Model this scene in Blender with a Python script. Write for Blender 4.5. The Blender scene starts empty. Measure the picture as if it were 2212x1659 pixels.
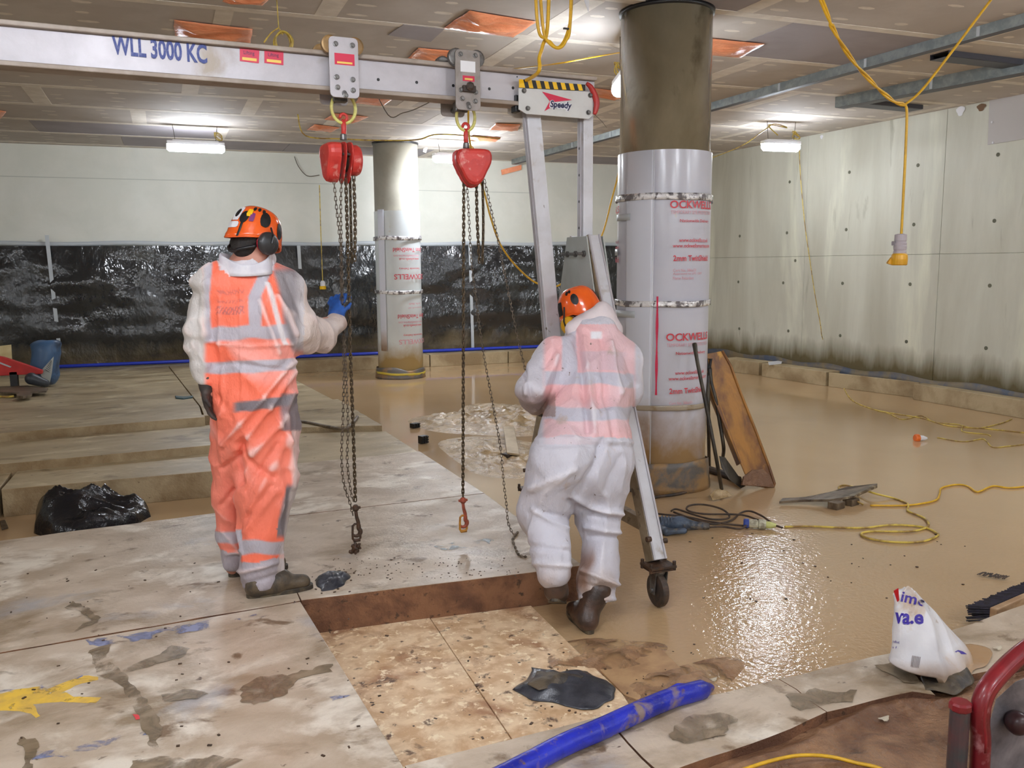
import bpy, bmesh, math, random
import numpy as np
from math import sin, cos, pi, radians, sqrt
from mathutils import Vector, Matrix
from mathutils.bvhtree import BVHTree

SC = bpy.context.scene
COL = SC.collection
rng = np.random.RandomState(7)
random.seed(7)

# ---------------------------------------------------------------- camera
F_PX, CX, CY, CAM_H = 1890.0, 1106.0, 829.5, 1.77
def cam_axes(pitch, yaw, roll):
    p, y, r = radians(pitch), radians(yaw), radians(roll)
    d = np.array([sin(y)*cos(p), cos(y)*cos(p), -sin(p)])
    r0 = np.array([cos(y), -sin(y), 0.0]); u0 = np.cross(r0, d)
    return cos(r)*r0+sin(r)*u0, -sin(r)*r0+cos(r)*u0, d
CR, CU, CD = cam_axes(7.75, 21.5, -0.45)
CC = np.array([0, 0, CAM_H])
cam_data = bpy.data.cameras.new('camera')
cam_data.sensor_width = 36.0
cam_data.lens = F_PX*36.0/2212.0
cam_data.clip_start = 0.05
cam_data.clip_end = 200
cam = bpy.data.objects.new('camera', cam_data)
COL.objects.link(cam)
cam.matrix_world = Matrix(((CR[0], CU[0], -CD[0], 0), (CR[1], CU[1], -CD[1], 0), (CR[2], CU[2], -CD[2], CAM_H), (0, 0, 0, 1)))
SC.camera = cam

# ---------------------------------------------------------------- world, exposure
world = bpy.data.worlds.new('world'); SC.world = world
world.use_nodes = True
world.node_tree.nodes['Background'].inputs[0].default_value = (0.8, 0.85, 0.9, 1)
world.node_tree.nodes['Background'].inputs[1].default_value = 0.05
SC.view_settings.view_transform = 'Standard'
SC.view_settings.look = 'None'
SC.view_settings.exposure = 0.48
SC.view_settings.gamma = 1.0
SC.view_settings.use_curve_mapping = False
LAMP_W = 84.0      # emission of the fluorescent tubes

# ---------------------------------------------------------------- pixel -> point on a real plane
def ray(x, y): return CD+CR*(x-CX)/F_PX-CU*(y-CY)/F_PX
def G(x, y, z=0.0):
    v = ray(x, y); return CC+v*(z-CAM_H)/v[2]
def AY(x, y, Y):
    v = ray(x, y); return CC+v*Y/v[1]
def AX(x, y, X):
    v = ray(x, y); return CC+v*X/v[0]
def onpl(x, y, n, d):
    v = ray(x, y); n = np.array(n, float); return CC+v*((d-n@CC)/(n@v))
CEIL = 3.66
NB, DB = (0.023, 1, 0), 15.45          # back wall  Y = 15.45 - .023 X
NR, DR = (1, 0.035, 0), 9.53          # right wall X = 9.53 - .035 Y

# ---------------------------------------------------------------- materials
def _n(nt, t, **k):
    n = nt.nodes.new(t)
    for a, b in k.items(): setattr(n, a, b)
    return n
def lin(c):
    if max(c) > 1.0: c = [v/255.0 for v in c]
    return tuple((v/12.92 if v <= 0.04045 else ((v+0.055)/1.055)**2.4) for v in c)+(1.0,)
def mat(name, c, c2=None, scale=5.0, rough=0.6, rough2=None, metal=0.0, bump=0.0, bscale=40.0, stretch=(1, 1, 1), spots=None,
        contrast=(0.4, 0.6), emit=None, trans=0.0, coat=0.0, alpha=1.0, attr=None, detail=6, world_co=False, zfade=None, bdist=0.01, spec=0.5, worn=None):
    """procedural material: base colour pair mixed by noise, optional second stain layer, bump and a muddy foot"""
    m = bpy.data.materials.new(name); m.use_nodes = True
    nt = m.node_tree; L = nt.links; B = nt.nodes['Principled BSDF']
    B.inputs['Metallic'].default_value = metal
    B.inputs['Roughness'].default_value = rough
    B.inputs['Specular IOR Level'].default_value = spec
    if coat: B.inputs['Coat Weight'].default_value = coat; B.inputs['Coat Roughness'].default_value = 0.1
    if trans: B.inputs['Transmission Weight'].default_value = trans
    if alpha < 1: B.inputs['Alpha'].default_value = alpha
    if emit:
        B.inputs['Emission Color'].default_value = lin(c); B.inputs['Emission Strength'].default_value = emit
    if world_co: src = _n(nt, 'ShaderNodeNewGeometry').outputs['Position']
    else: src = _n(nt, 'ShaderNodeTexCoord').outputs['Object']
    mp = _n(nt, 'ShaderNodeMapping'); mp.inputs['Scale'].default_value = stretch
    L.new(src, mp.inputs['Vector'])
    def noise(s, d=detail, vec=mp.outputs['Vector'], dist=0.3):
        n = _n(nt, 'ShaderNodeTexNoise'); n.inputs['Scale'].default_value = s; n.inputs['Detail'].default_value = d
        n.inputs['Distortion'].default_value = dist; n.inputs['Roughness'].default_value = 0.6
        L.new(vec, n.inputs['Vector']); return n.outputs['Fac']
    def ramp(fac, lo, hi):
        r = _n(nt, 'ShaderNodeMapRange'); r.inputs['From Min'].default_value = lo; r.inputs['From Max'].default_value = hi
        L.new(fac, r.inputs['Value']); return r.outputs['Result']
    def mix(fac, a, b):
        x = _n(nt, 'ShaderNodeMix', data_type='RGBA')
        if isinstance(fac, float): x.inputs[0].default_value = fac
        else: L.new(fac, x.inputs[0])
        for i, v in ((6, a), (7, b)):
            if isinstance(v, tuple): x.inputs[i].default_value = v
            else: L.new(v, x.inputs[i])
        return x.outputs[2]
    col = lin(c)
    if attr:
        an = _n(nt, 'ShaderNodeAttribute'); an.attribute_name = attr; col = an.outputs['Color']
    f = None
    if c2:
        f = ramp(noise(scale), *contrast); col = mix(f, col, lin(c2))
    if spots:                                   # (colour, scale, lo, hi)
        for sc_, s_, lo, hi in spots:
            f2 = ramp(noise(s_, 8, dist=0.35), lo, hi); col = mix(f2, col, lin(sc_))
    if zfade:                                   # (colour, z0, z1): mud splashed up from the ground
        sep = _n(nt, 'ShaderNodeSeparateXYZ'); geo = _n(nt, 'ShaderNodeNewGeometry'); L.new(geo.outputs['Position'], sep.inputs[0])
        nz = _n(nt, 'ShaderNodeMath', operation='MULTIPLY_ADD'); L.new(noise(3.0, 6), nz.inputs[0]); nz.inputs[1].default_value = (zfade[2]-zfade[1])*1.6
        L.new(sep.outputs['Z'], nz.inputs[2])
        r = ramp(nz.outputs[0], zfade[2]*1.8-zfade[1]*.8, zfade[1]*.2+zfade[2]*.8); col = mix(r, col, lin(zfade[0]))
    if worn:                                    # ragged, half scrubbed-off coat
        L.new(ramp(noise(worn[0], 8, dist=0.6), worn[1], worn[2]), B.inputs['Alpha'])
    if isinstance(col, tuple): B.inputs['Base Color'].default_value = col
    else: L.new(col, B.inputs['Base Color'])
    if rough2 is not None:
        rr = _n(nt, 'ShaderNodeMapRange'); L.new(noise(scale*0.6+0.7), rr.inputs['Value'])
        rr.inputs['From Min'].default_value = 0.38; rr.inputs['From Max'].default_value = 0.62
        rr.inputs['To Min'].default_value = rough; rr.inputs['To Max'].default_value = rough2
        L.new(rr.outputs['Result'], B.inputs['Roughness'])
    if bump:
        b = _n(nt, 'ShaderNodeBump'); b.inputs['Strength'].default_value = bump; b.inputs['Distance'].default_value = bdist
        L.new(noise(bscale, 4, dist=0.0), b.inputs['Height']); L.new(b.outputs['Normal'], B.inputs['Normal'])
    return m

# ---------------------------------------------------------------- mesh building
WLOC = {}
class MB:
    """collects geometry (world coordinates) and links it as one mesh object"""
    def __init__(s): s.v = []; s.f = []; s.m = []
    def add(s, vs, fs, mi=0):
        o = len(s.v); s.v.extend([tuple(map(float, p)) for p in vs])
        s.f.extend([tuple(o+i for i in f) for f in fs])
        s.m.extend(mi if isinstance(mi, list) else [mi]*len(fs)); return s
    def hexa(s, p, mi=0):                       # 8 points: bottom ring 4, top ring 4
        return s.add(p, [(3, 2, 1, 0), (4, 5, 6, 7), (0, 1, 5, 4), (1, 2, 6, 5), (2, 3, 7, 6), (3, 0, 4, 7)], mi)
    def box(s, c, d, R=None, mi=0):
        c = np.array(c, float); R = np.eye(3) if R is None else np.array(R)
        pts = [c+R@np.array([x*d[0]/2, y*d[1]/2, z*d[2]/2]) for z in (-1, 1) for x, y in ((-1, -1), (1, -1), (1, 1), (-1, 1))]
        return s.hexa(pts, mi)
    def prism(s, poly, z0, z1, mi=0, side=None):    # poly: xy list (ccw), flat top/bottom
        n = len(poly); side = mi if side is None else side
        if sum(poly[i][0]*poly[(i+1) % n][1]-poly[(i+1) % n][0]*poly[i][1] for i in range(n)) < 0: poly = poly[::-1]
        z0 = z0 if hasattr(z0, '__len__') else [z0]*n; z1 = z1 if hasattr(z1, '__len__') else [z1]*n
        vs = [(p[0], p[1], z0[i]) for i, p in enumerate(poly)]+[(p[0], p[1], z1[i]) for i, p in enumerate(poly)]
        return s.add(vs, [tuple(range(n-1, -1, -1)), tuple(range(n, 2*n))]+[(i, (i+1) % n, n+(i+1) % n, n+i) for i in range(n)],
                     [mi, mi]+[side]*n)
    def plate(s, pts, nrm, t, mi=0):            # polygon in 3D extruded by t along nrm
        nrm = np.array(nrm, float); nrm /= np.linalg.norm(nrm); n = len(pts); pts = [np.array(p, float) for p in pts]
        a = sum((np.cross(pts[i]-pts[0], pts[(i+1) % n]-pts[0]) for i in range(n)), np.zeros(3))
        if a@nrm < 0: pts = pts[::-1]
        vs = [p for p in pts]+[p+nrm*t for p in pts]
        return s.add(vs, [tuple(range(n-1, -1, -1)), tuple(range(n, 2*n))]+[(i, (i+1) % n, n+(i+1) % n, n+i) for i in range(n)], mi)
    def tube(s, path, r, n=8, mi=0, closed=False, rr=None, cap=True):
        P = [np.array(p, float) for p in path]; k = len(P); base = len(s.v); up = None
        for i in range(k):
            a = P[(i-1) % k] if (closed or i > 0) else P[i]; b = P[(i+1) % k] if (closed or i < k-1) else P[i]
            t = b-a; t = t/(np.linalg.norm(t)+1e-12)
            if up is None:
                up = np.array([0, 0, 1.0]) if abs(t[2]) < 0.9 else np.array([1.0, 0, 0])
            u = up-t*(up@t); u /= np.linalg.norm(u)+1e-12; w = np.cross(t, u); up = u
            ri = r if rr is None else rr[i]
            for j in range(n):
                an = 2*pi*j/n; s.v.append(tuple(P[i]+ri*(cos(an)*u+sin(an)*w)))
        for i in range(k if closed else k-1):
            i2 = (i+1) % k
            for j in range(n):
                s.f.append((base+i*n+j, base+i*n+(j+1) % n, base+i2*n+(j+1) % n, base+i2*n+j)); s.m.append(mi)
        if not closed and cap:
            s.f.append(tuple(base+j for j in range(n-1, -1, -1))); s.f.append(tuple(base+(k-1)*n+j for j in range(n))); s.m += [mi, mi]
        return s
    def beam(s, a, b, w, h, side=(1, 0, 0), mi=0):  # box bar from a to b; w along side, h along the other
        a = np.array(a, float); b = np.array(b, float); t = b-a; L = np.linalg.norm(t); t /= L
        u = np.array(side, float); u -= t*(u@t); u /= np.linalg.norm(u); v = np.cross(t, u)
        return s.box((a+b)/2, (w, h, L), np.stack([u, v, t], 1), mi)
    def cyl(s, a, b, r, n=16, mi=0, r2=None):
        return s.tube([a, b], r, n, mi, rr=[r, r if r2 is None else r2])
    def lathe(s, c, prof, ax=(0, 0, 1), n=24, mi=0):   # prof: (radius, height) along ax
        c = np.array(c, float); ax = np.array(ax, float); ax /= np.linalg.norm(ax)
        path = [c+ax*h for r, h in prof]
        u = np.array([1.0, 0, 0]) if abs(ax[0]) < .9 else np.array([0, 1.0, 0]); u -= ax*(u@ax); u /= np.linalg.norm(u); w = np.cross(ax, u)
        base = len(s.v)
        for (r, h), p in zip(prof, path):
            for j in range(n):
                an = 2*pi*j/n; s.v.append(tuple(p+r*(cos(an)*u+sin(an)*w)))
        for i in range(len(prof)-1):
            for j in range(n):
                s.f.append((base+i*n+j, base+i*n+(j+1) % n, base+(i+1)*n+(j+1) % n, base+(i+1)*n+j)); s.m.append(mi)
        s.f.append(tuple(base+j for j in range(n-1, -1, -1))); s.f.append(tuple(base+(len(prof)-1)*n+j for j in range(n))); s.m += [mi, mi]
        return s
    def grid(s, fn, nu, nv, mi=0):
        base = len(s.v)
        for i in range(nu+1):
            for j in range(nv+1): s.v.append(tuple(map(float, fn(i/nu, j/nv))))
        for i in range(nu):
            for j in range(nv):
                a = base+i*(nv+1)+j; s.f.append((a, a+nv+1, a+nv+2, a+1)); s.m.append(mi)
        return s
    def build(s, name, mats, parent=None, smooth=False, bevel=0, solid=0, origin=None, weld=False):
        return link_mesh(name, np.array(s.v, float), s.f, mats, parent, smooth, bevel, solid, origin, s.m, weld)

def link_mesh(name, V, Fc, mats, parent=None, smooth=False, bevel=0, solid=0, origin=None, midx=None, weld=False):
    V = np.asarray(V, float)
    if origin is None:
        lo, hi = V.min(0), V.max(0); origin = np.array([(lo[0]+hi[0])/2, (lo[1]+hi[1])/2, lo[2]])
    origin = np.array(origin, float)
    me = bpy.data.meshes.new(name)
    me.from_pydata((V-origin).tolist(), [], [list(f) for f in Fc])
    if not isinstance(mats, (list, tuple)): mats = [mats]
    for m in mats: me.materials.append(m)
    if midx is not None and len(mats) > 1: me.polygons.foreach_set('material_index', midx)
    if weld:
        bm = bmesh.new(); bm.from_mesh(me); bmesh.ops.remove_doubles(bm, verts=bm.verts, dist=1e-5); bm.to_mesh(me); bm.free()
    if smooth: me.polygons.foreach_set('use_smooth', [True]*len(me.polygons))
    me.update()
    o = bpy.data.objects.new(name, me); COL.objects.link(o)
    WLOC[o.name] = origin
    if parent is not None:
        o.parent = parent; o.location = origin-WLOC[parent.name]
    else: o.location = origin
    if bevel:
        b = o.modifiers.new('bevel', 'BEVEL'); b.width = bevel; b.segments = 2; b.limit_method = 'ANGLE'; b.angle_limit = radians(40)
    if solid:
        b = o.modifiers.new('solid', 'SOLIDIFY'); b.thickness = solid; b.offset = 0
    return o
def thing(name, loc, label, cat, group=None):
    o = bpy.data.objects.new(name, None); COL.objects.link(o); o.location = loc; o.empty_display_size = 0.1
    WLOC[o.name] = np.array(loc, float); return tag(o, label, cat, group)
def tag(o, label, cat, group=None):
    o['label'] = label; o['category'] = cat
    if group: o['group'] = group
    return o
def struct(o): o['kind'] = 'structure'; return o
def stuff(o): o['kind'] = 'stuff'; return o

# smooth noise from random sines (fast on arrays)
_NW = {}
def sn(P, freq, seed=0, n=14):
    if seed not in _NW:
        r = np.random.RandomState(seed+11); d = r.normal(size=(n, 3)); d /= np.linalg.norm(d, axis=1)[:, None]
        _NW[seed] = (d*r.uniform(.5, 1.6, (n, 1)), r.uniform(0, 6.28, n))
    d, ph = _NW[seed]
    return np.sin((np.asarray(P)*freq)@d.T*2.0+ph).sum(-1)/sqrt(n/2)/1.6
def smooth_path(pts, k=6):
    P = [np.array(p, float) for p in pts]; out = []
    for i in range(len(P)-1):
        p0, p1, p2, p3 = P[max(i-1, 0)], P[i], P[i+1], P[min(i+2, len(P)-1)]
        for j in range(k):
            t = j/k; out.append(.5*((2*p1)+(-p0+p2)*t+(2*p0-5*p1+4*p2-p3)*t*t+(-p0+3*p1-3*p2+p3)*t**3))
    out.append(P[-1]); return out
def text_mesh(body, size, bold=0.0, align='LEFT', shear=0.0, ext=0.0):
    cu = bpy.data.curves.new('txt', 'FONT'); cu.body = body; cu.size = size; cu.align_x = align; cu.offset = bold; cu.shear = shear
    cu.resolution_u = 3; cu.extrude = ext
    o = bpy.data.objects.new('txt', cu); COL.objects.link(o); dg = bpy.context.evaluated_depsgraph_get(); dg.update()
    me = o.evaluated_get(dg).to_mesh()
    V = np.array([v.co[:] for v in me.vertices]) if len(me.vertices) else np.zeros((0, 3)); Fc = [tuple(p.vertices) for p in me.polygons]
    o.evaluated_get(dg).to_mesh_clear(); bpy.data.objects.remove(o); bpy.data.curves.remove(cu)
    return V, Fc
def text_on_plane(name, body, size, at, xd, yd, m, parent, bold=0.0, width=None, height=None, nrm_off=0.0, shear=0.0):
    V, Fc = text_mesh(body, size, bold, shear=shear)
    V[:, :2] -= V[:, :2].min(0)
    if width: V[:, 0] *= width/V[:, 0].max()
    if height: V[:, 1] *= height/V[:, 1].max()
    xd = np.array(xd, float); yd = np.array(yd, float); xd /= np.linalg.norm(xd); yd /= np.linalg.norm(yd); n = np.cross(xd, yd)
    W = np.array(at)+V[:, :1]*xd+V[:, 1:2]*yd+n*nrm_off
    return link_mesh(name, W, Fc, m, parent)
# ================================================================ MATERIALS
M = {}
M['slab'] = mat('slab_top', (202, 186, 166), (172, 153, 130), scale=3.2, rough=0.5, rough2=0.3, bump=0.3, bscale=60, stretch=(0.85, 1.15, 1), world_co=True,
                spots=[((226, 216, 200), 3.1, 0.52, 0.64), ((150, 130, 104), 2.6, 0.53, 0.66), ((124, 102, 78), 5.5, 0.60, 0.68), ((92, 70, 52), 16, 0.66, 0.71), ((168, 168, 172), 1.3, 0.60, 0.72)], contrast=(0.38, 0.62), detail=9)
M['slab_far'] = mat('slab_far_top', (184, 167, 134), (146, 127, 94), detail=9, scale=1.8, rough=0.5, rough2=0.35, bump=0.2, bscale=50, stretch=(0.75, 1.2, 1), world_co=True,
                spots=[((206, 192, 160), 2.6, 0.54, 0.68), ((112, 92, 64), 2.4, 0.56, 0.68), ((84, 64, 44), 11, 0.66, 0.71)], contrast=(0.35, 0.65))
M['slab_side'] = mat('slab_side', (140, 98, 68), (98, 64, 44), scale=6, rough=0.75, bump=0.9, bscale=90, spots=[((74, 52, 36), 22, 0.6, 0.68)], world_co=True)
M['slab_side2'] = mat('slab_side_pale', (176, 156, 122), (136, 112, 78), scale=2.5, rough=0.7, bump=0.6, bscale=60, spots=[((92, 72, 48), 16, 0.66, 0.72)], world_co=True)
M['kerb'] = mat('kerb_concrete', (186, 168, 134), (150, 128, 94), scale=2.0, rough=0.6, bump=0.4, bscale=45, spots=[((90, 72, 50), 20, 0.68, 0.74)], world_co=True)
M['osb'] = mat('osb_board', (234, 208, 172), (206, 170, 130), scale=11, rough=0.6, bump=0.25, bscale=70, stretch=(1, 1, 1), world_co=True,
               spots=[((170, 128, 94), 3.5, 0.55, 0.66), ((104, 78, 62), 9, 0.61, 0.68), ((84, 66, 54), 22, 0.66, 0.70), ((248, 230, 198), 26, 0.57, 0.64)])
M['mud'] = mat('mud', (152, 116, 86), (116, 82, 58), scale=6, rough=0.35, rough2=0.6, bump=1.0, bscale=22, bdist=.02, detail=9, world_co=True, spots=[((88, 62, 42), 12, 0.62, 0.7)])
M['mudpale'] = mat('mud_pale', (190, 164, 124), (150, 124, 86), scale=8, rough=0.2, rough2=0.5, bump=0.6, bscale=60, world_co=True)
M['white_wall'] = mat('painted_wall', (226, 226, 216), (217, 218, 207), scale=1.2, rough=0.7, bump=0.05, bscale=30, world_co=True)
M['black_sheet'] = mat('black_polythene', (24, 26, 30), (40, 42, 44), scale=0.8, rough=0.12, rough2=0.3, bump=0.7, bscale=3.0, stretch=(1, 1, .6), world_co=True, bdist=0.08,
                       spots=[((66, 67, 64), 1.3, 0.55, 0.8)], zfade=((120, 106, 78), 0.15, 0.62), spec=0.9)
M['tape'] = mat('pale_tape', (190, 196, 200), rough=0.35)
M['blue_pipe'] = mat('blue_pipe', (36, 50, 188), (28, 38, 146), scale=6, rough=0.26, spots=[((134, 116, 112), 9, 0.54, 0.66), ((104, 84, 76), 26, .60, .68)], bump=0.3, bscale=60)
M['blue_pipe_far'] = mat('blue_pipe_clean', (36, 60, 190), rough=0.35)
M['board'] = mat('plasterboard', (194, 186, 178), (183, 174, 165), scale=1.6, rough=0.8, bump=0.05, bscale=50, world_co=True)
M['board_grey'] = mat('plasterboard_grey', (166, 160, 164), (157, 151, 154), scale=1.6, rough=0.8, world_co=True)
M['filler'] = mat('joint_filler', (226, 218, 206), (214, 205, 192), scale=8, rough=0.8, world_co=True)
M['dark'] = mat('dark_gap', (40, 34, 34), rough=0.8)
M['steel'] = mat('galvanised_steel', (156, 162, 160), (132, 140, 140), scale=10, rough=0.4, metal=0.6)
M['steel_dark'] = mat('steel_shadow_gap', (84, 84, 92), rough=0.5, metal=0.4)
M['black'] = mat('black_plastic', (22, 22, 24), rough=0.4)
M['white'] = mat('white_plastic', (228, 228, 232), rough=0.35)
M['yellow_cable'] = mat('yellow_cable', (226, 178, 40), (206, 160, 36), scale=20, rough=0.4)
M['yellow_pale'] = mat('yellow_cable_muddy', (216, 190, 84), (150, 116, 58), scale=9, rough=0.45, contrast=(0.45, 0.6))
M['wire'] = mat('thin_wire', (84, 74, 60), rough=0.5)
M['lamp'] = mat('lamp_tube', (238, 245, 255), emit=LAMP_W)
M['lamp2'] = mat('lamp_tube_bright', (238, 245, 255), emit=LAMP_W*2.2)
M['orange_film'] = mat('orange_film', (250, 164, 120), (240, 146, 102), scale=6, rough=0.22, bump=0.7, bscale=9, stretch=(1, 3, 1), bdist=0.03)

# right wall: board-marked concrete with joints, tie holes are geometry
def concrete_wall_mat():
    m = mat('board_marked_concrete', (212, 212, 198), (186, 184, 168), scale=0.9, rough=0.6, bump=0.15, bscale=30, stretch=(1, 1.3, 0.22), world_co=True,
            spots=[((228, 228, 208), 1.2, 0.54, 0.72), ((156, 154, 136), 3.0, 0.62, 0.76)], contrast=(0.35, 0.65), zfade=((104, 92, 60), 0.3, 0.62))
    return m
M['concrete'] = concrete_wall_mat()

# muddy water
def water_mat():
    m = bpy.data.materials.new('muddy_water'); m.use_nodes = True; nt = m.node_tree; L = nt.links; B = nt.nodes['Principled BSDF']
    geo = _n(nt, 'ShaderNodeNewGeometry')
    def noise(s, d=4, dist=0.0):
        n = _n(nt, 'ShaderNodeTexNoise'); n.inputs['Scale'].default_value = s; n.inputs['Detail'].default_value = d; n.inputs['Distortion'].default_value = dist
        L.new(geo.outputs['Position'], n.inputs['Vector']); return n.outputs['Fac']
    c = _n(nt, 'ShaderNodeMix', data_type='RGBA'); L.new(noise(0.7, 6, 0.5), c.inputs[0])
    c.inputs[6].default_value = lin((202, 171, 132)); c.inputs[7].default_value = lin((178, 147, 108))
    L.new(c.outputs[2], B.inputs['Base Color'])
    # churned mud around the pit: distance from a point on the floor
    vm = _n(nt, 'ShaderNodeVectorMath', operation='DISTANCE'); L.new(geo.outputs['Position'], vm.inputs[0]); vm.inputs[1].default_value = (3.2, 3.6, 0)
    nm = _n(nt, 'ShaderNodeMath', operation='MULTIPLY_ADD'); L.new(noise(1.5, 5), nm.inputs[0]); nm.inputs[1].default_value = -1.6; L.new(vm.outputs['Value'], nm.inputs[2])
    r = _n(nt, 'ShaderNodeMapRange'); L.new(nm.outputs[0], r.inputs['Value']); r.inputs['From Min'].default_value = 0.0; r.inputs['From Max'].default_value = 1.7
    r.inputs['To Min'].default_value = 1.0; r.inputs['To Max'].default_value = 0.0
    st = _n(nt, 'ShaderNodeMath', operation='MULTIPLY_ADD'); L.new(r.outputs['Result'], st.inputs[0]); st.inputs[1].default_value = 0.5; st.inputs[2].default_value = 0.01
    b1 = _n(nt, 'ShaderNodeBump'); b1.inputs['Distance'].default_value = 0.0075; L.new(noise(34, 3), b1.inputs['Height']); L.new(st.outputs[0], b1.inputs['Strength'])
    b2 = _n(nt, 'ShaderNodeBump'); b2.inputs['Distance'].default_value = 0.05; b2.inputs['Strength'].default_value = 0.012
    L.new(noise(3.0, 3), b2.inputs['Height']); L.new(b1.outputs['Normal'], b2.inputs['Normal'])
    L.new(b2.outputs['Normal'], B.inputs['Normal'])
    rr = _n(nt, 'ShaderNodeMapRange'); L.new(noise(0.9, 5), rr.inputs['Value']); rr.inputs['From Min'].default_value = 0.35; rr.inputs['From Max'].default_value = 0.65
    rr.inputs['To Min'].default_value = 0.035; rr.inputs['To Max'].default_value = 0.14
    L.new(rr.outputs['Result'], B.inputs['Roughness']); B.inputs['Specular IOR Level'].default_value = 0.6
    return m
M['water'] = water_mat()

# ================================================================ ROOM SHELL
XL, YF = -9.0, -6.0
fl = MB(); fl.prism([(XL, YF), (9.6, YF), (9.6, 15.9), (XL, 15.9)], -0.12, 0.0)
floor = struct(fl.build('floor', M['water']))
wb = MB(); ybk = lambda x: DB-0.023*x
wb.prism([(XL, ybk(XL)), (9.4, ybk(9.4)), (9.4, ybk(9.4)+.2), (XL, ybk(XL)+.2)], 0, CEIL+.1)
wall_back = struct(wb.build('wall_back', M['white_wall']))
# faint block-work joint in the painted wall
jb = MB()
for (x0, y0, x1, y1) in [(0, 380, 720, 398), (900, 410, 1160, 418)]:
    a, b = onpl(x0, y0, NB, DB-.003), onpl(x1, y1, NB, DB-.003)
    zz = (a[2]+b[2])/2
    jb.box(((a[0]+b[0])/2, ybk((a[0]+b[0])/2)-.002, zz), (b[0]-a[0], .006, .012), np.array([[1, 0.023, 0], [-0.023, 1, 0], [0, 0, 1]]))
jb.build('wall_joint', mat('wall_joint', (190, 192, 182), rough=0.8), wall_back)
xrw = lambda y: DR-0.035*y
wr = MB(); wr.prism([(xrw(YF)+.012, YF), (xrw(YF)+.3, YF), (xrw(15.6)+.3, 15.6), (xrw(15.6)+.012, 15.6)], 0, CEIL+.1)
wall_right = struct(wr.build('wall_right', M['concrete']))
# concrete cast in panels: columns of boards with recessed joints
ys = [YF, -3.6, -1.2, 1.2, 3.6, 6.05, 8.5, 10.95, 13.4, 15.25]
for i in range(len(ys)-1):
    for (z0, z1) in ((0.0, 1.863), (1.867, CEIL)):
        y0, y1 = ys[i]+.003, ys[i+1]-.003
        p = MB(); p.prism([(xrw(y0), y0), (xrw(y0)+.012, y0), (xrw(y1)+.012, y1), (xrw(y1), y1)], z0, z1)
        p.build('concrete_panel', M['concrete'], wall_right, bevel=0.002)
# tie holes
th_m = mat('tie_hole_plug', (104, 104, 88), rough=0.8)
for (x, y) in [(1598, 510), (1706, 393), (1700, 503), (1692, 611), (1703, 715), (1597, 710), (1828, 496), (1820, 612), (1815, 725), (1983, 357), (1974, 485),
               (1966, 614), (1958, 738), (2156, 334), (2148, 477), (2138, 617), (2130, 752), (1595, 609), (1835, 372), (1718, 563)]:
    c = onpl(x, y, NR, DR)
    h = MB(); h.cyl(c+np.array([-.004, 0, 0]), c+np.array([.01, 0, 0]), 0.024, 14)
    h.build('tie_hole', th_m, wall_right)
struct(MB().prism([(XL-.2, YF), (XL, YF), (XL, 15.9), (XL-.2, 15.9)], 0, CEIL+.1).build('wall_left', M['white_wall']))
struct(MB().prism([(XL, YF-.2), (9.6, YF-.2), (9.6, YF), (XL, YF)], 0, CEIL+.1).build('wall_front', M['white_wall']))
ce = MB(); ce.prism([(XL, YF), (9.8, YF), (9.8, 16), (XL, 16)], CEIL+.03, CEIL+.15)
ceiling = struct(ce.build('ceiling', M['dark']))
# plasterboard sheets: rows 1.18 m deep with taped cross joints
rows = [-6.0+.0]
rows = [5.88-1.18*k for k in range(10, 0, -1)]+[5.88, 7.06, 8.24, 9.44, 10.6, 11.78, 12.96, 14.14, 15.3, 15.9]
offs = {5.88: (1.25, 1.76), 7.06: (2.95, 2.4), 8.24: (1.9, 2.4), 9.44: (0.38, 2.4), 10.6: (-1.2, 2.3), 11.78: (2.2, 2.4), 12.96: (0.9, 2.4)}
greyrows = {(4.7, 1), (4.7, 2), (12.96, 1), (14.14, 1), (14.14, 2), (14.14, 5), (14.14, 4), (5.88, 3)}
tape_x = MB(); spots_m = MB()
rr_ = random.Random(3)
for i in range(len(rows)-1):
    y0, y1 = rows[i], rows[i+1]
    key = min(offs, key=lambda k: abs(k-y0))
    o, sp = offs[key] if abs(key-y0) < .05 else (rr_.uniform(0, 2.4), 2.4)
    if abs(y0-4.7) < .05: o, sp = 4.2, 2.4
    xs = [XL]; x = o-sp*math.floor((o-XL)/sp)
    while x < 9.3: xs.append(x); x += sp
    xs.append(9.6)
    for j in range(len(xs)-1):
        a, b = xs[j], xs[j+1]
        if b-a < .15: continue
        k = j-int((0-XL)/sp)
        grey = any(abs(g[0]-y0) < .05 and g[1] == k for g in greyrows)
        p = MB(); p.box(((a+b)/2, (y0+y1)/2, CEIL+.015), (b-a-.006, y1-y0-.006, .03))
        p.build('plasterboard', M['board_grey'] if grey else M['board'], ceiling)
        if j > 0 and not grey and y0 > -3:
            t = MB(); t.box((a+.02*sin(j*3+i), (y0+y1)/2, CEIL-.001), (.15+.03*sin(i*7+j), y1-y0-.12, .002)); t.build('joint_tape', M['filler'], ceiling)
        if not grey and y0 > -2:
            for u in np.arange(a+.22, b-.1, .6):
                for v in np.linspace(y0+.18, y1-.18, 4):
                    if rr_.random() < .12: continue
                    cx_, cy_ = u+rr_.uniform(-.03, .03), v+rr_.uniform(-.03, .03); w, h = rr_.uniform(.05, .09), rr_.uniform(.025, .04)
                    spots_m.add([(cx_+w*cos(q), cy_+h*sin(q), CEIL-.001) for q in [-.0, -.785, -1.57, -2.36, -3.14, -3.93, -4.71, -5.5]], [tuple(range(8))])
    if y0 > -5:
        t = MB(); t.box(((XL+9.5)/2, y0, CEIL-.0015), (9.5-XL, .1 if y0 < 9 else .13, .003)); t.build('joint_tape', M['filler'], ceiling)
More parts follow.
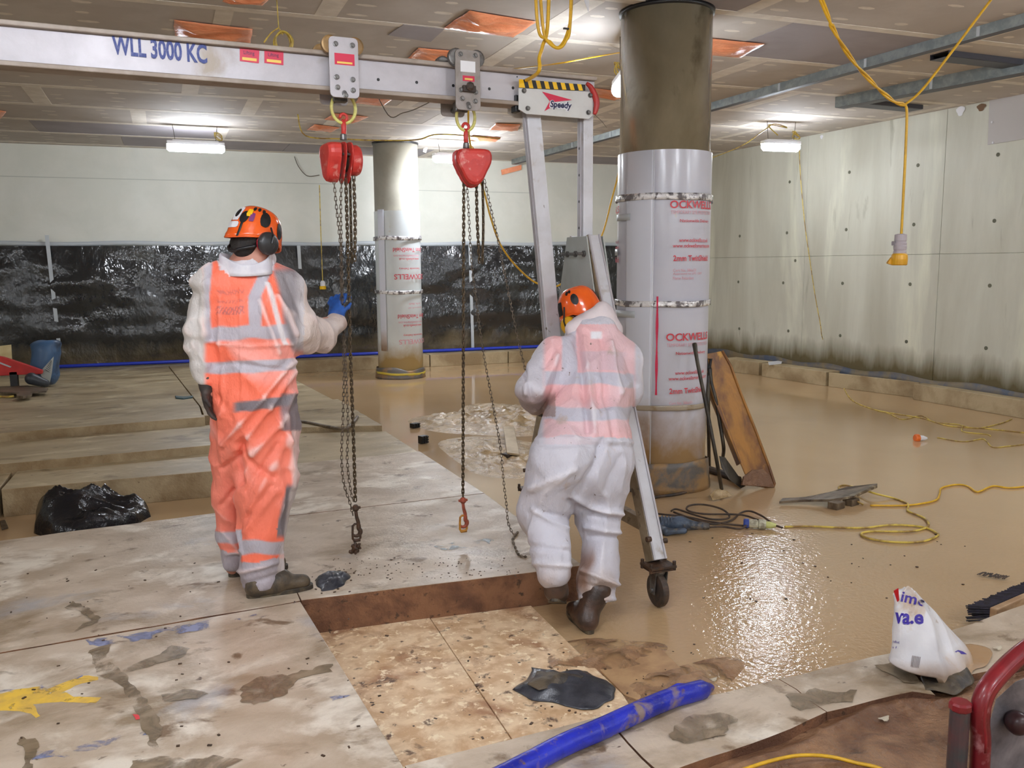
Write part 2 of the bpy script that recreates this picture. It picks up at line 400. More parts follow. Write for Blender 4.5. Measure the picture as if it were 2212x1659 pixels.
s_ = spots_m.build('screw_filler', M['filler'], ceiling); stuff(s_)
# a separate grey offcut and trims
p = MB(); q = [G(x, y, CEIL-.002) for x, y in ((838, 75), (872, 52), (960, 62), (930, 90))]
p.plate(q, (0, 0, -1), .004); p.build('plasterboard_offcut', M['board_grey'], ceiling)

# galvanised channels under the ceiling
def channel(name, a, b, w, h, label, m=None):
    t = thing(name, ((a[0]+b[0])/2, (a[1]+b[1])/2, CEIL-h), label, 'ceiling channel')
    d = np.array(b)-np.array(a); L = np.linalg.norm(d); d /= L; sd = np.array([-d[1], d[0]])
    mm = MB(); c = (np.array(a)+np.array(b))/2
    R = np.array([[d[0], sd[0], 0], [d[1], sd[1], 0], [0, 0, 1]])
    mm.box((c[0], c[1], CEIL-.004), (L, w, .004), R)
    mm.box((c[0]+sd[0]*w/2, c[1]+sd[1]*w/2, CEIL-h/2), (L, .004, h), R)
    mm.build('web', m or M['steel'], t)
    m2 = MB(); m2.box((c[0]-sd[0]*w/2, c[1]-sd[1]*w/2, CEIL-h/2), (L, .006, h), R); m2.build('flange', m or M['steel'], t)
    m3 = MB(); m3.box((c[0], c[1], CEIL-h), (L, w*.9, .003), R); m3.build('underside', M['steel_dark'], t)
    for k in range(1, int(L/1.2)):
        p_ = np.array(a)+d*k*1.2-sd*(w/2+.004)
        m4 = MB(); m4.box((p_[0], p_[1], CEIL-h/2), (.03, .006, h*.9), R); m4.build('clip', M['tape'], t)
    return t
channel('ceiling_channel', (6.02, 15.1), (6.36, 3.6), .09, .085, 'long galvanised steel channel crossing the whole ceiling towards the back wall')
channel('ceiling_channel', (7.4, 8.35), (7.86, 5.6), .16, .12, 'short galvanised channel on the ceiling near the concrete wall')
channel('ceiling_channel', (7.5, 8.42), (8.7, 8.5), .22, .05, 'added dark strip standing in for the shaded far side of the ceiling recess', M['steel_dark'])  # dark lengths added for the recess sides, their shade put into the colour
channel('ceiling_channel', (6.7, 6.3), (8.9, 6.36), .2, .05, 'added dark strip standing in for the shaded near side of the ceiling recess', M['steel_dark'])

# orange film over ceiling openings
of = [([(375, 42), (546, 62), (540, 96), (378, 78)], 'large orange plastic film on the ceiling behind the lifting beam lettering'),
      ([(1015, 22), (1160, 46), (1108, 80), (957, 60)], 'largest orange plastic film patch, on the ceiling above the beam beside the yellow cables'),
      ([(905, 102), (1005, 112), (985, 136), (880, 126)], 'orange plastic film on the ceiling just behind the second trolley'),
      ([(1510, 80), (1652, 94), (1600, 124), (1500, 116)], 'orange plastic film on the ceiling right of the big round column'),
      ([(776, 205), (850, 212), (828, 229), (768, 222)], 'faded orange film on the ceiling right of the left trolley'),
      ([(722, 244), (796, 252), (770, 264), (700, 258)], 'faint orange film on the ceiling above the left chain hoist'),
      ([(680, 268), (735, 275), (715, 285), (662, 280)], 'small faint orange film left of the left chain hoist'),
      ([(1070, 266), (1124, 268), (1118, 282), (1056, 280)], 'small orange film on the ceiling beside the leaning brace'),
      ([(1020, 292), (1082, 297), (1070, 306), (1014, 302)], 'thin orange film strip on the ceiling above the right chain hoist'),
      ([(490, -12), (590, -10), (565, 11), (480, 2)], 'orange film cut by the top of the picture above the beam'),
      ([(1286, 190), (1345, 198), (1340, 214), (1284, 210)], 'orange film on the ceiling hidden partly behind the big column'),
      ([(-40, 232), (14, 240), (2, 256), (-60, 250)], 'faint orange film at the far left of the ceiling')]
for pts, lab in of:
    P = [G(x, y, CEIL-.006) for x, y in pts]
    mm = MB()
    def fn(u, v, P=P):
        q = P[0]*(1-u)*(1-v)+P[1]*u*(1-v)+P[2]*u*v+P[3]*(1-u)*v
        e = min(u, 1-u, v, 1-v)*4; e = min(e, 1)
        return q+np.array([0.012*sn(q*3, 3, 5)*(1-e)*.3, .012*sn(q*3+9, 3, 6)*.4, -.004-abs(.035*sn(q*np.array([1, 2.2, 1]), 4, 7))*e])
    mm.grid(fn, 16, 12); tag(mm.build('orange_film', M['orange_film'], smooth=True, solid=.002), lab, 'plastic film', 'orange films over the ceiling openings')
mm = MB(); q = [onpl(x, y, NB, DB-.03) for x, y in ((1082, 367), (1126, 356), (1126, 367), (1084, 378))]
mm.plate(q, (0, -1, 0), .01); tag(mm.build('orange_film', M['orange_film']), 'orange film strip at the top of the white wall under the long channel end', 'plastic film', 'orange films over the ceiling openings')
# scraps hanging from the ceiling
for pts, lab in (([(1258, -20), (1274, -20), (1271, 27), (1262, 2)], 'white paper scrap dangling from the ceiling at the top by the big column'),
                 ([(915, 321), (924, 318), (920, 330), (914, 328)], 'tiny white paper scrap on the ceiling beside the middle lamp')):
    q = [AY(x, y, 5.2 if y < 100 and pts[0][1] < 0 else 14.0) for x, y in pts]
    mm = MB(); mm.plate(q, (0, -1, .2), .002); tag(mm.build('paper_scrap', M['white']), lab, 'scrap')
# white board on the concrete wall
mm = MB(); q = [onpl(x, y, NR, DR-.003) for x, y in ((2139, 214), (2240, 196), (2240, 296), (2135, 313))]
mm.plate(q, (-1, 0, 0), .012); tb = tag(mm.build('wall_board', mat('grey_board', (196, 192, 190), rough=.7)), 'pale grey board screwed to the top of the concrete wall', 'board')
for x, y in ((2143, 264), (2145, 308)):
    c = onpl(x, y, NR, DR-.017); MB().cyl(c, c+np.array([-.006, 0, 0]), .012, 10).build('screw', M['white'], tb)
for x, y, r in ((2075, 240, .06), (1775, 296, .03), (1842, 257, .02)):
    c = onpl(x, y, NR, DR-.002); mm = MB(); mm.add([(c[0]-.002, c[1]+r*cos(a)*(1+.3*sin(3*a)), c[2]+r*sin(a)) for a in np.arange(0, 6.28, .5)], [tuple(range(13))])
    mm.build('plaster_patch', M['white'], wall_right)
mm = MB(); c = onpl(2120, 232, NR, DR-.002); mm.add([(c[0]-.002, c[1]+.06*cos(a)*(1+.3*sin(3*a)), c[2]+.045*sin(a)) for a in np.arange(0, 6.28, .5)], [tuple(range(13))])
mm.build('rust_patch', mat('brown_patch', (120, 92, 66), rough=.8), wall_right)

# ---------------------------------------------------------------- black polythene on back wall
ps = thing('polythene_sheet', (1.5, ybk(1.5), 0.2), 'glossy black polythene sheet taped along the lower half of the white wall', 'plastic sheet')
def shf(u, v):
    x = XL+.2+u*(8.88-XL-.2); z = 0.22+v*1.9
    P = np.array([x, 0, z])
    amp = .06*min(1, 4*v*(1-v)+.12)
    fold = sn(P*np.array([1, 1, .35]), 1.8, 21)*.8+abs(sn(P*np.array([1, 1, .9]), 3.1, 22))*.9+.35*sn(P*np.array([.5, 1, 3.0]), 3.0, 23)
    # draped swags between the fixings
    sw = sin(x*1.9+z*2.2)*.5+.9*abs(sin(x*1.35+1.6*(2.1-z)*sin(x*.7)))
    return (x, ybk(x)-.05-amp*(fold+sw+1.2)*.7, z)
mm = MB(); mm.grid(shf, 340, 60); mm.build('sheet', M['black_sheet'], ps, smooth=True)
mm = MB(); zt = 2.14
mm.grid(lambda u, v: (XL+.2+u*(8.9-XL-.2), ybk(XL+.2+u*(8.9-XL-.2))-.045-.01*sin(40*u), zt-.02+v*.07+.012*sin(u*57)), 160, 2); mm.build('top_tape', M['tape'], ps, smooth=True, solid=.004)
for (x0, y0, x1, y1) in ((101, 508, 127, 742), (645, 530, 652, 640), (1015, 528, 1022, 772)):
    a, b = onpl(x0, y0, NB, DB-.14), onpl(x1, y1, NB, DB-.14); mm = MB(); mm.beam(a, b, .055, .006, (1, 0, 0)); mm.build('tape_strip', M['tape'], ps)
# blue pipe along the wall foot
pp = [onpl(x, y, NB, DB-.2) for x, y in ((-250, 812), (60, 801), (150, 796), (400, 782), (650, 767), (820, 763), (920, 758), (1150, 750), (1290, 746), (1440, 743))]
for k_, p_ in enumerate(pp): p_[2] = .245
mm = MB(); mm.tube(smooth_path(pp, 5), .028, 10); tag(mm.build('blue_pipe', M['blue_pipe_far'], smooth=True), 'thin blue pipe lying along the foot of the black sheeting', 'pipe')

# ---------------------------------------------------------------- kerb blocks
def block(name, poly, z0, z1, label, cat, m=('kerb', 'kerb'), group=None, bevel=.006):
    mm = MB(); mm.prism([tuple(p[:2]) for p in poly], z0, z1, 0, 1); o = mm.build(name, [M[m[0]], M[m[1]]], bevel=bevel)
    return tag(o, label, cat, group)
labs = ['concrete kerb block under the black sheeting, far right end by the big column', 'concrete kerb block under the sheeting behind the far column',
        'concrete kerb block under the sheeting between the two columns', 'concrete kerb block under the sheeting behind the right hoist chain']
xk = [1.95, 4.28, 5.75, 7.3, 8.88]
kl = ['long kerb block under the black sheeting, left of the far column', 'kerb block under the black sheeting just right of the far column',
      'kerb block under the black sheeting behind the bending worker', 'kerb block in the far corner behind the big column']
for i in range(4):
    a, b = xk[i]+.01, xk[i+1]-.01
    block('kerb_block', [(a, ybk(a)-.55), (b, ybk(b)-.55), (b, ybk(b)-.2), (a, ybk(a)-.2)], 0, .21, kl[i], 'kerb block', group='kerb blocks along the back wall')
rk = [([(1559, 800), (1639, 811)], 'farthest kerb block by the concrete wall, beside the rusty board'),
      ([(1645, 813), (1783, 834)], 'kerb block by the concrete wall with a white scrap on it'),
      ([(1789, 835), (1983, 860)], 'longest clean kerb block by the concrete wall, crossed by the yellow cord'),
      ([(1992, 861), (2420, 930)], 'nearest kerb block by the concrete wall, running out of the picture')]
for (a, b), lab in rk:
    A, B_ = G(*a, 0), G(*b, 0); d = (B_-A); d /= np.linalg.norm(d); nn = np.array([-d[1], d[0], 0]);
    if nn[0] < 0: nn = -nn
    if A[0] > 9.1: A = A-np.array([.16, 0, 0]); B_ = B_-np.array([.10, 0, 0]); B_[0] = A[0]-.0
    d = (B_-A); d /= np.linalg.norm(d); nn = np.array([-d[1], d[0], 0]); nn = nn if nn[0] > 0 else -nn
    wdt = min(xrw(A[1])-A[0], xrw(B_[1])-B_[0])-.10; wdt = min(wdt, .42)
    block('kerb_block', [A, B_, B_+nn*wdt, A+nn*wdt], 0, .205, lab, 'kerb block', group='kerb blocks along the concrete wall')
# dark blue membrane strip behind the kerb blocks
mm = MB(); mm.grid(lambda u, v: (xrw(5+u*10)-.02-.03*(1-v)-.006*sn(np.array([u*30, v*3, 0]), 1, 31), 5+u*10, .02+v*(.24+.02*sin(u*50))), 80, 3)
tag(mm.build('membrane_strip', mat('slate_membrane', (72, 80, 96), (120, 104, 76), scale=3, rough=.5, world_co=True), smooth=True, solid=.005), 'slate blue membrane upstand along the foot of the concrete wall', 'membrane')
mm = MB(); q = [G(x, y, .207) for x, y in ((1659, 782), (1690, 779), (1688, 786), (1661, 789))]
mm.plate(q, (0, 0, 1), .004); tag(mm.build('paper_scrap', M['white']), 'white paper scrap lying on the kerb block by the concrete wall', 'scrap')
# ================================================================ FLOOR SLABS
ZS = 0.19
def slab(pts, z, label, z0=0.0, m=('slab', 'slab_side'), group='floor slabs', zt=None, rag=0.0):
    P = [np.array(p, float) for p in pts]
    out = []
    for i in range(len(P)):
        a, b = P[i], P[(i+1) % len(P)]; n = max(1, int(np.linalg.norm(b-a)/.09)) if rag else 1
        for k in range(n):
            q = a+(b-a)*k/n
            if rag and k: q = q+rag*np.array([sn(np.array([q[0], q[1], 0]), 9, 41), sn(np.array([q[0], q[1], 5]), 9, 42)])
            out.append(tuple(q))
    mm = MB(); mm.prism(out, z0, z if zt is None else zt, 0, 1)
    return tag(mm.build('floor_slab', [M[m[0]], M[m[1]]], bevel=0 if rag else .004), label, 'slab', group)
g2 = lambda x, y, z=ZS: tuple(G(x, y, z)[:2])
A1 = g2(650, 1297); A2 = g2(872, 1652)
e = .004
slab_a = slab([(-4.4, 3.70), (A1[0]-e, 4.085), (A2[0]-e, 2.56), (.66, .9), (-4.4, .7)], ZS, 'near left floor slab with the yellow painted arrow')
slab_b = slab([(-4.4, 3.71), (A1[0]-e, 4.095), (A1[0]-.04, 5.86), (-.2, 5.80), (-1.6, 5.66), (-4.4, 5.45)], ZS, 'floor slab under the boots of the worker in orange hi-vis', rag=.006)
slab_c = slab([(A1[0]+.002, 4.10), g2(1143, 1237), (1.98, 4.02), (2.0, 5.615), (A1[0]-.03, 5.575)], ZS, 'floor slab behind the open pit, beneath the hoist hooks')
slab_d = slab([(A1[0]-.03, 5.583), (2.0, 5.623), (1.96, 7.15), (A1[0]+.02, 7.08)], ZS, 'floor slab crossed by the hanging chains, behind the hook slab')
slab_e = slab([(.6, 7.10), (1.955, 7.165), (1.92, 8.24), (1.2, 8.45), (.65, 8.6)], ZS-.012, 'cracked slab before the raised broken slab edge', m=('slab_far', 'slab_side2'))
slab_f = slab([(.66, 8.66), (1.22, 8.5), (1.90, 8.3), (1.82, 10.2), (.3, 10.25), (.3, 9.0)], ZS+.035, 'raised slab with a dark broken front edge right of the standing worker', m=('slab_far', 'slab_side2'), rag=.012)
slab_g = slab([(.3, 10.27), (1.82, 10.22), (1.62, 12.7), (.0, 15.0), (-.05, 15.0)], ZS, 'far slab tapering towards the back wall beside the water', m=('slab_far', 'slab_side2'))
# raised deck on the left
blk = 'slab_side2'
slab([(-1.17, 7.03), (.62, 7.02), (.62, 7.72), (-1.15, 7.64)], .205, 'low slab step above the black plastic bag', m=('slab_far', blk), z0=0, group='slab steps on the left')
slab([(-4.4, 5.9), (-1.19, 6.1), (-1.19, 7.62), (-4.2, 7.4)], .2, 'slab at the left edge of the picture beside the black plastic bag', m=('slab_far', blk), group='slab steps on the left')
slab([(-4.2, 7.42), (.62, 7.74), (.62, 8.75), (-4.2, 8.4)], .275, 'second slab step on the left', m=('slab_far', blk), group='slab steps on the left')
slab([(-1.45, 8.62), (.29, 8.77), (.29, 8.92), (-1.45, 8.76)], .35, 'third, pale edged slab step on the left', m=('slab_far', blk), z0=.0, group='slab steps on the left')
J1, J2 = (-.02, 14.9), (.27, 9.6)
dk = MB()
slab([(-5.5, 8.5), (-1.47, 8.78), (.27, 8.94), (J2[0], 9.6), (J1[0], 14.98), (-5.5, 15.05)], .3, 'wide far deck slab running back to the blue pipe', m=('slab_far', blk), zt=[.33, .335, .338, .33, .21, .21])
slab([(J2[0]+.012, 9.6), (.29, 8.94), (.62, 8.98), (.62, 10.2), (.3, 15.0), (J1[0]+.012, 15.0)], .3, 'narrow far deck slab behind the standing worker, right of the deck joint', m=('slab_far', blk), zt=[.33, .335, .33, .31, .21, .21])

# front strip of slabs
slab([(.665, 1.7), (A2[0]+.004, 2.555), g2(1300, 1545), (1.35, 2.2), (.9, 1.6)], ZS-.004, 'short front slab in the near corner of the pit, under the blue pipe', rag=.004)
S1, S2 = g2(1680, 1465), g2(1785, 1537)
strip_a = slab([(g2(1300, 1545)[0]+e, g2(1300, 1545)[1]), g2(1560, 1496), S1, S2, (1.72, 2.24), (1.36, 2.2)], ZS-.002, 'front strip slab beneath the blue pipe end', rag=.006)
strip_b = slab([(S1[0]+e, S1[1]), g2(1925, 1410), g2(2020, 1500), (2.5, 2.31), (S2[0]+e, S2[1])], ZS-.002, 'front strip slab between the joint and the torn sack', rag=.006)
slab([(2.64, 2.33), g2(1935, 1405), g2(2100, 1345), g2(2260, 1285), (3.9, 2.35)], ZS-.006, 'pale slab right of the torn sack, under the brush', rag=.008)
# trampled mud in front of the strip
def mudfn(u, v):
    x = 1.0+u*3.4; y = 1.35+v*.97
    lim = 2.2+.03*sn(np.array([x, 0, 0]), 6, 43)+(.05 if x > 2 else 0)
    y = min(y, lim+.08)
    P = np.array([x, y, 0]); ridge = abs(sn(P*np.array([1, 4, 1]), 3, 44))*.018
    edge = .02*math.exp(-((y-lim)/.03)**2)
    return (x, y, .155+.01*sn(P, 5, 45)+ridge*.6+.012*sn(P, 21, 46)*.3+edge-.0)
mm = MB(); mm.grid(mudfn, 110, 50); o = mm.build('mud_bank', M['mud'], smooth=True); stuff(tag(o, 'trampled brown mud bank in front of the front strip slabs', 'mud'))

# pit: boards on the ground
OB = [([(A1[0]+.03, 4.095), (1.145, 4.062), g2(1103, 1597, .012), g2(880, 1660, .012), (.66, 2.75)], 'oriented strand board on the pit floor, left of the board joint'),
      ([(1.15, 4.06), (1.68, 4.02), g2(1240, 1400, .012), g2(1345, 1500, .012), g2(1395, 1580, .012), g2(1107, 1597, .012)], 'oriented strand board on the pit floor, under the torn dark lump'),
      ([g2(1262, 1412, .009), g2(1420, 1395, .009), g2(1500, 1470, .009), g2(1460, 1545, .009), g2(1348, 1500, .009)], 'muddy strand board at the right end of the pit')]
for k_, (pts, lab) in enumerate(OB):
    pts = [tuple(p[:2]) for p in pts]; mm = MB(); mm.prism(pts, .001, .016-.003*k_); tag(mm.build('strand_board', M['osb'] if k_ < 2 else mat('muddy_board', (190, 154, 112), (160, 124, 88), scale=5, rough=.4, world_co=True), bevel=.002), lab, 'board', 'strand boards in the pit')
M['mudmid'] = mat('mud_mid', (176, 140, 104), (142, 106, 76), scale=6, worn=(6.5, .42, .54), rough=.25, rough2=.5, bump=.8, bscale=40, world_co=True, spots=[((110, 80, 56), 14, .62, .7)])
# mud spread round the boots over the board edges
def mudcap(name, c, rx, ry, h, rot, m, label, seed, n=44, k=14, rough_=.5):
    mm = MB(); V = [(c[0], c[1], h)]; F_ = []
    for j in range(1, k+1):
        for i in range(n):
            a = 2*pi*i/n; rad = j/k*(1+.3*sn(np.array([cos(a)*2, sin(a)*2, seed]), 1.0, seed)); x, y = rx*rad*cos(a), ry*rad*sin(a)
            X, Y = c[0]+x*cos(rot)-y*sin(rot), c[1]+x*sin(rot)+y*cos(rot)
            z = h*(1-(j/k)**2)+(.35*h+.004)*rough_*2*(sn(np.array([X, Y, 0]), 16, seed+1)*.5+abs(sn(np.array([X, Y, 3]), 30, seed+2))*.6)*(1-(j/k)**4)
            V.append((X, Y, max(z, -.003 if j == k else .001)))
    for i in range(n): F_.append((0, 1+i, 1+(i+1) % n))
    for j in range(k-1):
        for i in range(n): F_.append((1+j*n+i, 1+(j+1)*n+i, 1+(j+1)*n+(i+1) % n, 1+j*n+(i+1) % n))
    mm.add(V, F_); o = mm.build(name, M[m], smooth=True); return stuff(tag(o, label, 'mud'))
mudcap('mud_heap', G(1300, 1420, 0), .34, .16, .024, -.1, 'mudmid', 'brown mud smeared around the bending worker boot', 51)
mudcap('mud_heap', G(1470, 1490, 0), .34, .15, .018, .3, 'mudmid', 'brown mud sliding over the right end of the pit boards', 53)
mudcap('mud_heap', G(1075, 905, 0), .95, 1.05, .05, .2, 'mudpale', 'churned pale mud heap behind the second chain', 55, 90, 40, .9)
mudcap('mud_heap', G(1085, 990, 0), .5, .9, .03, .1, 'mudpale', 'wet mud slope nearer the slab edge behind the second chain', 57, 70, 30, .9)

# paint marks and damp stains: thin coats on the slabs
COATN = [0]
def coat(pts, z, m, parent, name, wob=.010, t=.0012):
    P = [np.array(G(x, y, z)[:2]) for x, y in pts]; out = []
    for i in range(len(P)):
        a, b = P[i], P[(i+1) % len(P)]; n = max(1, int(np.linalg.norm(b-a)/.02))
        for k in range(n):
            q = a+(b-a)*k/n; out.append(tuple(q+wob*np.array([sn(np.array([q[0], q[1], 0]), 22, 61), sn(np.array([q[0], q[1], 4]), 22, 62)])+wob*.8*np.array([sn(np.array([q[0], q[1], 2]), 60, 63), sn(np.array([q[0], q[1], 7]), 60, 64)])))
    COATN[0] += 1; z = z+.0004+.00025*COATN[0]; mm = MB(); mm.prism(out, z-.0002, z+.0003*.2); return mm.build(name, M[m], parent)
M['paint_y'] = mat('yellow_paint', (236, 196, 74), (214, 176, 84), scale=14, rough=.5, worn=(12, .36, .44), world_co=True, spots=[((190, 172, 130), 12, .6, .66)])
M['paint_b'] = mat('blue_paint', (142, 148, 182), worn=(8, .50, .66), scale=18, rough=.5, world_co=True)
M['paint_b2'] = mat('pale_blue_paint', (182, 190, 192), worn=(7, .5, .66), scale=16, rough=.5, world_co=True)
M['paint_r'] = mat('red_paint', (220, 70, 76), rough=.5)
M['damp'] = mat('damp_stain', (152, 134, 110), (132, 114, 90), scale=5, rough=.3, worn=(5.5, .36, .60), world_co=True)
coat([(-60, 1512), (30, 1492), (85, 1484), (105, 1488), (150, 1470), (180, 1461), (214, 1461), (212, 1468), (175, 1476), (140, 1494), (160, 1505), (218, 1506), (205, 1520), (120, 1517), (70, 1522), (88, 1546), (78, 1551), (45, 1536), (0, 1535), (-60, 1540)], ZS, 'paint_y', slab_a, 'painted_arrow', .004, .002)
coat([(-60, 1508), (60, 1478), (135, 1478), (178, 1459), (178, 1462), (120, 1486), (60, 1488), (-60, 1518)], ZS, 'paint_b', slab_a, 'paint_mark', .003)
coat([(80, 1625), (200, 1602), (340, 1576), (345, 1584), (230, 1612), (160, 1634), (80, 1640)], ZS, 'paint_b', slab_a, 'paint_mark')
coat([(190, 1382), (330, 1362), (460, 1338), (540, 1330), (640, 1300), (640, 1308), (540, 1342), (400, 1368), (250, 1392), (190, 1396)], ZS, 'paint_b', slab_b, 'paint_mark')
coat([(690, 1516), (770, 1490), (775, 1500), (700, 1524)], ZS, 'paint_b', slab_a, 'paint_mark')
coat([(286, 1544), (306, 1545), (308, 1553), (292, 1556)], ZS, 'paint_r', slab_a, 'paint_mark', .003)
coat([(940, 1180), (1000, 1168), (1075, 1162), (1060, 1176), (1000, 1186), (955, 1188)], ZS, 'paint_b2', slab_c, 'paint_mark')
coat([(195, 1405), (240, 1392), (232, 1420), (262, 1446), (290, 1482), (320, 1510), (340, 1550), (352, 1600), (355, 1625), (322, 1612), (304, 1565), (282, 1510), (256, 1478), (206, 1455)], ZS, 'damp', slab_a, 'damp_stain')
coat([(515, 1490), (560, 1462), (620, 1458), (720, 1434), (716, 1450), (640, 1470), (620, 1500), (560, 1524), (520, 1516)], ZS, 'damp', slab_a, 'damp_stain')
coat([(290, 1645), (360, 1636), (420, 1640), (480, 1632), (520, 1640), (470, 1665), (280, 1668)], ZS, 'damp', slab_a, 'damp_stain')
coat([(50, 1590), (62, 1584), (76, 1610), (78, 1668), (46, 1668)], ZS, 'damp', slab_a, 'damp_stain')
coat([(250, 1460), (300, 1446), (360, 1430), (410, 1404), (380, 1400), (300, 1430)], ZS, 'damp', slab_a, 'damp_stain')
coat([(350, 1500), (400, 1490), (450, 1502), (420, 1512), (370, 1514)], ZS, 'damp', slab_a, 'damp_stain')
coat([(150, 1300), (190, 1314), (214, 1336), (210, 1346), (170, 1362), (196, 1338), (150, 1314)], ZS, 'damp', slab_b, 'damp_stain')
for _p in ([(1700, 1500), (1760, 1488), (1800, 1500), (1850, 1492), (1830, 1516), (1770, 1530), (1735, 1538), (1715, 1520)], [(1890, 1440), (1930, 1432), (1960, 1450), (1990, 1480), (1950, 1474)]): coat(_p, ZS-.0015, 'damp', strip_b, 'damp_stain')
for _p in ([(1440, 1570), (1500, 1545), (1560, 1540), (1600, 1552), (1560, 1590), (1500, 1606), (1450, 1600)],): coat(_p, ZS-.0015, 'damp', strip_a, 'damp_stain')
# gritty crumbs
def crumbs(reg, n, z, m, label, seed, s=(.003, .012)):
    r = random.Random(seed); mm = MB()
    (x0, y0), (x1, y1) = reg
    for _ in range(n):
        p = G(r.uniform(x0, x1), r.uniform(y0, y1), z); a = r.uniform(0, 6.28); w = r.uniform(*s); l = w*r.uniform(1, 2.2)
        R = np.array([[cos(a), -sin(a), 0], [sin(a), cos(a), 0], [0, 0, 1]]); mm.box(p+np.array([0, 0, w*.25]), (l, w, w*.6), R)
    o = mm.build('mud_crumbs', M[m], None); return stuff(tag(o, label, 'debris'))
M['crumb'] = mat('mud_crumb', (86, 64, 46), (60, 46, 34), scale=30, rough=.5)
crumbs(((720, 1205), (1120, 1250)), 130, ZS, 'crumb', 'small mud crumbs on the slab behind the open pit', 5, (.002, .006))
crumbs(((740, 1390), (1500, 1600)), 150, .012, 'crumb', 'small mud crumbs over the strand boards', 6, (.002, .009))
crumbs(((0, 1200), (860, 1640)), 60, ZS, 'crumb', 'scattered mud crumbs on the near left slabs', 7, (.003, .008))
crumbs(((1480, 1150), (2100, 1300)), 30, 0, 'crumb', 'bits of debris floating on the muddy water', 8, (.004, .012))

# ================================================================ LAMPS
def lamp(c, d, L, label, zc=None, cable=True, lm='lamp'):
    c = np.array(c, float); d = np.array([d[0], d[1], 0.0]); d /= np.linalg.norm(d); sd = np.array([-d[1], d[0], 0])
    t = thing('ceiling_lamp', (c[0], c[1], c[2]-.05), label, 'lamp', 'fluorescent lamps hung from the ceiling')
    R = np.stack([d, sd, [0, 0, 1]], 1)
    mm = MB(); mm.box(c+np.array([0, 0, .045]), (L, .11, .045), R); mm.box(c+np.array([0, 0, .075]), (L*.8, .06, .02), R); mm.build('housing', M['white'], t, bevel=.006)
    mm = MB(); mm.lathe(c-d*L/2*1.0-np.array([0, 0, .01]), [(.035, 0), (.060, .03), (.062, L-.03), (.035, L)], d, 14); mm.build('tube', M[lm], t, smooth=False)
    for s in (-.35, .35):
        mm = MB(); mm.tube([c+d*L*s+np.array([0, 0, .08]), np.array([c[0]+d[0]*L*s*1.1, c[1]+d[1]*L*s*1.1, CEIL])], .004, 5); mm.build('hanging_wire', M['wire'], t)
    if cable:
        r_ = random.Random(int(c[0]*100)); base = c+d*L*.4+np.array([0, 0, .1])
        pts = [base+np.array([.05*cos(a*1.1)+d[0]*.0, .03*sin(a*2), .05+.05*sin(a)]) for a in np.arange(0, 16, .7)]
        mm = MB(); mm.tube(smooth_path(pts, 3), .006, 5); mm.build('cable_coil', M['yellow_pale'], t, smooth=True)
    return t
c1 = (G(362, 317, 3.38)+G(484, 318, 3.38))/2; L1 = np.linalg.norm(G(362, 317, 3.38)-G(484, 318, 3.38))
lamp(c1, (1, .02), L1, 'bright fluorescent lamp hung near the white wall, left of the chains')
c2 = (G(934, 342, 3.38)+G(1030, 343, 3.38))/2; lamp(c2, (1, 0), np.linalg.norm(G(934, 342, 3.38)-G(1030, 343, 3.38)), 'bright fluorescent lamp just left of the right chain hoist', lm='lamp2')
a_, b_ = G(1640, 318, 3.34), G(1734, 313, 3.34); lamp((a_+b_)/2, (1, -.1), np.linalg.norm(a_-b_), 'bright fluorescent lamp hung before the concrete wall')
c4 = G(1352, 172, 3.25); lamp(c4, (.35, 1), .8, 'lamp mostly hidden behind the big round column')
for k_, (x, y) in enumerate([(-6.5, 7.0), (-3.0, 2.0), (6.5, 3.0), (-.9, -1.2), (3.6, -1.0), (7.6, -1.5), (.3, 1.6), (-5.5, -3.0), (2.0, -4.2)]):
    lamp((x, y, 3.3), (1, 0), .95, ['lamp out of view on the left, near the far deck', 'lamp out of view left of the near slabs', 'lamp out of view right of the camera over the water',
         'lamp behind the camera on the left', 'lamp behind the camera on the right', 'lamp behind the camera by the concrete wall', 'lamp overhead just above the camera view', 'lamp in the near left corner', 'lamp far behind the camera'][k_], cable=False)

# ================================================================ COLUMNS
def column(c, r, label, wrap_top, wrap_z0, skirt_top, up, mats, text_ang, z_up):
    t = thing('concrete_column', (c[0], c[1], 0), label, 'column')
    mm = MB(); mm.lathe((c[0], c[1], 0), [(r, 0), (r, CEIL)], n=64); o = mm.build('shaft', mats[0], t, smooth=True); 
    mm = MB(); mm.lathe((c[0], c[1], CEIL-.03), [(r+.012, 0), (r+.016, .03)], n=48); mm.build('collar', M['black'], t, smooth=True)
    return t
M['col1'] = mat('glossy_concrete', (142, 129, 104), (122, 110, 86), scale=1.2, rough=0.14, bump=.06, bscale=8, stretch=(1, 1, .6), spots=[((92, 82, 60), 2.5, .58, .7)], world_co=True, coat=.3)
M['col2'] = mat('pale_concrete', (176, 172, 158), (160, 156, 142), scale=1.4, rough=0.5, world_co=True)
M['wrap'] = mat('plastic_wrap', (206, 206, 216), (198, 198, 210), scale=1.2, rough=.28, bump=.08, bscale=3, world_co=True, bdist=.03,
                spots=[((206, 186, 150), 4.0, .66, .76)], zfade=((150, 118, 78), .32, .78), coat=.2)
M['wrap_lap'] = mat('plastic_wrap_lap', (218, 220, 230), rough=.3, zfade=((150, 118, 78), .32, .78))
M['wrap2'] = mat('plastic_wrap_far', (216, 222, 222), (208, 214, 216), scale=1.2, rough=.3, world_co=True, spots=[((186, 160, 112), 3.0, .64, .76)], zfade=((162, 136, 86), .3, .62))
M['foil'] = mat('silver_tape', (250, 250, 252), (120, 116, 120), scale=14, rough=.12, contrast=(.45, .55), metal=.3, bump=.8, bscale=22, bdist=.02)  # white and dark mix paints the foil's reflections into its colour
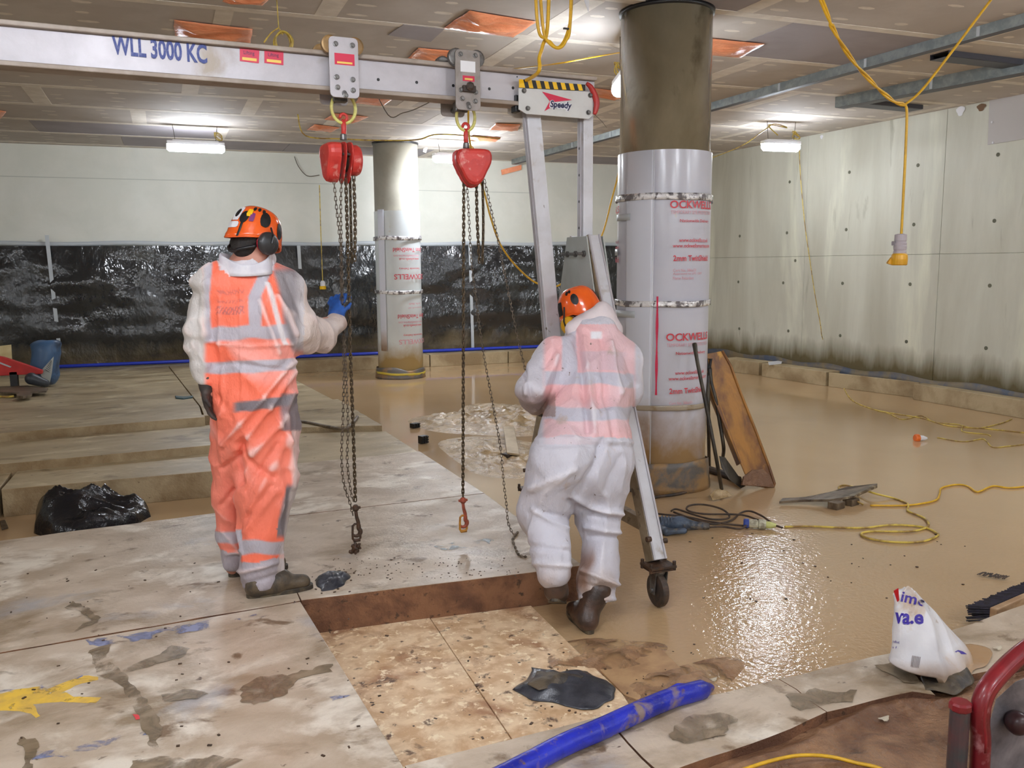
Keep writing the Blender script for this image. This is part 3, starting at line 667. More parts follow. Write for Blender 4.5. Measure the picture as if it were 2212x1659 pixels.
M['printred'] = mat('red_print', (214, 62, 76), (214, 84, 96), scale=20, rough=.5)
M['printpale'] = mat('pale_red_print', (222, 158, 170), rough=.5)
M['redline'] = mat('red_spray_line', (224, 26, 74), (214, 60, 96), scale=40, rough=.5)
M['skirt'] = mat('skirt_membrane', (112, 108, 104), (96, 90, 84), scale=3, rough=.45, world_co=True, spots=[((158, 124, 82), 4, .5, .62)], bump=.3, bscale=12)
def col_at(px, py):
    return G(px, py, 0)[:2]
C1 = np.array([3.66, 6.03]); R1 = .345
C2 = np.array([3.46, 13.66]); R2 = .345
t1 = column(C1, R1, 'big round concrete column wrapped in printed white plastic, beside the bending worker', 0, 0, 0, 0, [M['col1']], 0, 0)
t2 = column(C2, R2, 'far round column wrapped in white plastic behind the left chain hoist', 0, 0, 0, 0, [M['col2']], 0, 0)
def facing(c):   # azimuth of the camera seen from the column
    return math.atan2(-c[1], -c[0])
def ringfn(c, r, z0, z1, wav=0.0, seed=70, bulge=0.0):
    def f(u, v):
        a = 2*pi*u; z = z0+(z1-z0)*v; q = np.array([cos(a), sin(a), z*.6])
        rr = r+bulge*(sn(q, 1.3, seed)+.6)+.0
        return (c[0]+rr*cos(a), c[1]+rr*sin(a), z+wav*sn(np.array([cos(a)*2, sin(a)*2, 0]), 1, seed+1)*(1 if v == 1 else .0 if v < .5 else v))
    return f
def wrapcol(t, c, r, ztop, zt0, mw, seed):
    mm = MB(); mm.grid(ringfn(c, r+.012, zt0, ztop, 0, seed, .004), 96, 40); mm.build('plastic_wrap', mw, t, smooth=True)
zt1 = AY(1431, 322, C1[1]-.3)[2]
wrapcol(t1, C1, R1, zt1, .0, M['wrap'], 71)
# overlapping sheet edge
fa = facing(C1)
def ang_of(c, r, px):   # angle on cylinder for a pixel column, seen from the camera
    d = np.linalg.norm(c); lo = None
    best = min(np.arange(-1.5, 1.5, .004), key=lambda q: abs(pxof(np.array([c[0]+r*cos(facing(c)+q), c[1]+r*sin(facing(c)+q), 1.7]))[0]-px))
    return facing(c)+best
def pxof(P):
    v = np.array(P)-CC; z = v@CD; return CX+F_PX*(v@CR)/z, CY-F_PX*(v@CU)/z
def patch(c, r, px0, px1, z0, z1, m, name, t, n=16, nz=1, tt=.003, zf=None):
    a0, a1 = ang_of(c, r, px0), ang_of(c, r, px1); mm = MB()
    mm.grid(lambda u, v: (c[0]+r*cos(a0+(a1-a0)*u), c[1]+r*sin(a0+(a1-a0)*u), (z0+(z1-z0)*v)+(zf(u) if zf else 0)), n, nz)
    return mm.build(name, m, t, smooth=True, solid=tt)
patch(C1, R1+.024, 1352, 1408, .1, zt1-.004, M['wrap_lap'], 'wrap_overlap', t1, nz=6, tt=.002)
patch(C1, R1+.02, 1408, 1411, .1, zt1-.004, M['white'], 'wrap_edge', t1, 2, tt=.004)
zt2 = AY(862, 455, C2[1]-.3)[2]
wrapcol(t2, C2, R2, zt2, .0, M['wrap2'], 74)
patch(C2, R2+.03, 819, 832, .45, zt2+.02, M['wrap_lap'], 'wrap_overlap', t2, nz=6, tt=.002)
def zat(c, py): # height for the front of the column
    n_ = np.linalg.norm(c); f = c*(1-R1/n_); return AY(pxof((f[0], f[1], 1.7))[0], py, f[1])[2]
def band(t, c, r, z, h, m, name='tape_band', tilt=0, seed=80):
    mm = MB(); mm.grid(lambda u, v: (c[0]+(r+.0015*sn(np.array([u*60, v*2, seed]), 1, seed))*cos(2*pi*u), c[1]+(r+.0015*sn(np.array([u*60, v*2, seed]), 1, seed))*sin(2*pi*u),
        z+h*(v-.5)+.008*sn(np.array([cos(6.28*u)*2, sin(6.28*u)*2, 0]), 1, seed)+tilt*sin(2*pi*u)), 120, 3)
    return mm.build(name, m, t, smooth=True, solid=.002)
for py, h in ((425, .05), (657, .045)): band(t1, C1, R1+.03, zat(C1, py), h, M['foil'], seed=int(py))
band(t1, C1, R1+.029, zat(C1, 882), .04, mat('muddy_tape', (172, 158, 138), rough=.2, spots=[((150, 128, 96), 6, .5, .6)]), seed=90)
for py, h in ((514, .06), (631, .055)): band(t2, C2, R2+.034, zat(C2, py), h, M['foil'], seed=int(py))
band(t2, C2, R2+.05, zat(C2, 808)+.005, .035, mat('yellow_tape', (206, 186, 70), rough=.4), 'yellow_tape', .02, 91)
def skirt(t, c, r, h, seed):
    mm = MB(); mm.grid(lambda u, v: (c[0]+(r+.02*(1-v)+.008*sn(np.array([cos(6.28*u)*3, sin(6.28*u)*3, v]), 1, seed))*cos(2*pi*u), c[1]+(r+.02*(1-v)+.008*sn(np.array([cos(6.28*u)*3, sin(6.28*u)*3, v]), 1, seed))*sin(2*pi*u),
        h*v+(.03*sn(np.array([cos(6.28*u)*2, sin(6.28*u)*2, 0]), 1, seed+1) if v == 1 else 0)), 80, 6); mm.build('skirt', M['skirt'], t, smooth=True, solid=.004)
skirt(t1, C1, R1+.03, .24, 92); skirt(t2, C2, R2+.035, .16, 94)
# printed text bent round the wraps
def bent_text(t, c, r, body, px0, py, size_px, m, width_px=None, flip=False, bold=.0, ring=None):
    dist = np.linalg.norm(c)-r; mpp = dist/F_PX*1.02
    V, Fc = text_mesh(body, 1.0, bold)
    if not len(V): return
    V[:, :2] -= V[:, :2].min(0)
    s = size_px*mpp/ (V[:, 1].max() if V[:, 1].max() > 0 else 1)
    V *= s
    if width_px: V[:, 0] *= width_px*mpp/V[:, 0].max()
    W = V[:, 0].max(); H_ = V[:, 1].max()
    if flip: V[:, 0] = W-V[:, 0]; V[:, 1] = H_-V[:, 1]
    a0 = ang_of(c, r, px0); z0 = zat(c, py)-H_/2
    # finer mesh so the letters follow the curve
    a = a0+V[:, 0]/r
    P = np.stack([c[0]+r*np.cos(a), c[1]+r*np.sin(a), z0+V[:, 1]], 1)
    return link_mesh('printed_text', P, Fc, m, t)
for base in (0, 286):
    rt = R1+.0225
    dy = base
    L_ = [('OCKWELLS', 1445, 442, 16, 'printred', 118, .02), ('TEMPORARY SITE PROTECTION', 1447, 459, 7, 'printpale', 112, 0), ('Nationwide Delivery', 1467, 478, 8, 'printred', 84, .01),
          ('www.ockwells.co.uk', 1466, 519, 8, 'printred', 82, .01), ('www.ockwellsmarine.com', 1452, 531, 8, 'printred', 106, .01), ('2mm TwinShield', 1454, 558, 12, 'printred', 96, .02),
          ('Cert No. 386a/01', 1454, 584, 6, 'printpale', 54, 0), ('Approved to LPS 1207', 1454, 592, 6, 'printpale', 72, 0), ('Flame Retardant', 1454, 601, 6, 'printpale', 48, 0)]
    for body, px, py, s, mk, w, bd in L_:
        if base and py > 590: continue
        bent_text(t1, C1, rt, body, px-(4 if base else 0), py+dy, s, M[mk], w, bold=bd)
for body, px, py, s in (('WELLS', 1313, 447, 13), ('uk', 1327, 519, 7), ('com', 1327, 532, 7), ('Shield', 1322, 560, 11)):
    pass
a_ls = ang_of(C1, R1+.027, 1336)
def bent_end(body, py, s, mk):
    V, Fc = text_mesh(body, 1.0, .01); V[:, :2] -= V[:, :2].min(0); mpp = 6.7/F_PX; V *= s*mpp/V[:, 1].max(); V[:, 0] -= V[:, 0].max(); r = R1+.027
    a = a_ls+V[:, 0]/r; P = np.stack([C1[0]+r*np.cos(a), C1[1]+r*np.sin(a), zat(C1, py)-s*mpp/2+V[:, 1]], 1); link_mesh('printed_text', P, Fc, M[mk], t1)
for body, py, s, mk in (('OCKWELLS', 447, 15, 'printred'), ('www.ockwells.co.uk', 519, 8, 'printpale'), ('www.ockwellsmarine.com', 532, 8, 'printred'), ('2mm TwinShield', 560, 12, 'printred')):
    bent_end(body, py, s, mk)
for yy, pxs in ((466, (1331, 1360)), (680, (1330, 1372)), (543, (1318, 1334))):
    patch(C1, R1+.03, pxs[0], pxs[1], zat(C1, yy)-.025, zat(C1, yy)+.025, M['tape'], 'clear_tape', t1, 6, tt=.001)
# red sprayed line
z_a, z_b = zat(C1, 640), zat(C1, 852); aa = ang_of(C1, R1+.03, 1421)
mm = MB(); mm.grid(lambda u, v: (C1[0]+(R1+.034)*cos(aa+(u-.5)*(.05+.02*sn(np.array([0, 0, v*9]), 1, 97))), C1[1]+(R1+.034)*sin(aa+(u-.5)*(.05+.02*sn(np.array([0, 0, v*9]), 1, 97))), z_b+(z_a-z_b)*v), 3, 40)
mm.build('red_line', M['redline'], t1, smooth=True)
for body, px, py, s, w, mk in [('2mm TwinShield', 850, 540, 9, 74, 'printred'), ('www.ockwellsmarine.com', 851, 553, 5, 62, 'printpale'), ('www.ockwells.co.uk', 862, 560, 5, 50, 'printred'), ('Nationwide Delivery', 862, 580, 5, 52, 'printred'),
        ('OCKWELLS', 851, 598, 11, 84, 'printred'), ('2mm TwinShield', 857, 684, 9, 74, 'printred'), ('www.ockwellsmarine.com', 858, 697, 5, 62, 'printpale'), ('www.ockwells.co.uk', 868, 704, 5, 50, 'printred'),
        ('Nationwide Delivery', 868, 724, 5, 52, 'printred'), ('OCKWELLS', 858, 739, 10, 84, 'printpale'), ('Approved to LPS 1207', 880, 665, 4, 40, 'printpale'), ('Cert No. 386a/01', 882, 657, 4, 34, 'printpale')]:
    bent_text(t2, C2, R2+.035, body, px, py, s, M[mk], w, flip=True, bold=.01)
# ================================================================ LIFTING GANTRY
M['alu'] = mat('aluminium', (186, 182, 186), (170, 165, 168), scale=3, rough=.42, metal=.25, bump=.05, bscale=60, spots=[((146, 134, 122), 2.5, .6, .72)])
M['alu_w'] = mat('pale_aluminium', (206, 206, 212), (190, 188, 190), scale=3, rough=.42, metal=.15, spots=[((150, 132, 110), 4, .58, .68), ((92, 80, 66), 16, .66, .7)])
M['alu_d'] = mat('brown_aluminium', (160, 144, 120), (128, 110, 84), scale=5, rough=.5, metal=.1, spots=[((90, 72, 52), 12, .6, .66)])
M['plate'] = mat('white_plate', (206, 206, 204), (194, 194, 190), scale=3, rough=.4)
M['gusset'] = mat('gusset_plate', (172, 176, 172), (160, 162, 156), scale=3, rough=.45, metal=.15, spots=[((150, 138, 104), 4, .6, .7)])
M['bolt'] = mat('steel_bolt', (120, 118, 116), (84, 80, 76), scale=20, rough=.35, metal=.6)
M['sticker_r'] = mat('red_sticker', (206, 30, 70), rough=.4)
M['sticker_y'] = mat('yellow_sticker', (236, 200, 92), rough=.4)
M['navy'] = mat('navy_print', (46, 62, 132), (86, 96, 150), scale=60, rough=.5, contrast=(.5, .7))
M['navy2'] = mat('dark_navy_print', (24, 28, 72), rough=.5)
M['hazy'] = mat('hazard_yellow', (240, 190, 20), rough=.45)
M['red'] = mat('red_paint_metal', (206, 62, 54), (184, 46, 42), scale=8, rough=.42, spots=[((214, 130, 120), 22, .56, .66), ((120, 60, 50), 6, .64, .7)], bump=.1, bscale=50)
M['redlever'] = mat('red_lever', (176, 44, 40), rough=.4)
M['rubber'] = mat('dark_rubber', (54, 46, 42), (84, 66, 52), scale=12, rough=.6)
M['brass'] = mat('brass_wheel', (150, 118, 74), (118, 92, 60), scale=8, rough=.4, metal=.4)
M['ring'] = mat('yellow_ring', (220, 218, 128), (190, 176, 96), scale=20, rough=.4)
M['chain'] = mat('muddy_chain', (98, 80, 56), (66, 54, 40), scale=40, rough=.42, metal=.35)
M['chain2'] = mat('hand_chain', (120, 106, 90), (84, 72, 60), scale=40, rough=.4, metal=.4)
M['ochre'] = mat('ochre_hook', (206, 146, 50), (170, 110, 40), scale=20, rough=.4)
M['rustmud'] = mat('muddy_hook', (84, 58, 40), (56, 42, 32), scale=20, rough=.5, bump=.5, bscale=60)

BE = np.array([2.345, 4.60]); BD = np.array([2.93, .19]); BD = BD/np.linalg.norm(BD)   # near bottom edge line of the beam in plan
ZT = AY(1285, 165, 4.60)[2]; ZB = ZT-.19; BW = .12; XLB = -3.2
BD3 = np.array([BD[0], BD[1], 0]); BN = np.array([-BD[1], BD[0], 0])      # BN points away from the camera
def bpt(px, py, off=0.0):  # point on the beam's near web plane from a pixel
    n = np.array([-BD[1], BD[0], 0]); d = n[:2]@BE+off; return onpl(px, py, n, d)
gan = thing('lifting_gantry', (2.29, 4.66, 0), 'aluminium A-frame lifting gantry with a long beam over the slabs and two trolleys on it', 'gantry')
RB = np.stack([BD3, BN, [0, 0, 1]], 1)
cb = np.array([BE[0], BE[1], 0])+BN*BW/2; LB = 5.5; mid = cb-BD3*LB/2
mm = MB(); mm.box((mid[0], mid[1], ZT-.011), (LB, BW, .022), RB, 1); mm.box((mid[0], mid[1], ZB+.011), (LB, BW, .022), RB, 1)
mm.box((mid[0], mid[1], (ZT+ZB)/2), (LB, .064, .148), RB, 0)
mm.build('beam', [M['alu'], mat('dusty_flange', (168, 156, 146), (146, 132, 120), scale=4, rough=.5, metal=.15)], gan, bevel=.004)
web = .028; wp = lambda px, py: bpt(px, py, web)
# lettering stencilled on the web
a, b = wp(239, 78), wp(441, 100); c_ = wp(243, 118)
text_on_plane('beam_lettering', 'WLL 3000 KC', .1, c_+np.array([0, -.002, -.0]), b-a, (0, 0, 1), M['navy'], gan, bold=.003, width=np.linalg.norm(b-a)*1.02, height=.088, nrm_off=.002)
def sticker(pts_px, off, parent, z_extra=.003):
    P = [bpt(x, y, off) for x, y in pts_px]; mm = MB(); mm.plate(P, -BN, z_extra); s = mm.build('sticker', M['sticker_r'], parent)
    q = lambda u, v: P[0]*(1-u)*(1-v)+P[1]*u*(1-v)+P[2]*u*v+P[3]*(1-u)*v-BN*(z_extra)
    mm = MB(); mm.plate([q(.12, .66), q(.88, .66), q(.88, .88), q(.12, .88)], -BN, .001); mm.build('yellow_label', M['sticker_y'], s)
    w = np.linalg.norm(P[1]-P[0]); a0 = q(.2, .52)-BN*.0012
    text_on_plane('sticker_print', 'Lifting', .03, a0, P[1]-P[0], (0, 0, 1), M['navy2'], s, width=w*.55, height=.022)
    return s
sticker([(518, 105), (560, 109), (559, 137), (518, 132)], web, gan)
sticker([(571, 110), (612, 113), (612, 141), (571, 136)], web, gan)
for x, y in ((817, 172), (900, 178), (979, 185), (1057, 192), (1117, 166), (1108, 190)):
    p = wp(x, y); mm = MB(); mm.cyl(p-BN*.001, p+BN*.004, .008 if y > 170 else .004, 12); mm.build('bolt_hole', M['black'], gan)
# head plates either side of the beam
Xh = lambda px, py, off: bpt(px, py, off)
for off, nm in ((-.012, 'near'), (BW+.004, 'far')):
    P = [Xh(1121, 190, -.012), Xh(1281, 198, -.012), Xh(1281, 250, -.012), Xh(1272, 257, -.012), Xh(1137, 246, -.012), Xh(1121, 236, -.012)]
    P = [p+BN*(0 if off < 0 else BW+.02) for p in P]; mm = MB(); mm.plate(P, BN, .010); hp = mm.build('head_plate', M['plate'], gan, bevel=.002)
    if off < 0:
        nearp = hp; Q = lambda x, y: bpt(x, y, -.014)
        # hazard tape
        n_ = 16
        for k in range(n_):
            u0, u1 = k/n_, (k+1)/n_
            L0 = lambda u, top: Q(1121+(1264-1121)*u, (171+(183-171)*u) if top else (189+(196-189)*u))
            sh = -.004
            mm = MB(); mm.plate([L0(u0, 1), L0(u1, 1), L0(u1, 0)+BD3*.012*(0 if k == n_-1 else 1), L0(u0, 0)+BD3*.012*(0 if k == 0 else 1)], -BN, .002)
            mm.build('hazard_stripe', M['hazy'] if k % 2 == 0 else M['black'], nearp)
        mm = MB(); mm.plate([Q(1171, 198), Q(1236, 216), Q(1190, 221)], -BN, .001); mm.build('logo_arrow', M['sticker_r'], nearp)
        mm = MB(); mm.plate([Q(1171, 198), Q(1196, 217), Q(1198, 228), Q(1176, 240), Q(1188, 218)], -BN, .0012); mm.build('logo_arrow', M['sticker_r'], nearp)
        text_on_plane('logo_text_edge', 'Speedy', .05, Q(1187, 237)-BN*.0016+np.array([-.002, 0, -.002]), Q(1244, 240)-Q(1187, 235), (0, 0, 1), M['white'], nearp, bold=.006, width=.142, height=.055, shear=.15)
        text_on_plane('logo_text', 'Speedy', .05, Q(1188, 236)-BN*.003, Q(1244, 240)-Q(1187, 235), (0, 0, 1), M['navy2'], nearp, bold=.0015, width=.136, height=.048, shear=.15)
        for x, y in ((1132, 196), (1140, 234), (1275, 206), (1271, 243)):
            p = Q(x, y); mm = MB(); mm.lathe(p+BN*.004, [(.014, 0), (.014, .004), (.0095, .004), (.0095, .016), (.006, .017)], -BN, 12); mm.build('bolt', M['bolt'], nearp)
p = bpt(1117, 232, .02); mm = MB(); mm.box(p+np.array([0, .02, .02]), (.03, .06, .09), RB); mm.build('clamp_block', M['black'], gan, bevel=.004)
# red release lever at the beam end
lp = [bpt(x, y, -.02) for x, y in ((1267, 180), (1276, 188), (1284, 204), (1289, 222), (1287, 238), (1284, 247))]
mm = MB(); mm.tube(smooth_path(lp, 4), .012, 8, rr=[.010+.008*sin(pi*i/20) for i in range(21)][:21]); lv = mm.build('release_lever', M['redlever'], gan, smooth=True)
mm = MB(); mm.tube([lp[-1], bpt(1300, 262, -.02), bpt(1310, 275, -.02)], .0015, 5); mm.build('lever_cord', M['wire'], gan)
def a_frame(xc, near_y, far_y, yb, parent, zc=.0, mirror=1, main=True):
    yc = (near_y+far_y)/2
    s = np.array
    # telescopic upright
    upx = xc
    zt, zg = ZB+.02, 1.62
    mm = MB(); mm.box((upx, yb, (zt+zg)/2), (.062, .085, zt-zg)); mm.build('upright', M['alu_w'], parent, bevel=.004)
    mm = MB(); mm.box((upx-.033, yb, (zt+zg)/2), (.01, .03, zt-zg)); tr = mm.build('upright_slot', M['alu'], parent, bevel=.002)
    for k in range(4): MB().cyl((upx-.0385, yb, 1.98+.15*k), (upx-.037, yb, 1.98+.15*k), .008, 10).build('bolt_hole', M['black'], tr)
    # gusset plates
    for dx in (-.055, .05):
        P = [s([upx+dx, yb-.13, 1.93]), s([upx+dx, yb+.13, 1.93]), s([upx+dx, yb+.33, 1.30]), s([upx+dx, yb-.33, 1.30])]
        mm = MB(); mm.plate(P, (1, 0, 0), .008); gp = mm.build('gusset', M['gusset'], parent, bevel=.002)
        if dx < 0:
            for k in range(3):
                c = s([upx+dx, yb+.11-.11*k, 1.83]); mm = MB(); mm.lathe(c, [(.018, 0), (.018, .012), (.009, .012), (.009, .045), (.006, .046)], (-1, 0, 0), 10); mm.build('bolt', M['bolt'], gp)
    # legs
    for sgn, fy in ((-1, near_y), (1, far_y)):
        top = s([upx, yb+sgn*.075, 1.92]); bot = s([upx, fy-sgn*.02, .24])
        mm = MB(); mm.beam(top, bot, .075, .085, (1, 0, 0)); lg = mm.build('leg', M['alu_w'], parent, bevel=.004)
        d = (bot-top)/np.linalg.norm(bot-top); nrm = np.cross(s([1, 0, 0]), d)*-1
        if nrm[1]*sgn < 0: nrm = -nrm
        mm = MB()
        for q in (-.033, .033): mm.beam(top+nrm*.045+s([q, 0, 0]), bot+nrm*.045+s([q, 0, 0]), .01, .01)
        mm.build('leg_rail', M['alu'], lg)
        # inner face in a darker, browner tone
        mm = MB(); mm.beam(top-s([.0395, 0, 0]), bot-s([.0395, 0, 0]), .004, .08); mm.build('leg_side', M['alu_d'], lg)
        mm = MB(); mm.cyl(bot+s([-.06, 0, .12])-d*.0, bot+s([-.035, 0, .12]), .014, 10); mm.cyl(bot+s([.035, 0, .1]), bot+s([.06, 0, .1]), .014, 10); mm.build('leg_bolt', M['rustmud'], lg)
        # castor
        c0 = s([upx, fy, .21])
        mm = MB(); mm.box(c0+s([0, 0, .012]), (.15, .12, .014)); mm.box(c0+s([0, 0, -.006]), (.13, .10, .01))
        for a_ in (-.068, .068):
            for b_ in (-.045, .045): mm.cyl(c0+s([a_, b_, -.01]), c0+s([a_, b_, .04]), .010, 8)
        cp = mm.build('castor_plate', M['rustmud'], parent, bevel=.002)
        mm = MB(); mm.lathe(c0+s([0, 0, -.04]), [(.03, 0), (.04, .02), (.04, .03)], n=16)
        for q in (-.034, .034): mm.plate([c0+s([q, -.035, -.02]), c0+s([q, .035, -.02]), c0+s([q, .02, -.14]), c0+s([q, -.02, -.14])], (1, 0, 0), .005)
        mm.build('castor_fork', M['bolt'], cp)
        mm = MB(); mm.lathe((upx-.021, fy, .09), [(.06, 0), (.086, .004), (.09, .012), (.09, .03), (.086, .038), (.06, .042)], (1, 0, 0), 28); mm.build('castor_wheel', M['rubber'], cp, smooth=False, bevel=.002)
        mm = MB(); mm.cyl((upx-.045, fy, .09), (upx+.045, fy, .09), .012, 10); mm.build('axle', M['bolt'], cp)
    mm = MB(); mm.beam((upx-.0, near_y+.12, .40), (upx-.0, far_y-.12, .40), .045, .07, (1, 0, 0)); mm.build('base_bar', M['alu_d'], parent, bevel=.004)
    return upx
XU = 2.30; NY, FY = 3.79, 5.50; YB = 4.66
a_frame(XU, NY, FY, YB, gan)
# slanting brace from the head down to the base bar
bt = AY(1146, 244, YB); bb = np.array([XU-.05, YB, .42]); bm_ = AY(1188, 690, YB); dd = bm_-bt; bb = bt+dd*((bt[2]-.42)/(bt[2]-bm_[2]))
mm = MB(); mm.beam(bt+np.array([0, 0, .03]), bb, .075, .085, (0, 1, 0)); br = mm.build('brace', M['alu_w'], gan, bevel=.004)
mm = MB(); n1 = np.array([-1, 0, 0]); mm.beam(bt+np.array([-.044, 0, .0]), bb+np.array([-.044, 0, 0]), .03, .006, (0, 1, 0)); mm.build('brace_slot', M['alu'], br)
mm = MB(); mm.beam(bb+np.array([-.06, 0, -.02]), (XU, YB, .40), .06, .06, (0, 1, 0)); mm.build('brace_foot', M['alu_d'], gan, bevel=.003)
# second frame carrying the other end, out of the picture
xo = -2.95; off_ = (xo-BE[0])*BD[1]/BD[0]
a_frame(xo, NY+off_, FY+off_, YB+off_, gan)

# ================================================================ TROLLEYS
def trolley(pxs, label, clean):
    """side plate quad given by pixels: left-top, right-top, right-bottom, left-bottom on the near side of the beam"""
    P = [bpt(x, y, -.055) for x, y in pxs]
    top = (P[0]+P[1])/2; bot = (P[2]+P[3])/2; w = np.linalg.norm(P[1]-P[0]); h = top[2]-bot[2]
    c = (top+bot)/2; loc = c+BN*(.055+BW/2)
    t = thing('beam_trolley', (loc[0], loc[1], bot[2]), label, 'trolley', 'trolleys on the gantry beam')
    pm = M['alu'] if clean else mat('dusty_plate', (158, 150, 146), (138, 130, 124), scale=8, rough=.6)
    for off, nm in ((0, 0), (BW+.10, 1)):
        o_ = BN*off; r = .022; zt, zb = top[2]+.0, bot[2]
        prof = []
        for (sx, zz, a0) in ((1, zt, 0), (-1, zt, 90), (-1, zb, 180), (1, zb, 270)):
            cx_ = sx*(w/2-r); cz = zz-r if zz == zt else zz+r*(1.6 if clean else 1.2)
            for a in range(0, 91, 30): prof.append((cx_+r*cos(radians(a0+a)), cz+r*sin(radians(a0+a))))
        Q = [np.array([c[0], c[1], 0])+BD3*x+np.array([0, 0, z])+o_ for x, z in prof]
        mm = MB(); mm.plate(Q, BN, .010); pl = mm.build('side_plate', pm, t, bevel=.0015)
        if nm == 0:
            bl = [(-.27, .88), (.3, .88), (-.27, .36), (.28, .34), (-.25, .2), (.28, .17), (.02, .08)] if clean else [(-.3, .92), (.3, .92), (-.3, .34), (.3, .32), (-.25, .2), (.28, .17), (.02, .07)]
            for u, v in bl:
                q = np.array([c[0], c[1], zb+h*v])+BD3*w*u; mm = MB(); mm.lathe(q, [(.013, 0), (.013, .005), (.008, .006), (.008, .012)], -BN, 10); mm.build('bolt', M['bolt'], pl)
            if clean: pass
            else:
                q = np.array([c[0], c[1], zb+h*.36]); mm = MB(); mm.box(q-BN*.012, (.07, .022, .03), RB); mm.lathe(q-BN*.02+np.array([0, 0, .01]), [(.02, 0), (.024, .01), (.012, .02)], -BN, 8); mm.build('lock_knob', M['rubber'], pl)
            st = [(-.32, .74), (.36, .74), (.36, .56), (-.32, .56)] if clean else [(-.22, .58), (.26, .58), (.26, .49), (-.22, .49)]
            Pq = [np.array([c[0], c[1], zb+h*v])+BD3*w*u for u, v in st]
            mm = MB(); mm.plate(Pq, -BN, .001); s = mm.build('sticker', M['sticker_r'], pl)
            y0 = Pq[3]+BD3*w*.08+np.array([0, 0, h*.02]); mm = MB(); mm.plate([y0-BN*.0012, y0+BD3*w*(.52 if clean else .32)-BN*.0012, y0+BD3*w*(.52 if clean else .32)+np.array([0, 0, h*.03])-BN*.0012, y0+np.array([0, 0, h*.03])-BN*.0012], -BN, .001); mm.build('yellow_label', M['sticker_y'], s)
            if not clean:
                Pq = [np.array([c[0], c[1], zb+h*v])+BD3*w*u for u, v in ((-.3, .82), (.3, .82), (.3, .64), (-.3, .64))]; mm = MB(); mm.plate(Pq, -BN, .001); mm.build('rating_label', M['white'], pl)
    for sx in (-1, 1):   # rollers on top of the bottom flange: big wheels showing above the plate
        for off in (.012, BW+.085):
            q = np.array([c[0], c[1], top[2]-.035])+BD3*sx*(w/2-.012)+BN*off
            mm = MB(); mm.lathe(q, [(.036, 0), (.044, .002), (.044, .026), (.036, .028)], BN, 18); mm.build('roller', M['brass'] if clean else M['bolt'], t, smooth=False)
    mm = MB(); mm.cyl(bot+np.array([0, 0, .035]), bot+np.array([0, 0, .035])+BN*(BW+.11), .014, 12); ax = mm.build('load_pin', M['bolt'], t)
    mm = MB(); mm.box(loc*np.array([1, 1, 0])+np.array([0, 0, bot[2]+.035]), (w*.5, .05, .05), RB); mm.build('spacer', M['bolt'], t, bevel=.004)
    return t, loc*np.array([1, 1, 0])+np.array([0, 0, bot[2]])
tr1, h1 = trolley([(711, 80), (774, 80), (775, 222), (714, 212)], 'trolley with a large red and yellow sticker and brass rollers, above the left chain hoist', True)
tr2, h2 = trolley([(984, 108), (1037, 108), (1037, 244), (986, 236)], 'dusty trolley with a white rating label and dark knob, above the right chain hoist', False)
def ring(pxc, pyt, pyb, wpx, Y, t):
    c = AY(pxc, (pyt+pyb)/2, Y); mpp = Y/F_PX*1.06; w = wpx*mpp/2; hh = (pyb-pyt)*mpp/2
    pts = [c+BD3*w*.98*cos(a)*(1 if sin(a) < 0 else 1)+np.array([0, 0, hh*sin(a)]) for a in np.arange(0, 2*pi, 2*pi/28)]
    mm = MB(); mm.tube(pts, .0085, 8, closed=True); return mm.build('suspension_ring', M['ring'], t, smooth=True), c-np.array([0, 0, hh])
YH1 = h1[1]; YH2 = h2[1]
r1, e1 = ring(742, 205, 263, 49, YH1, tr1)
r2, e2 = ring(1006, 226, 281, 42, YH2, tr2)

# ================================================================ CHAIN HOISTS
def link_mesh_data(pitch, r):
    mm = MB(); L = pitch; hw = r*1.55; pts = []
    for a in np.linspace(-pi/2, pi/2, 5): pts.append((hw*cos(a-pi/2)*1, 0, 0))
    pts = [np.array([hw*cos(a), 0, (L/2-hw+r*.6)+hw*sin(a)]) for a in np.linspace(0, pi, 5)]+[np.array([hw*cos(a), 0, -(L/2-hw+r*.6)+hw*sin(a)]) for a in np.linspace(pi, 2*pi, 5)]
    mm.tube(pts, r, 5, closed=True); me = bpy.data.meshes.new('chain_link'); me.from_pydata(mm.v, [], mm.f); me.materials.append(M['chain']); me.polygons.foreach_set('use_smooth', [True]*len(me.polygons)); return me
LINK = link_mesh_data(.0225+.0075, .0037)
def chain(path, parent, pitch=.0225, me=LINK, facing_=0.0):
    P = smooth_path(path, 12) if len(path) > 2 else [np.array(p, float) for p in path]
    P = np.array(P); seg = np.linalg.norm(np.diff(P, axis=0), axis=1); cum = np.r_[0, np.cumsum(seg)]; n = int(cum[-1]/pitch)
    for i in range(n):
        s = (i+.5)*pitch; p = np.array([np.interp(s, cum, P[:, k]) for k in range(3)]); q = np.array([np.interp(min(s+.01, cum[-1]), cum, P[:, k]) for k in range(3)])-p
        if np.linalg.norm(q) < 1e-6: continue
        z = Vector(-q/np.linalg.norm(q)); x0 = Vector((CR[0], CR[1], 0)) if i % 2 == 0 else Vector((CD[0], CD[1], 0)).normalized()
        a = radians(18)+facing_; x0 = Matrix.Rotation(a, 3, 'Z') @ x0
        y = z.cross(x0).normalized(); x = y.cross(z)
        o = bpy.data.objects.new('chain_link', me); COL.objects.link(o); o.parent = parent
        Mx = Matrix((x, y, z)).transposed().to_4x4(); Mx.translation = Vector(p-WLOC[parent.name]); o.matrix_basis = Mx
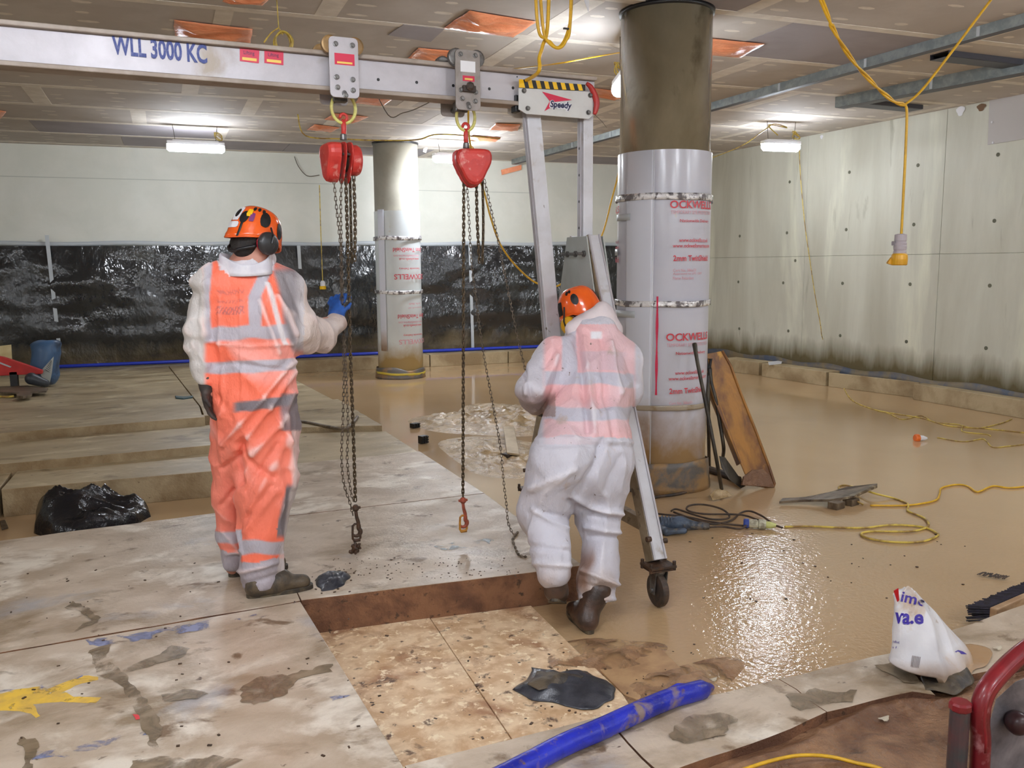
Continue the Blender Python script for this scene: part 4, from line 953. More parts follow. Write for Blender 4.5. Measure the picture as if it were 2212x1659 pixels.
def strand(pxs, Y, parent, name='hand_chain', r=.0032, dyl=None, twist=11):
    """loose hand chain: small links in one mesh"""
    pts = [AY(x, y, Y+(dyl[i] if dyl else 0)) for i, (x, y) in enumerate(pxs)]
    P = np.array(smooth_path(pts, 14)); seg = np.linalg.norm(np.diff(P, axis=0), axis=1); cum = np.r_[0, np.cumsum(seg)]; pitch = .021; n = int(cum[-1]/pitch); mm = MB()
    for i in range(n):
        s = (i+.5)*pitch; p = np.array([np.interp(s, cum, P[:, k]) for k in range(3)]); q = np.array([np.interp(min(s+.005, cum[-1]), cum, P[:, k]) for k in range(3)])-p
        nq = np.linalg.norm(q)
        if nq < 1e-7: continue
        z = q/nq; x0 = CR if i % 2 == 0 else CD*np.array([1, 1, 0]); y = np.cross(z, x0); y /= np.linalg.norm(y); x = np.cross(y, z); hw = .0062; L = .0105
        ring_ = [p+x*hw*cos(a)+z*((L-hw*.5) if sin(a) >= 0 else -(L-hw*.5))+z*hw*sin(a) for a in np.arange(0, 2*pi, 2*pi/8)]
        mm.tube(ring_, .0022, 4, closed=True)
    return mm.build(name, M['chain2'], parent, smooth=True)
def hook(parent, top, mpp, name, ringcol, body, h=.125, muddy=False):
    top = np.array(top); t = 'bottom_hook'
    mm = MB(); mm.lathe(top+np.array([0, 0, -.035]), [(.012, 0), (.02, .012), (.017, .026), (.008, .035)], n=12)
    mm.cyl(top+np.array([0, 0, -.018])-BD3*.026, top+np.array([0, 0, -.018])+BD3*.026, .008, 8)
    hk = mm.build('hook_swivel', body, parent, smooth=False, bevel=.001)
    pts = [top+np.array([0, 0, -.035]), top+np.array([.0, 0, -.07])+BD3*.004, top+np.array([0, 0, -.10])+BD3*.012]+[top+np.array([0, 0, -.13])+BD3*.022*sin(a)+np.array([0, 0, -.022+.022*cos(a)-.0]) for a in np.linspace(.6, 4.2, 9)]
    mm = MB(); mm.tube(smooth_path(pts, 3), .011, 8, rr=list(np.interp(np.arange(len(smooth_path(pts, 3))), [0, len(smooth_path(pts, 3))*.5, len(smooth_path(pts, 3))], [.009, .013, .006]))); mm.build('bottom_hook', body, parent, smooth=True)
    c = top+np.array([0, 0, -.152]); w, hh = .021, .045
    pr = [c+BD3*w*sg+np.array([0, 0, zz]) for sg, zz in ((-1, -hh*.8), (-1, 0), (-.9, hh*.8), (-.4, hh), (.4, hh), (.9, hh*.8), (1, 0), (1, -hh*.8), (.6, -hh), (-.6, -hh))]
    mm = MB(); mm.tube(pr, .0065, 7, closed=True); mm.box(c+np.array([0, 0, -hh]), (.036, .022, .014), RB); mm.build('hook_ring', ringcol, parent, smooth=True)
def rtri(c, ax, rx, rz, d0, d1, n=36, dome=.5, k=3):
    """rounded triangular housing: outline points down, extruded along ax"""
    ax = np.array(ax, float); ax /= np.linalg.norm(ax); u = np.cross(np.array([0, 0, 1.0]), ax); u /= np.linalg.norm(u)
    prof = []
    for i in range(n):
        a = 2*pi*i/n; rr = 1+.13*cos(3*(a-pi/2)+pi); x = rx*rr*cos(a); z = rz*rr*sin(a)
        if z > rz*.62: z = rz*.62+(z-rz*.62)*.35
        prof.append((x, z))
    V = []; F_ = []
    rings = [(1.0, 0.0), (1.0, .55), (.96, .8), (.85, .95), (.6, 1.0)]
    for s, t_ in rings:
        for x, z in prof: V.append(c+u*x*s+np.array([0, 0, z*s+rz*.06])+ax*(d0+(d1-d0)*t_))
    for j in range(len(rings)-1):
        for i in range(n): F_.append((j*n+i, j*n+(i+1) % n, (j+1)*n+(i+1) % n, (j+1)*n+i))
    F_.append(tuple(range(n-1, -1, -1))); F_.append(tuple((len(rings)-1)*n+i for i in range(n)))
    return V, F_
def hoist(c, ax, label, Y):
    t = thing('chain_hoist', (c[0], c[1], c[2]-.12), label, 'chain hoist', 'red chain hoists under the gantry beam')
    c = np.array(c); ax = np.array(ax, float); ax /= np.linalg.norm(ax)
    V, F_ = rtri(c, ax, .094, .106, .036, .104); mm = MB(); mm.add(V, F_); cv = mm.build('front_cover', M['red'], t, smooth=False, bevel=.004)
    mm = MB(); mm.lathe(c+ax*.100, [(.03, 0), (.028, .004), (.01, .005)], ax, 18); mm.build('cover_boss', M['red'], cv, bevel=.001)
    for d0, d1 in ((.012, .018), (-.020, -.014)):
        V, F_ = rtri(c, ax, .098, .110, d0, d1); mm = MB(); mm.add(V, F_); mm.build('frame_plate', M['red'], t)
    mm = MB(); mm.lathe(c-ax*.012, [(.06, 0), (.045, .006), (.045, .014), (.06, .02)], ax, 20); mm.build('load_wheel', M['rubber'], t)
    mm = MB(); mm.lathe(c-ax*.026, [(.074, 0), (.078, -.004), (.078, -.040), (.070, -.054), (.04, -.064), (.01, -.066)], ax, 28); mm.build('hand_wheel_cover', M['red'], t, smooth=False, bevel=.003)
    mm = MB(); mm.lathe(c-ax*.021, [(.07, 0), (.06, -.002), (.06, -.004)], ax, 20); mm.build('hand_wheel', M['rubber'], t)
    for a in (0.3, 2.8, 4.7):
        u = np.cross([0, 0, 1], ax); q = c+u*.07*cos(a)+np.array([0, 0, .075*sin(a)]); mm = MB(); mm.cyl(q-ax*.025, q+ax*.024, .007, 8); mm.build('stay_bolt', M['bolt'], t)
    return t, c
H1 = AY(742, 346, YH1); H2 = AY(1018, 358, YH2)
axf = -np.array([CD[0], CD[1], 0]); axf /= np.linalg.norm(axf)
rot = lambda v, a: np.array([v[0]*cos(a)-v[1]*sin(a), v[0]*sin(a)+v[1]*cos(a), v[2]])
ho1, _ = hoist(H1, rot(axf, radians(-62)), 'red chain hoist seen edge-on, hanging from the left trolley near the worker in orange', YH1)
ho2, _ = hoist(H2, rot(axf, radians(14)), 'red chain hoist seen face-on with a rounded triangular cover, hanging from the right trolley', YH2)
def tophook(parent, top, bot, x_shift=0):
    top, bot = np.array(top), np.array(bot); L = top[2]-bot[2]
    pts = [top+np.array([0, 0, -.012])+BD3*.018*cos(a)*1+np.array([0, 0, .018*sin(a)+.012]) for a in np.linspace(-2.2, 3.4, 12)]
    mm = MB(); mm.tube(pts[::-1], .008, 8); mm.build('top_hook', M['red'], parent, smooth=True)
    mm = MB(); mm.tube([top+np.array([0, 0, -.01]), top+np.array([0, 0, -L*.4]), top+np.array([0, 0, -L*.55]), bot], .012, 10, rr=[.010, .014, .013, .012]); mm.build('hook_shank', M['red'], parent, smooth=True)
    mm = MB(); mm.lathe(bot+np.array([0, 0, -.005]), [(.018, 0), (.016, .025), (.012, .03)], n=12); mm.build('hook_collar', M['bolt'], parent)
tophook(ho1, AY(742, 254, YH1), AY(742, 300, YH1))
tophook(ho2, AY(1006, 274, YH2), AY(1007, 318, YH2))
# load chains
def px_path(pts, Y, dy=0): return [AY(x, y, Y+dy) for x, y in pts]
chain(px_path([(747, 388), (752, 560), (757, 760), (764, 960), (768, 1090)], YH1), ho1)
chain(px_path([(756, 385), (758, 480), (760, 572)], YH1, .015), ho1, facing_=.5)
chain(px_path([(764, 380), (767, 480), (766, 570)], YH1, -.01), ho1)
chain(px_path([(1002, 392), (1001, 700), (1000, 1075)], YH2), ho2)
chain(px_path([(1029, 396), (1031, 480), (1036, 570)], YH2), ho2)
chain(px_path([(1042, 388), (1044, 480), (1042, 572)], YH2, -.01), ho2, facing_=.4)
hook(ho1, AY(768, 1090, YH1), 1, 'a', M['rustmud'], M['rustmud'])
hook(ho2, AY(1000, 1074, YH2), 1, 'b', M['ochre'], mat('faded_red_hook', (176, 84, 62), (130, 70, 50), scale=20, rough=.5))
hb = AY(768, 1178, YH1)
mm = MB()
for k_ in range(26):
    a = k_*2.4; q = hb+np.array([.028*cos(a)*(k_ % 5)/4, .03*sin(a)*(k_ % 4)/3, -.02+.02*cos(k_)]); mm.lathe(q, [(.004, 0), (.012, .006), (.004, .014)], (sin(a), cos(a), .6), 6)
mm.build('mud_clot', M['rustmud'], ho1)
# hand chains
strand([(721, 388), (727, 450), (736, 540), (737, 640), (740, 700), (743, 800), (741, 900), (738, 980), (742, 1040), (757, 1090), (764, 1120)], YH1-.02, ho1)
strand([(738, 388), (736, 450), (738, 540), (740, 640), (744, 720), (748, 820), (752, 920), (750, 990), (756, 1050), (764, 1085)], YH1-.03, ho1)
strand([(1046, 388), (1058, 440), (1076, 520), (1092, 600), (1108, 680), (1130, 780), (1152, 858)], YH2-.02, ho2, dyl=[0, 0, 0, -.02, -.06, -.14, -.25])
strand([(1008, 392), (1012, 450), (1018, 560), (1030, 660), (1044, 760), (1062, 860), (1080, 960), (1088, 1040), (1094, 1090), (1098, 1130), (1112, 1160)], YH2+.05, ho2, dyl=[0, 0, 0, 0, .0, 0, 0, 0, 0, 0, 0])
p0 = AY(1112, 1160, YH2+.05); pl_ = [p0]+[G(x, y, ZS+.006) for x, y in ((1118, 1150), (1108, 1165), (1114, 1185), (1122, 1199), (1138, 1203))]
P = np.array(smooth_path(pl_, 8)); mm = MB(); mm.tube([p for p in P], .006, 6, rr=[.006+.003*sin(i*1.7) for i in range(len(P))]); mm.build('hand_chain', M['chain2'], ho2)
# ================================================================ PEOPLE
class Sdf:
    """smoothly joined tapered limbs sampled on a grid and turned into one closed surface"""
    def __init__(s): s.p = []
    def limb(s, a, b, ra, rb, k=.03, flat=None):     # flat=(direction, factor): squash the section along a direction
        s.p.append(('l', np.array(a, float), np.array(b, float), ra, rb, k, flat)); return s
    def ball(s, c, r, k=.03, axes=None):             # r: 3 radii, axes: 3x3 rows
        s.p.append(('b', np.array(c, float), np.array(r, float) if hasattr(r, '__len__') else np.array([r]*3, float), k, np.eye(3) if axes is None else np.array(axes))); return s
    def ev(s, X):
        d = None
        for q in s.p:
            if q[0] == 'l':
                _, a, b, ra, rb, k, flat = q; ab = b-a; L2 = ab@ab+1e-9
                t = np.clip(((X-a)@ab)/L2, 0, 1); v = X-a-t[:, None]*ab
                if flat is not None:
                    w = np.array(flat[0], float); w /= np.linalg.norm(w); v = v+np.outer((v@w)*(1/flat[1]-1), w)
                di = np.sqrt((v*v).sum(1))-(ra+(rb-ra)*t)
                if flat is not None: di = di*min(1, (1+flat[1])/2)
            else:
                _, c, r, k, ax = q; v = (X-c)@ax.T/r; n = np.sqrt((v*v).sum(1)); di = (n-1)*r.min()
            if d is None: d = di
            else:
                h = np.clip(.5+.5*(d-di)/k, 0, 1); d = d*(1-h)+di*h-k*h*(1-h)
        return d
    def bounds(s):
        lo = np.full(3, 1e9); hi = -lo
        for q in s.p:
            if q[0] == 'l':
                r = max(q[3], q[4])*(1.0 if q[6] is None else max(1, q[6][1])); P = np.stack([q[1], q[2]])
            else: r = q[2].max(); P = q[1][None]
            lo = np.minimum(lo, P.min(0)-r); hi = np.maximum(hi, P.max(0)+r)
        return lo-.03, hi+.03
    def mesh(s, h=.01, cut=None):
        lo, hi = s.bounds(); n = np.ceil((hi-lo)/h).astype(int)+1
        ax = [lo[i]+h*np.arange(n[i]) for i in range(3)]
        Xg = np.stack(np.meshgrid(*ax, indexing='ij'), -1).reshape(-1, 3)
        D = np.concatenate([s.ev(Xg[i:i+400000]) for i in range(0, len(Xg), 400000)])
        if cut is not None: D = np.maximum(D, cut(Xg))
        D = D.reshape(n); return surf_nets(D, lo, h)
def surf_nets(D, lo, h):
    S = D < 0; nx, ny, nz = D.shape
    c = np.zeros((nx-1, ny-1, nz-1), np.int8)
    for i in (0, 1):
        for j in (0, 1):
            for k in (0, 1): c += S[i:nx-1+i, j:ny-1+j, k:nz-1+k]
    act = (c > 0) & (c < 8); idx = -np.ones(act.shape, int); I = np.argwhere(act); idx[act] = np.arange(len(I))
    acc = np.zeros((len(I), 3)); cnt = np.zeros(len(I)); cor = [(i, j, k) for i in (0, 1) for j in (0, 1) for k in (0, 1)]
    for a in cor:
        for ax in range(3):
            if a[ax]: continue
            b = list(a); b[ax] = 1
            da = D[I[:, 0]+a[0], I[:, 1]+a[1], I[:, 2]+a[2]]; db = D[I[:, 0]+b[0], I[:, 1]+b[1], I[:, 2]+b[2]]
            m = (da < 0) != (db < 0); t = np.where(m, da/(da-db+1e-12), 0)
            p = np.tile(np.array(a, float), (len(I), 1)); p[:, ax] += t; acc += p*m[:, None]; cnt += m
    V = lo+h*(I+acc/np.maximum(cnt, 1)[:, None])
    F_ = []
    for ax in range(3):
        o1, o2 = (ax+1) % 3, (ax+2) % 3
        sl = [slice(1, -1)]*3; sl[ax] = slice(0, None)
        A = S[tuple(slice(0, -1) if i == ax else slice(1, -1) for i in range(3))]; B = S[tuple(slice(1, None) if i == ax else slice(1, -1) for i in range(3))]
        E_ = np.argwhere(A != B); base = E_.copy(); base[:, o1] += 1; base[:, o2] += 1
        e1 = np.zeros(3, int); e1[o1] = 1; e2 = np.zeros(3, int); e2[o2] = 1
        q = [base-e1-e2, base-e2, base, base-e1]; ids = np.stack([idx[x[:, 0], x[:, 1], x[:, 2]] for x in q], 1)
        fl_ = A[tuple(E_.T)]; ids[~fl_] = ids[~fl_][:, ::-1]; F_.append(ids)
    F_ = np.concatenate(F_); F_ = F_[(F_ >= 0).all(1)]; return V, F_
def normals(V, F_):
    n = np.cross(V[F_[:, 2]]-V[F_[:, 0]], V[F_[:, 3]]-V[F_[:, 1]]); N = np.zeros_like(V)
    for i in range(4): np.add.at(N, F_[:, i], n)
    return N/(np.linalg.norm(N, axis=1)[:, None]+1e-12)
def relax(V, F_, it=2, w=.5):
    for _ in range(it):
        A = np.zeros_like(V); c = np.zeros(len(V))
        for i in range(4):
            for j in (1, 3): np.add.at(A, F_[:, i], V[F_[:, (i+j) % 4]]); np.add.at(c, F_[:, i], 1)
        V = V*(1-w)+w*A/np.maximum(c, 1)[:, None]
    return V
def paint(o, colf):
    me = o.data; a = me.color_attributes.new('coat', 'FLOAT_COLOR', 'POINT')
    C_ = np.concatenate([colf, np.ones((len(colf), 1))], 1).astype(np.float32); a.data.foreach_set('color', C_.ravel())
def seg_dist(V, pts):
    best = np.full(len(V), 1e9)
    for a, b in zip(pts[:-1], pts[1:]):
        a, b = np.array(a), np.array(b); ab = b-a; t = np.clip(((V-a)@ab)/(ab@ab+1e-9), 0, 1); best = np.minimum(best, np.linalg.norm(V-a-t[:, None]*ab, axis=1))
    return best
L3 = lambda c: np.array(lin(c)[:3])
def cmix(C, m, col): m = np.clip(m, 0, 1)[:, None]; return C*(1-m)+L3(col)*m
def sstep(x, a, b): t = np.clip((x-a)/(b-a), 0, 1); return t*t*(3-2*t)
def proj_arr(P):    # picture position of points, used once to transfer measured creases onto the cloth
    v = P-CC; z = v@CD; return CX+F_PX*(v@CR)/z, CY-F_PX*(v@CU)/z

M['suit'] = mat('thin_coverall', (230, 230, 235), rough=.5, attr='coat', bump=.7, bscale=13, stretch=(1.3, 1.3, .7), bdist=.02)
M['suit_m'] = mat('muddy_coverall', (230, 230, 235), rough=.5, attr='coat', bump=.7, bscale=13, stretch=(1.3, 1.3, .7), bdist=.02, spots=[((112, 90, 78), 26, .67, .71), ((190, 170, 158), 5, .6, .72)])
M['skin'] = mat('skin', (206, 150, 128), (190, 130, 110), scale=10, rough=.5)
M['hair'] = mat('dark_hair', (38, 30, 26), (24, 20, 18), scale=60, rough=.6, bump=.6, bscale=120)
M['helmet'] = mat('orange_helmet', (238, 98, 28), (228, 86, 24), scale=5, rough=.18, coat=.5)
M['muff_b'] = mat('worn_black_cup', (46, 46, 48), (130, 126, 120), scale=16, rough=.35, contrast=(.55, .62))
M['muff_y'] = mat('yellow_cup', (226, 170, 34), (206, 150, 30), scale=10, rough=.35)
M['pad_r'] = mat('red_cushion', (186, 30, 50), rough=.5)
M['glove_b'] = mat('blue_glove', (36, 92, 176), (30, 76, 150), scale=20, rough=.6, bump=.2, bscale=80)
M['glove_d'] = mat('dark_glove', (70, 58, 52), (50, 44, 42), scale=20, rough=.6)
M['boot'] = mat('muddy_boot', (62, 54, 46), (92, 78, 60), scale=14, rough=.5, bump=.4, bscale=50)
M['boot2'] = mat('brown_wellington', (84, 62, 50), (58, 46, 40), scale=10, rough=.35, bump=.3, bscale=40)
M['sole'] = mat('boot_sole', (96, 84, 64), (54, 46, 38), scale=20, rough=.6)

def head_parts(body_sdf, c, f, u, R_=.0):
    """adds skull, jaw, nose, ears to the body; f = gaze, u = up"""
    f = np.array(f, float); f /= np.linalg.norm(f); u = np.array(u, float); u -= f*(u@f); u /= np.linalg.norm(u); r = np.cross(f, u); ax = np.stack([r, f, u])
    P = lambda x, y, z: c+r*x+f*y+u*z
    body_sdf.ball(P(0, -.005, .03), (.076, .096, .095), .02, ax).ball(P(0, .02, -.045), (.062, .075, .07), .03, ax)
    body_sdf.ball(P(0, .055, -.085), (.032, .03, .025), .03, ax)
    body_sdf.limb(P(0, .088, .015), P(0, .108, -.022), .009, .013, .012)
    for s in (-1, 1):
        body_sdf.ball(P(.078*s, -.005, -.01), (.01, .018, .032), .008, ax)
        body_sdf.ball(P(.035*s, .07, -.03), (.022, .018, .02), .02, ax)
    body_sdf.limb(P(-.02, .088, -.052), P(.02, .088, -.052), .008, .008, .01)
    return r, f, u, P
def helmet(parent, P, r, f, u, wornmarks):
    mm = MB(); n, k = 48, 20; A, B_, H_ = .106, .130, .118
    c0 = P(0, -.002, .045)
    def hp(th, t, off=0.0):   # t 0 rim .. 1 crown ; th 0 = forward
        rimdrop = -.035-.018*cos(2*th)*.5-.02*(cos(th) < -.3)*(-cos(th))
        ph = t*pi/2; z = rimdrop*(1-t)**2+H_*sin(ph); s = cos(ph)**.62
        return c0+r*(A+off)*s*sin(th)+f*(B_+off)*s*cos(th)*(1.0 if t > .06 else 1.04)+u*(z+off*sin(ph))
    mm.grid(lambda a, t: hp(2*pi*a, t*.995), n, k)
    o = mm.build('helmet', M['helmet'], parent, smooth=True, solid=.006)
    mm = MB(); mm.tube([hp(2*pi*i/n, .0) for i in range(n)], .005, 6, closed=True); mm.build('helmet_rim', M['helmet'], o, smooth=True)
    for (th, t, w, h_, mk, nm) in wornmarks:
        mm = MB(); N_ = 14; cpt = []
        for i in range(N_):
            a = 2*pi*i/N_; sx, sz = cos(a), sin(a)
            if nm in ('sticker', 'name_label', 'clip'): m_ = max(abs(sx), abs(sz)); sx, sz = sx/m_, sz/m_
            cpt.append(hp(th+w*sx/A, t+h_*sz/.15, .0062 if nm != 'emblem' else .0075))
        cen = hp(th, t, .007 if nm != 'emblem' else .0082); mm.add([cen]+cpt, [(0, 1+i, 1+(i+1) % N_) for i in range(N_)]); mm.build(nm, M[mk] if isinstance(mk, str) else mk, o, solid=.002)
    return o, hp
def ear_cup(parent, P, r, s, cup, pad, fwd=0.0, down=-.02, big=1.0, name='ear_defender', hp=None):
    c = P(.088*s, fwd, down); ax = r*s; mm = MB(); k = big
    mm.lathe(c, [(.030*k, -.006), (.036*k, 0), (.036*k, .010)], ax, 20); po = mm.build('ear_cushion', pad, parent, smooth=True)
    mm = MB(); mm.lathe(c+ax*.010, [(.037*k, 0), (.041*k, .006), (.040*k, .022), (.033*k, .032), (.016*k, .037), (.004, .038)], ax, 24); e = mm.build(name, cup, parent, smooth=True)
    mm = MB(); mm.tube([c+ax*.05, c+ax*.05+(P(0, 0, 1)-P(0, 0, 0))*.03, P(.105*s, fwd*.6, .07)], .005, 6); mm.build('cup_arm', M['black'], e)
    return e
def fingers(sd, wrist, dirv, palmn, curl, r=.0085, spread=.019, L=.08, thumb=1):
    """palm plus four curled fingers and a thumb; palmn = direction the palm faces"""
    d = np.array(dirv, float); d /= np.linalg.norm(d); pn = np.array(palmn, float); pn -= d*(pn@d); pn /= np.linalg.norm(pn); sd_ = np.cross(d, pn)
    w = np.array(wrist, float)
    sd.limb(w, w+d*.045, .024, .034, .02, (pn, .6)).limb(w+d*.04-sd_*.02, w+d*.085-sd_*.028, .016, .014, .02).limb(w+d*.04+sd_*.02, w+d*.085+sd_*.028, .016, .014, .02)
    sd.limb(w+d*.05, w+d*.085, .028, .022, .02, (pn, .6))
    for i in range(4):
        b = w+d*.088+sd_*(i-1.5)*spread; le = L*(.86, 1.0, .95, .74)[i if thumb > 0 else 3-i]; p = b; a = 0.0
        for j, fr in enumerate((.45, .32, .25)):
            a += curl*(.7, 1.0, .8)[j]; q = p+(d*cos(a)+pn*sin(a))*le*fr; sd.limb(p, q, r*(1-.1*j), r*(1-.1*(j+1)), .004); p = q
    b = w+d*.03-sd_*.03*thumb; q = b+(d*.6-sd_*thumb*.8+pn*.35)*.04; sd.limb(b, q, .013, .0105, .01); q2 = q+(d*.8+pn*.7*min(1, curl+.2))*.032; sd.limb(q, q2, .0105, .008, .005)
def boot(parent, heel, toe, top, name, m, shaft_r=.058, zg=0.0, tall=.16, pitch=0.0):
    heel = np.array(heel, float); toe = np.array(toe, float); d = toe-heel; L = np.linalg.norm(d); d /= L; up = np.array([0, 0, 1.0]); up -= d*(up@d); up /= np.linalg.norm(up); sd_ = np.cross(d, up)
    s = Sdf(); Z = lambda x, z, y=0: heel+d*L*x+up*z+sd_*y
    s.limb(Z(.12, .045), Z(.42, .045), .043, .046, .03).limb(Z(.42, .045), Z(.84, .038), .046, .040, .03, (up, .85)).limb(Z(.2, .06), Z(.55, .075), .045, .036, .03)
    s.limb(Z(.2, .07), top, .05, shaft_r, .03)
    def cut(X): return -((X-heel)@up-.008)
    V, F_ = s.mesh(.008, cut); V = relax(V, F_, 2); N = normals(V, F_); V = V+N*(.003*abs(sn(V, 12, 101)))[:, None]
    o = link_mesh(name, V, F_, m, parent, True)
    mm = MB(); pts = []
    for a in np.linspace(0, 2*pi, 26, endpoint=False):
        x = .5+.5*cos(a); w = (.036+.012*sstep(np.array([x]), .3, .75)[0])*(1-.0)*abs(sin(a))**.6*np.sign(sin(a)); pts.append(Z(x*1.01-.005, 0, w))
    mm.plate(pts, up, .022); mm.build('sole', M['sole'], o, bevel=.003)
    for k in range(5):
        if name == 'boot' and m is M['boot']:
            q0 = Z(.42+.05*k, .092-.005*k, -.018); q1 = Z(.42+.05*k, .092-.005*k, .018); MB().tube([q0, (q0+q1)/2+up*.006, q1], .003, 5).build('lace', M['black'], o)
    return o

_a = radians(35); ROT1 = np.array([[cos(_a), 0, -sin(_a)], [0, 1, 0], [sin(_a), 0, cos(_a)]]); _a = radians(-15); ROT2 = np.array([[cos(_a), 0, -sin(_a)], [0, 1, 0], [sin(_a), 0, cos(_a)]])
# ---------------------------------------------------------------- worker 1: orange hi-vis under a clear coverall
Y1 = 4.28
J = lambda x, y, dy=0.0: AY(x, y, Y1+dy)
w1 = thing('person', (J(560, 1270)[0], Y1+.02, ZS), 'standing worker in orange hi-vis under a translucent coverall, blue glove raised to the chain', 'person')
S = 1/445.0
fw = CR*.82+np.array([CD[0], CD[1], 0])*.57; fw = fw/np.linalg.norm(fw)          # where the body faces: right and away
rt = np.cross(fw, [0, 0, 1])                                                          # body's right: towards the camera-right
back = -np.array([CD[0], CD[1], 0]); back /= np.linalg.norm(back)
bd = np.array([CD[0], CD[1], 0]); bd /= np.linalg.norm(bd)
c = Sdf()
FL = (bd, .62)
c.limb(J(540, 660), J(538, 710), .165, .195, .06, (bd, .66)).limb(J(538, 700), J(540, 860), .200, .195, .06, (bd, .72)).limb(J(540, 860), J(548, 935), .195, .175, .06, (bd, .75))
c.limb(J(468, 612), J(612, 614), .078, .085, .06)
c.limb(J(500, 600), J(582, 600), .07, .07, .05)
c.limb(J(535, 590), J(535, 578), .078, .078, .03)
# left arm (hangs)
c.limb(J(456, 622), J(438, 715, .02), .080, .068, .05).limb(J(434, 715, .02), J(441, 800, -.02), .072, .056, .04).limb(J(441, 800, -.02), J(446, 822, -.03), .056, .046, .02)
# right arm raised to the chain
c.limb(J(622, 630), J(640, 716, -.02), .088, .088, .05).limb(J(640, 716, -.02), J(700, 722, .14), .088, .075, .05).limb(J(700, 722, .14), J(727, 694, .26), .073, .052, .03)
# legs
c.limb(J(505, 930, .08), J(494, 1060, .16), .115, .072, .05).limb(J(494, 1060, .16), J(500, 1160, .24), .072, .058, .04).limb(J(500, 1160, .24), J(503, 1216, .25), .06, .052, .04)
c.limb(J(578, 930, -.0), J(574, 1050, -.02), .155, .132, .05, (bd, .8)).limb(J(574, 1050, -.02), J(566, 1150, -.02), .13, .105, .05).limb(J(566, 1150, -.02), J(566, 1250, -.0), .105, .102, .04)
cutz = G(566, 1286, ZS)[2]+.05
V, F_ = c.mesh(.008, cut=lambda X: -(X[:, 2]-(ZS+.045)))
V = relax(V, F_, 2); N = normals(V, F_)
px, py = proj_arr(V); z = V[:, 2]; facing_cam = (N@back)
# creases measured along the cloth: (points, width, height)
def crease(V, N, lst, Yb, S=S):
    D = np.zeros(len(V)); px, py = proj_arr(V)
    for pts, w, h in lst:
        best = np.full(len(V), 1e9); tt = 0
        for (ax_, ay_), (bx, by) in zip(pts[:-1], pts[1:]):
            dx, dy = bx-ax_, by-ay_; t = np.clip(((px-ax_)*dx+(py-ay_)*dy)/(dx*dx+dy*dy), 0, 1); best = np.minimum(best, np.hypot(px-ax_-t*dx, py-ay_-t*dy))
        D += h*np.exp(-(best/w)**2)*(N@back > -.2)
    return D
cr1 = [([(480, 960), (560, 870), (630, 780)], 7, .014), ([(510, 975), (600, 860), (635, 800)], 6, .010), ([(545, 980), (605, 920), (632, 850)], 7, .012), ([(500, 900), (470, 860)], 8, -.008),
       ([(515, 960), (555, 1010), (590, 1030)], 7, -.010), ([(540, 1100), (620, 950)], 9, .010), ([(530, 1060), (600, 960)], 6, -.008), ([(525, 1150), (600, 1060)], 7, .007), ([(530, 1120), (585, 1050)], 5, -.006),
       ([(525, 955), (512, 985), (520, 1040)], 9, -.028), ([(470, 790), (500, 784), (620, 800)], 5, -.006), ([(445, 738), (540, 750), (630, 742)], 4, .006), ([(475, 640), (478, 900)], 5, .005), ([(520, 620), (523, 880)], 4, .005),
       ([(600, 640), (640, 720)], 6, .012), ([(620, 600), (655, 700)], 6, -.008), ([(560, 650), (600, 760)], 6, .008), ([(425, 640), (430, 760)], 6, -.008), ([(418, 740), (445, 790)], 5, .008),
       ([(480, 1010), (515, 990)], 6, -.010), ([(480, 1090), (515, 1050)], 6, -.008), ([(522, 1235), (600, 1215)], 5, .010), ([(525, 1262), (612, 1240)], 5, -.007), ([(490, 1195), (518, 1190)], 5, .008), ([(620, 900), (632, 1050)], 8, .012)]
disp = crease(V, N, cr1, Y1)
Pn = V*np.array([1, 1, .55]); disp = disp*1.35+.013*np.clip(1-np.abs(sn(V@ROT1*np.array([1.6, 1.6, .55]), 7.0, 124)), 0, 1)**3+.009*(1-np.abs(sn(Pn, 5.0, 111)))*1.1-.007+.0045*sn(V*np.array([1, 1, .7]), 12, 112)+.002*sn(V, 30, 113)
armw = ((px > 650) & (py < 780)) | (px < 455)
disp += armw*.006*sn(V*np.array([1, 1, 1.6]), 17, 114)
V = V+N*disp[:, None]
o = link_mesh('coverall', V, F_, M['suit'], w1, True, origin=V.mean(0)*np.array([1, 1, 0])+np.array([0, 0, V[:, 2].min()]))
# garment colours seen through the thin coverall
wob = 4*sn(V, 6, 115)+2*sn(V, 19, 116)
pyw = py+wob; pxw = px+wob
ORG, ORG2, GRY, WHT, DRK, HEM = (255, 122, 92), (240, 140, 122), (186, 180, 190), (222, 214, 216), (122, 114, 120), (172, 164, 172)
C_ = np.tile(L3(ORG), (len(V), 1))
C_ = cmix(C_, sstep(sn(V*np.array([1, 1, .6]), 3.5, 117), -.3, 1.0)*.75, ORG2)
C_ = cmix(C_, sstep(sn(V*np.array([1.6, 1, .9])+V[:, [2]]*np.array([[.8, 0, 0]]), 7, 118), .35, 1.0)*.5, (246, 190, 184))
on = lambda lo, hi, v, e=2.5: sstep(v, lo-e, lo+e)*(1-sstep(v, hi-e, hi+e))
tors = (py < 900)
fm = facing_cam > -2
C_ = cmix(C_, on(706, 734, pyw-(px-540)*-.02), GRY); C_ = cmix(C_, on(778, 803, pyw+(px-540)*.03), GRY)
C_ = cmix(C_, on(864, 886, pyw+(px-540)*.08)*on(505, 650, px, 8), DRK)
C_ = cmix(C_, on(437, 456, pxw-np.maximum(0, 640-py)*.12)*(py < 720), GRY)
xs_ = 552+np.clip((640-py), 0, 80)*.42; C_ = cmix(C_, on(-12, 13, px-xs_+wob*.5)*(py < 715)*(py > 560), GRY)
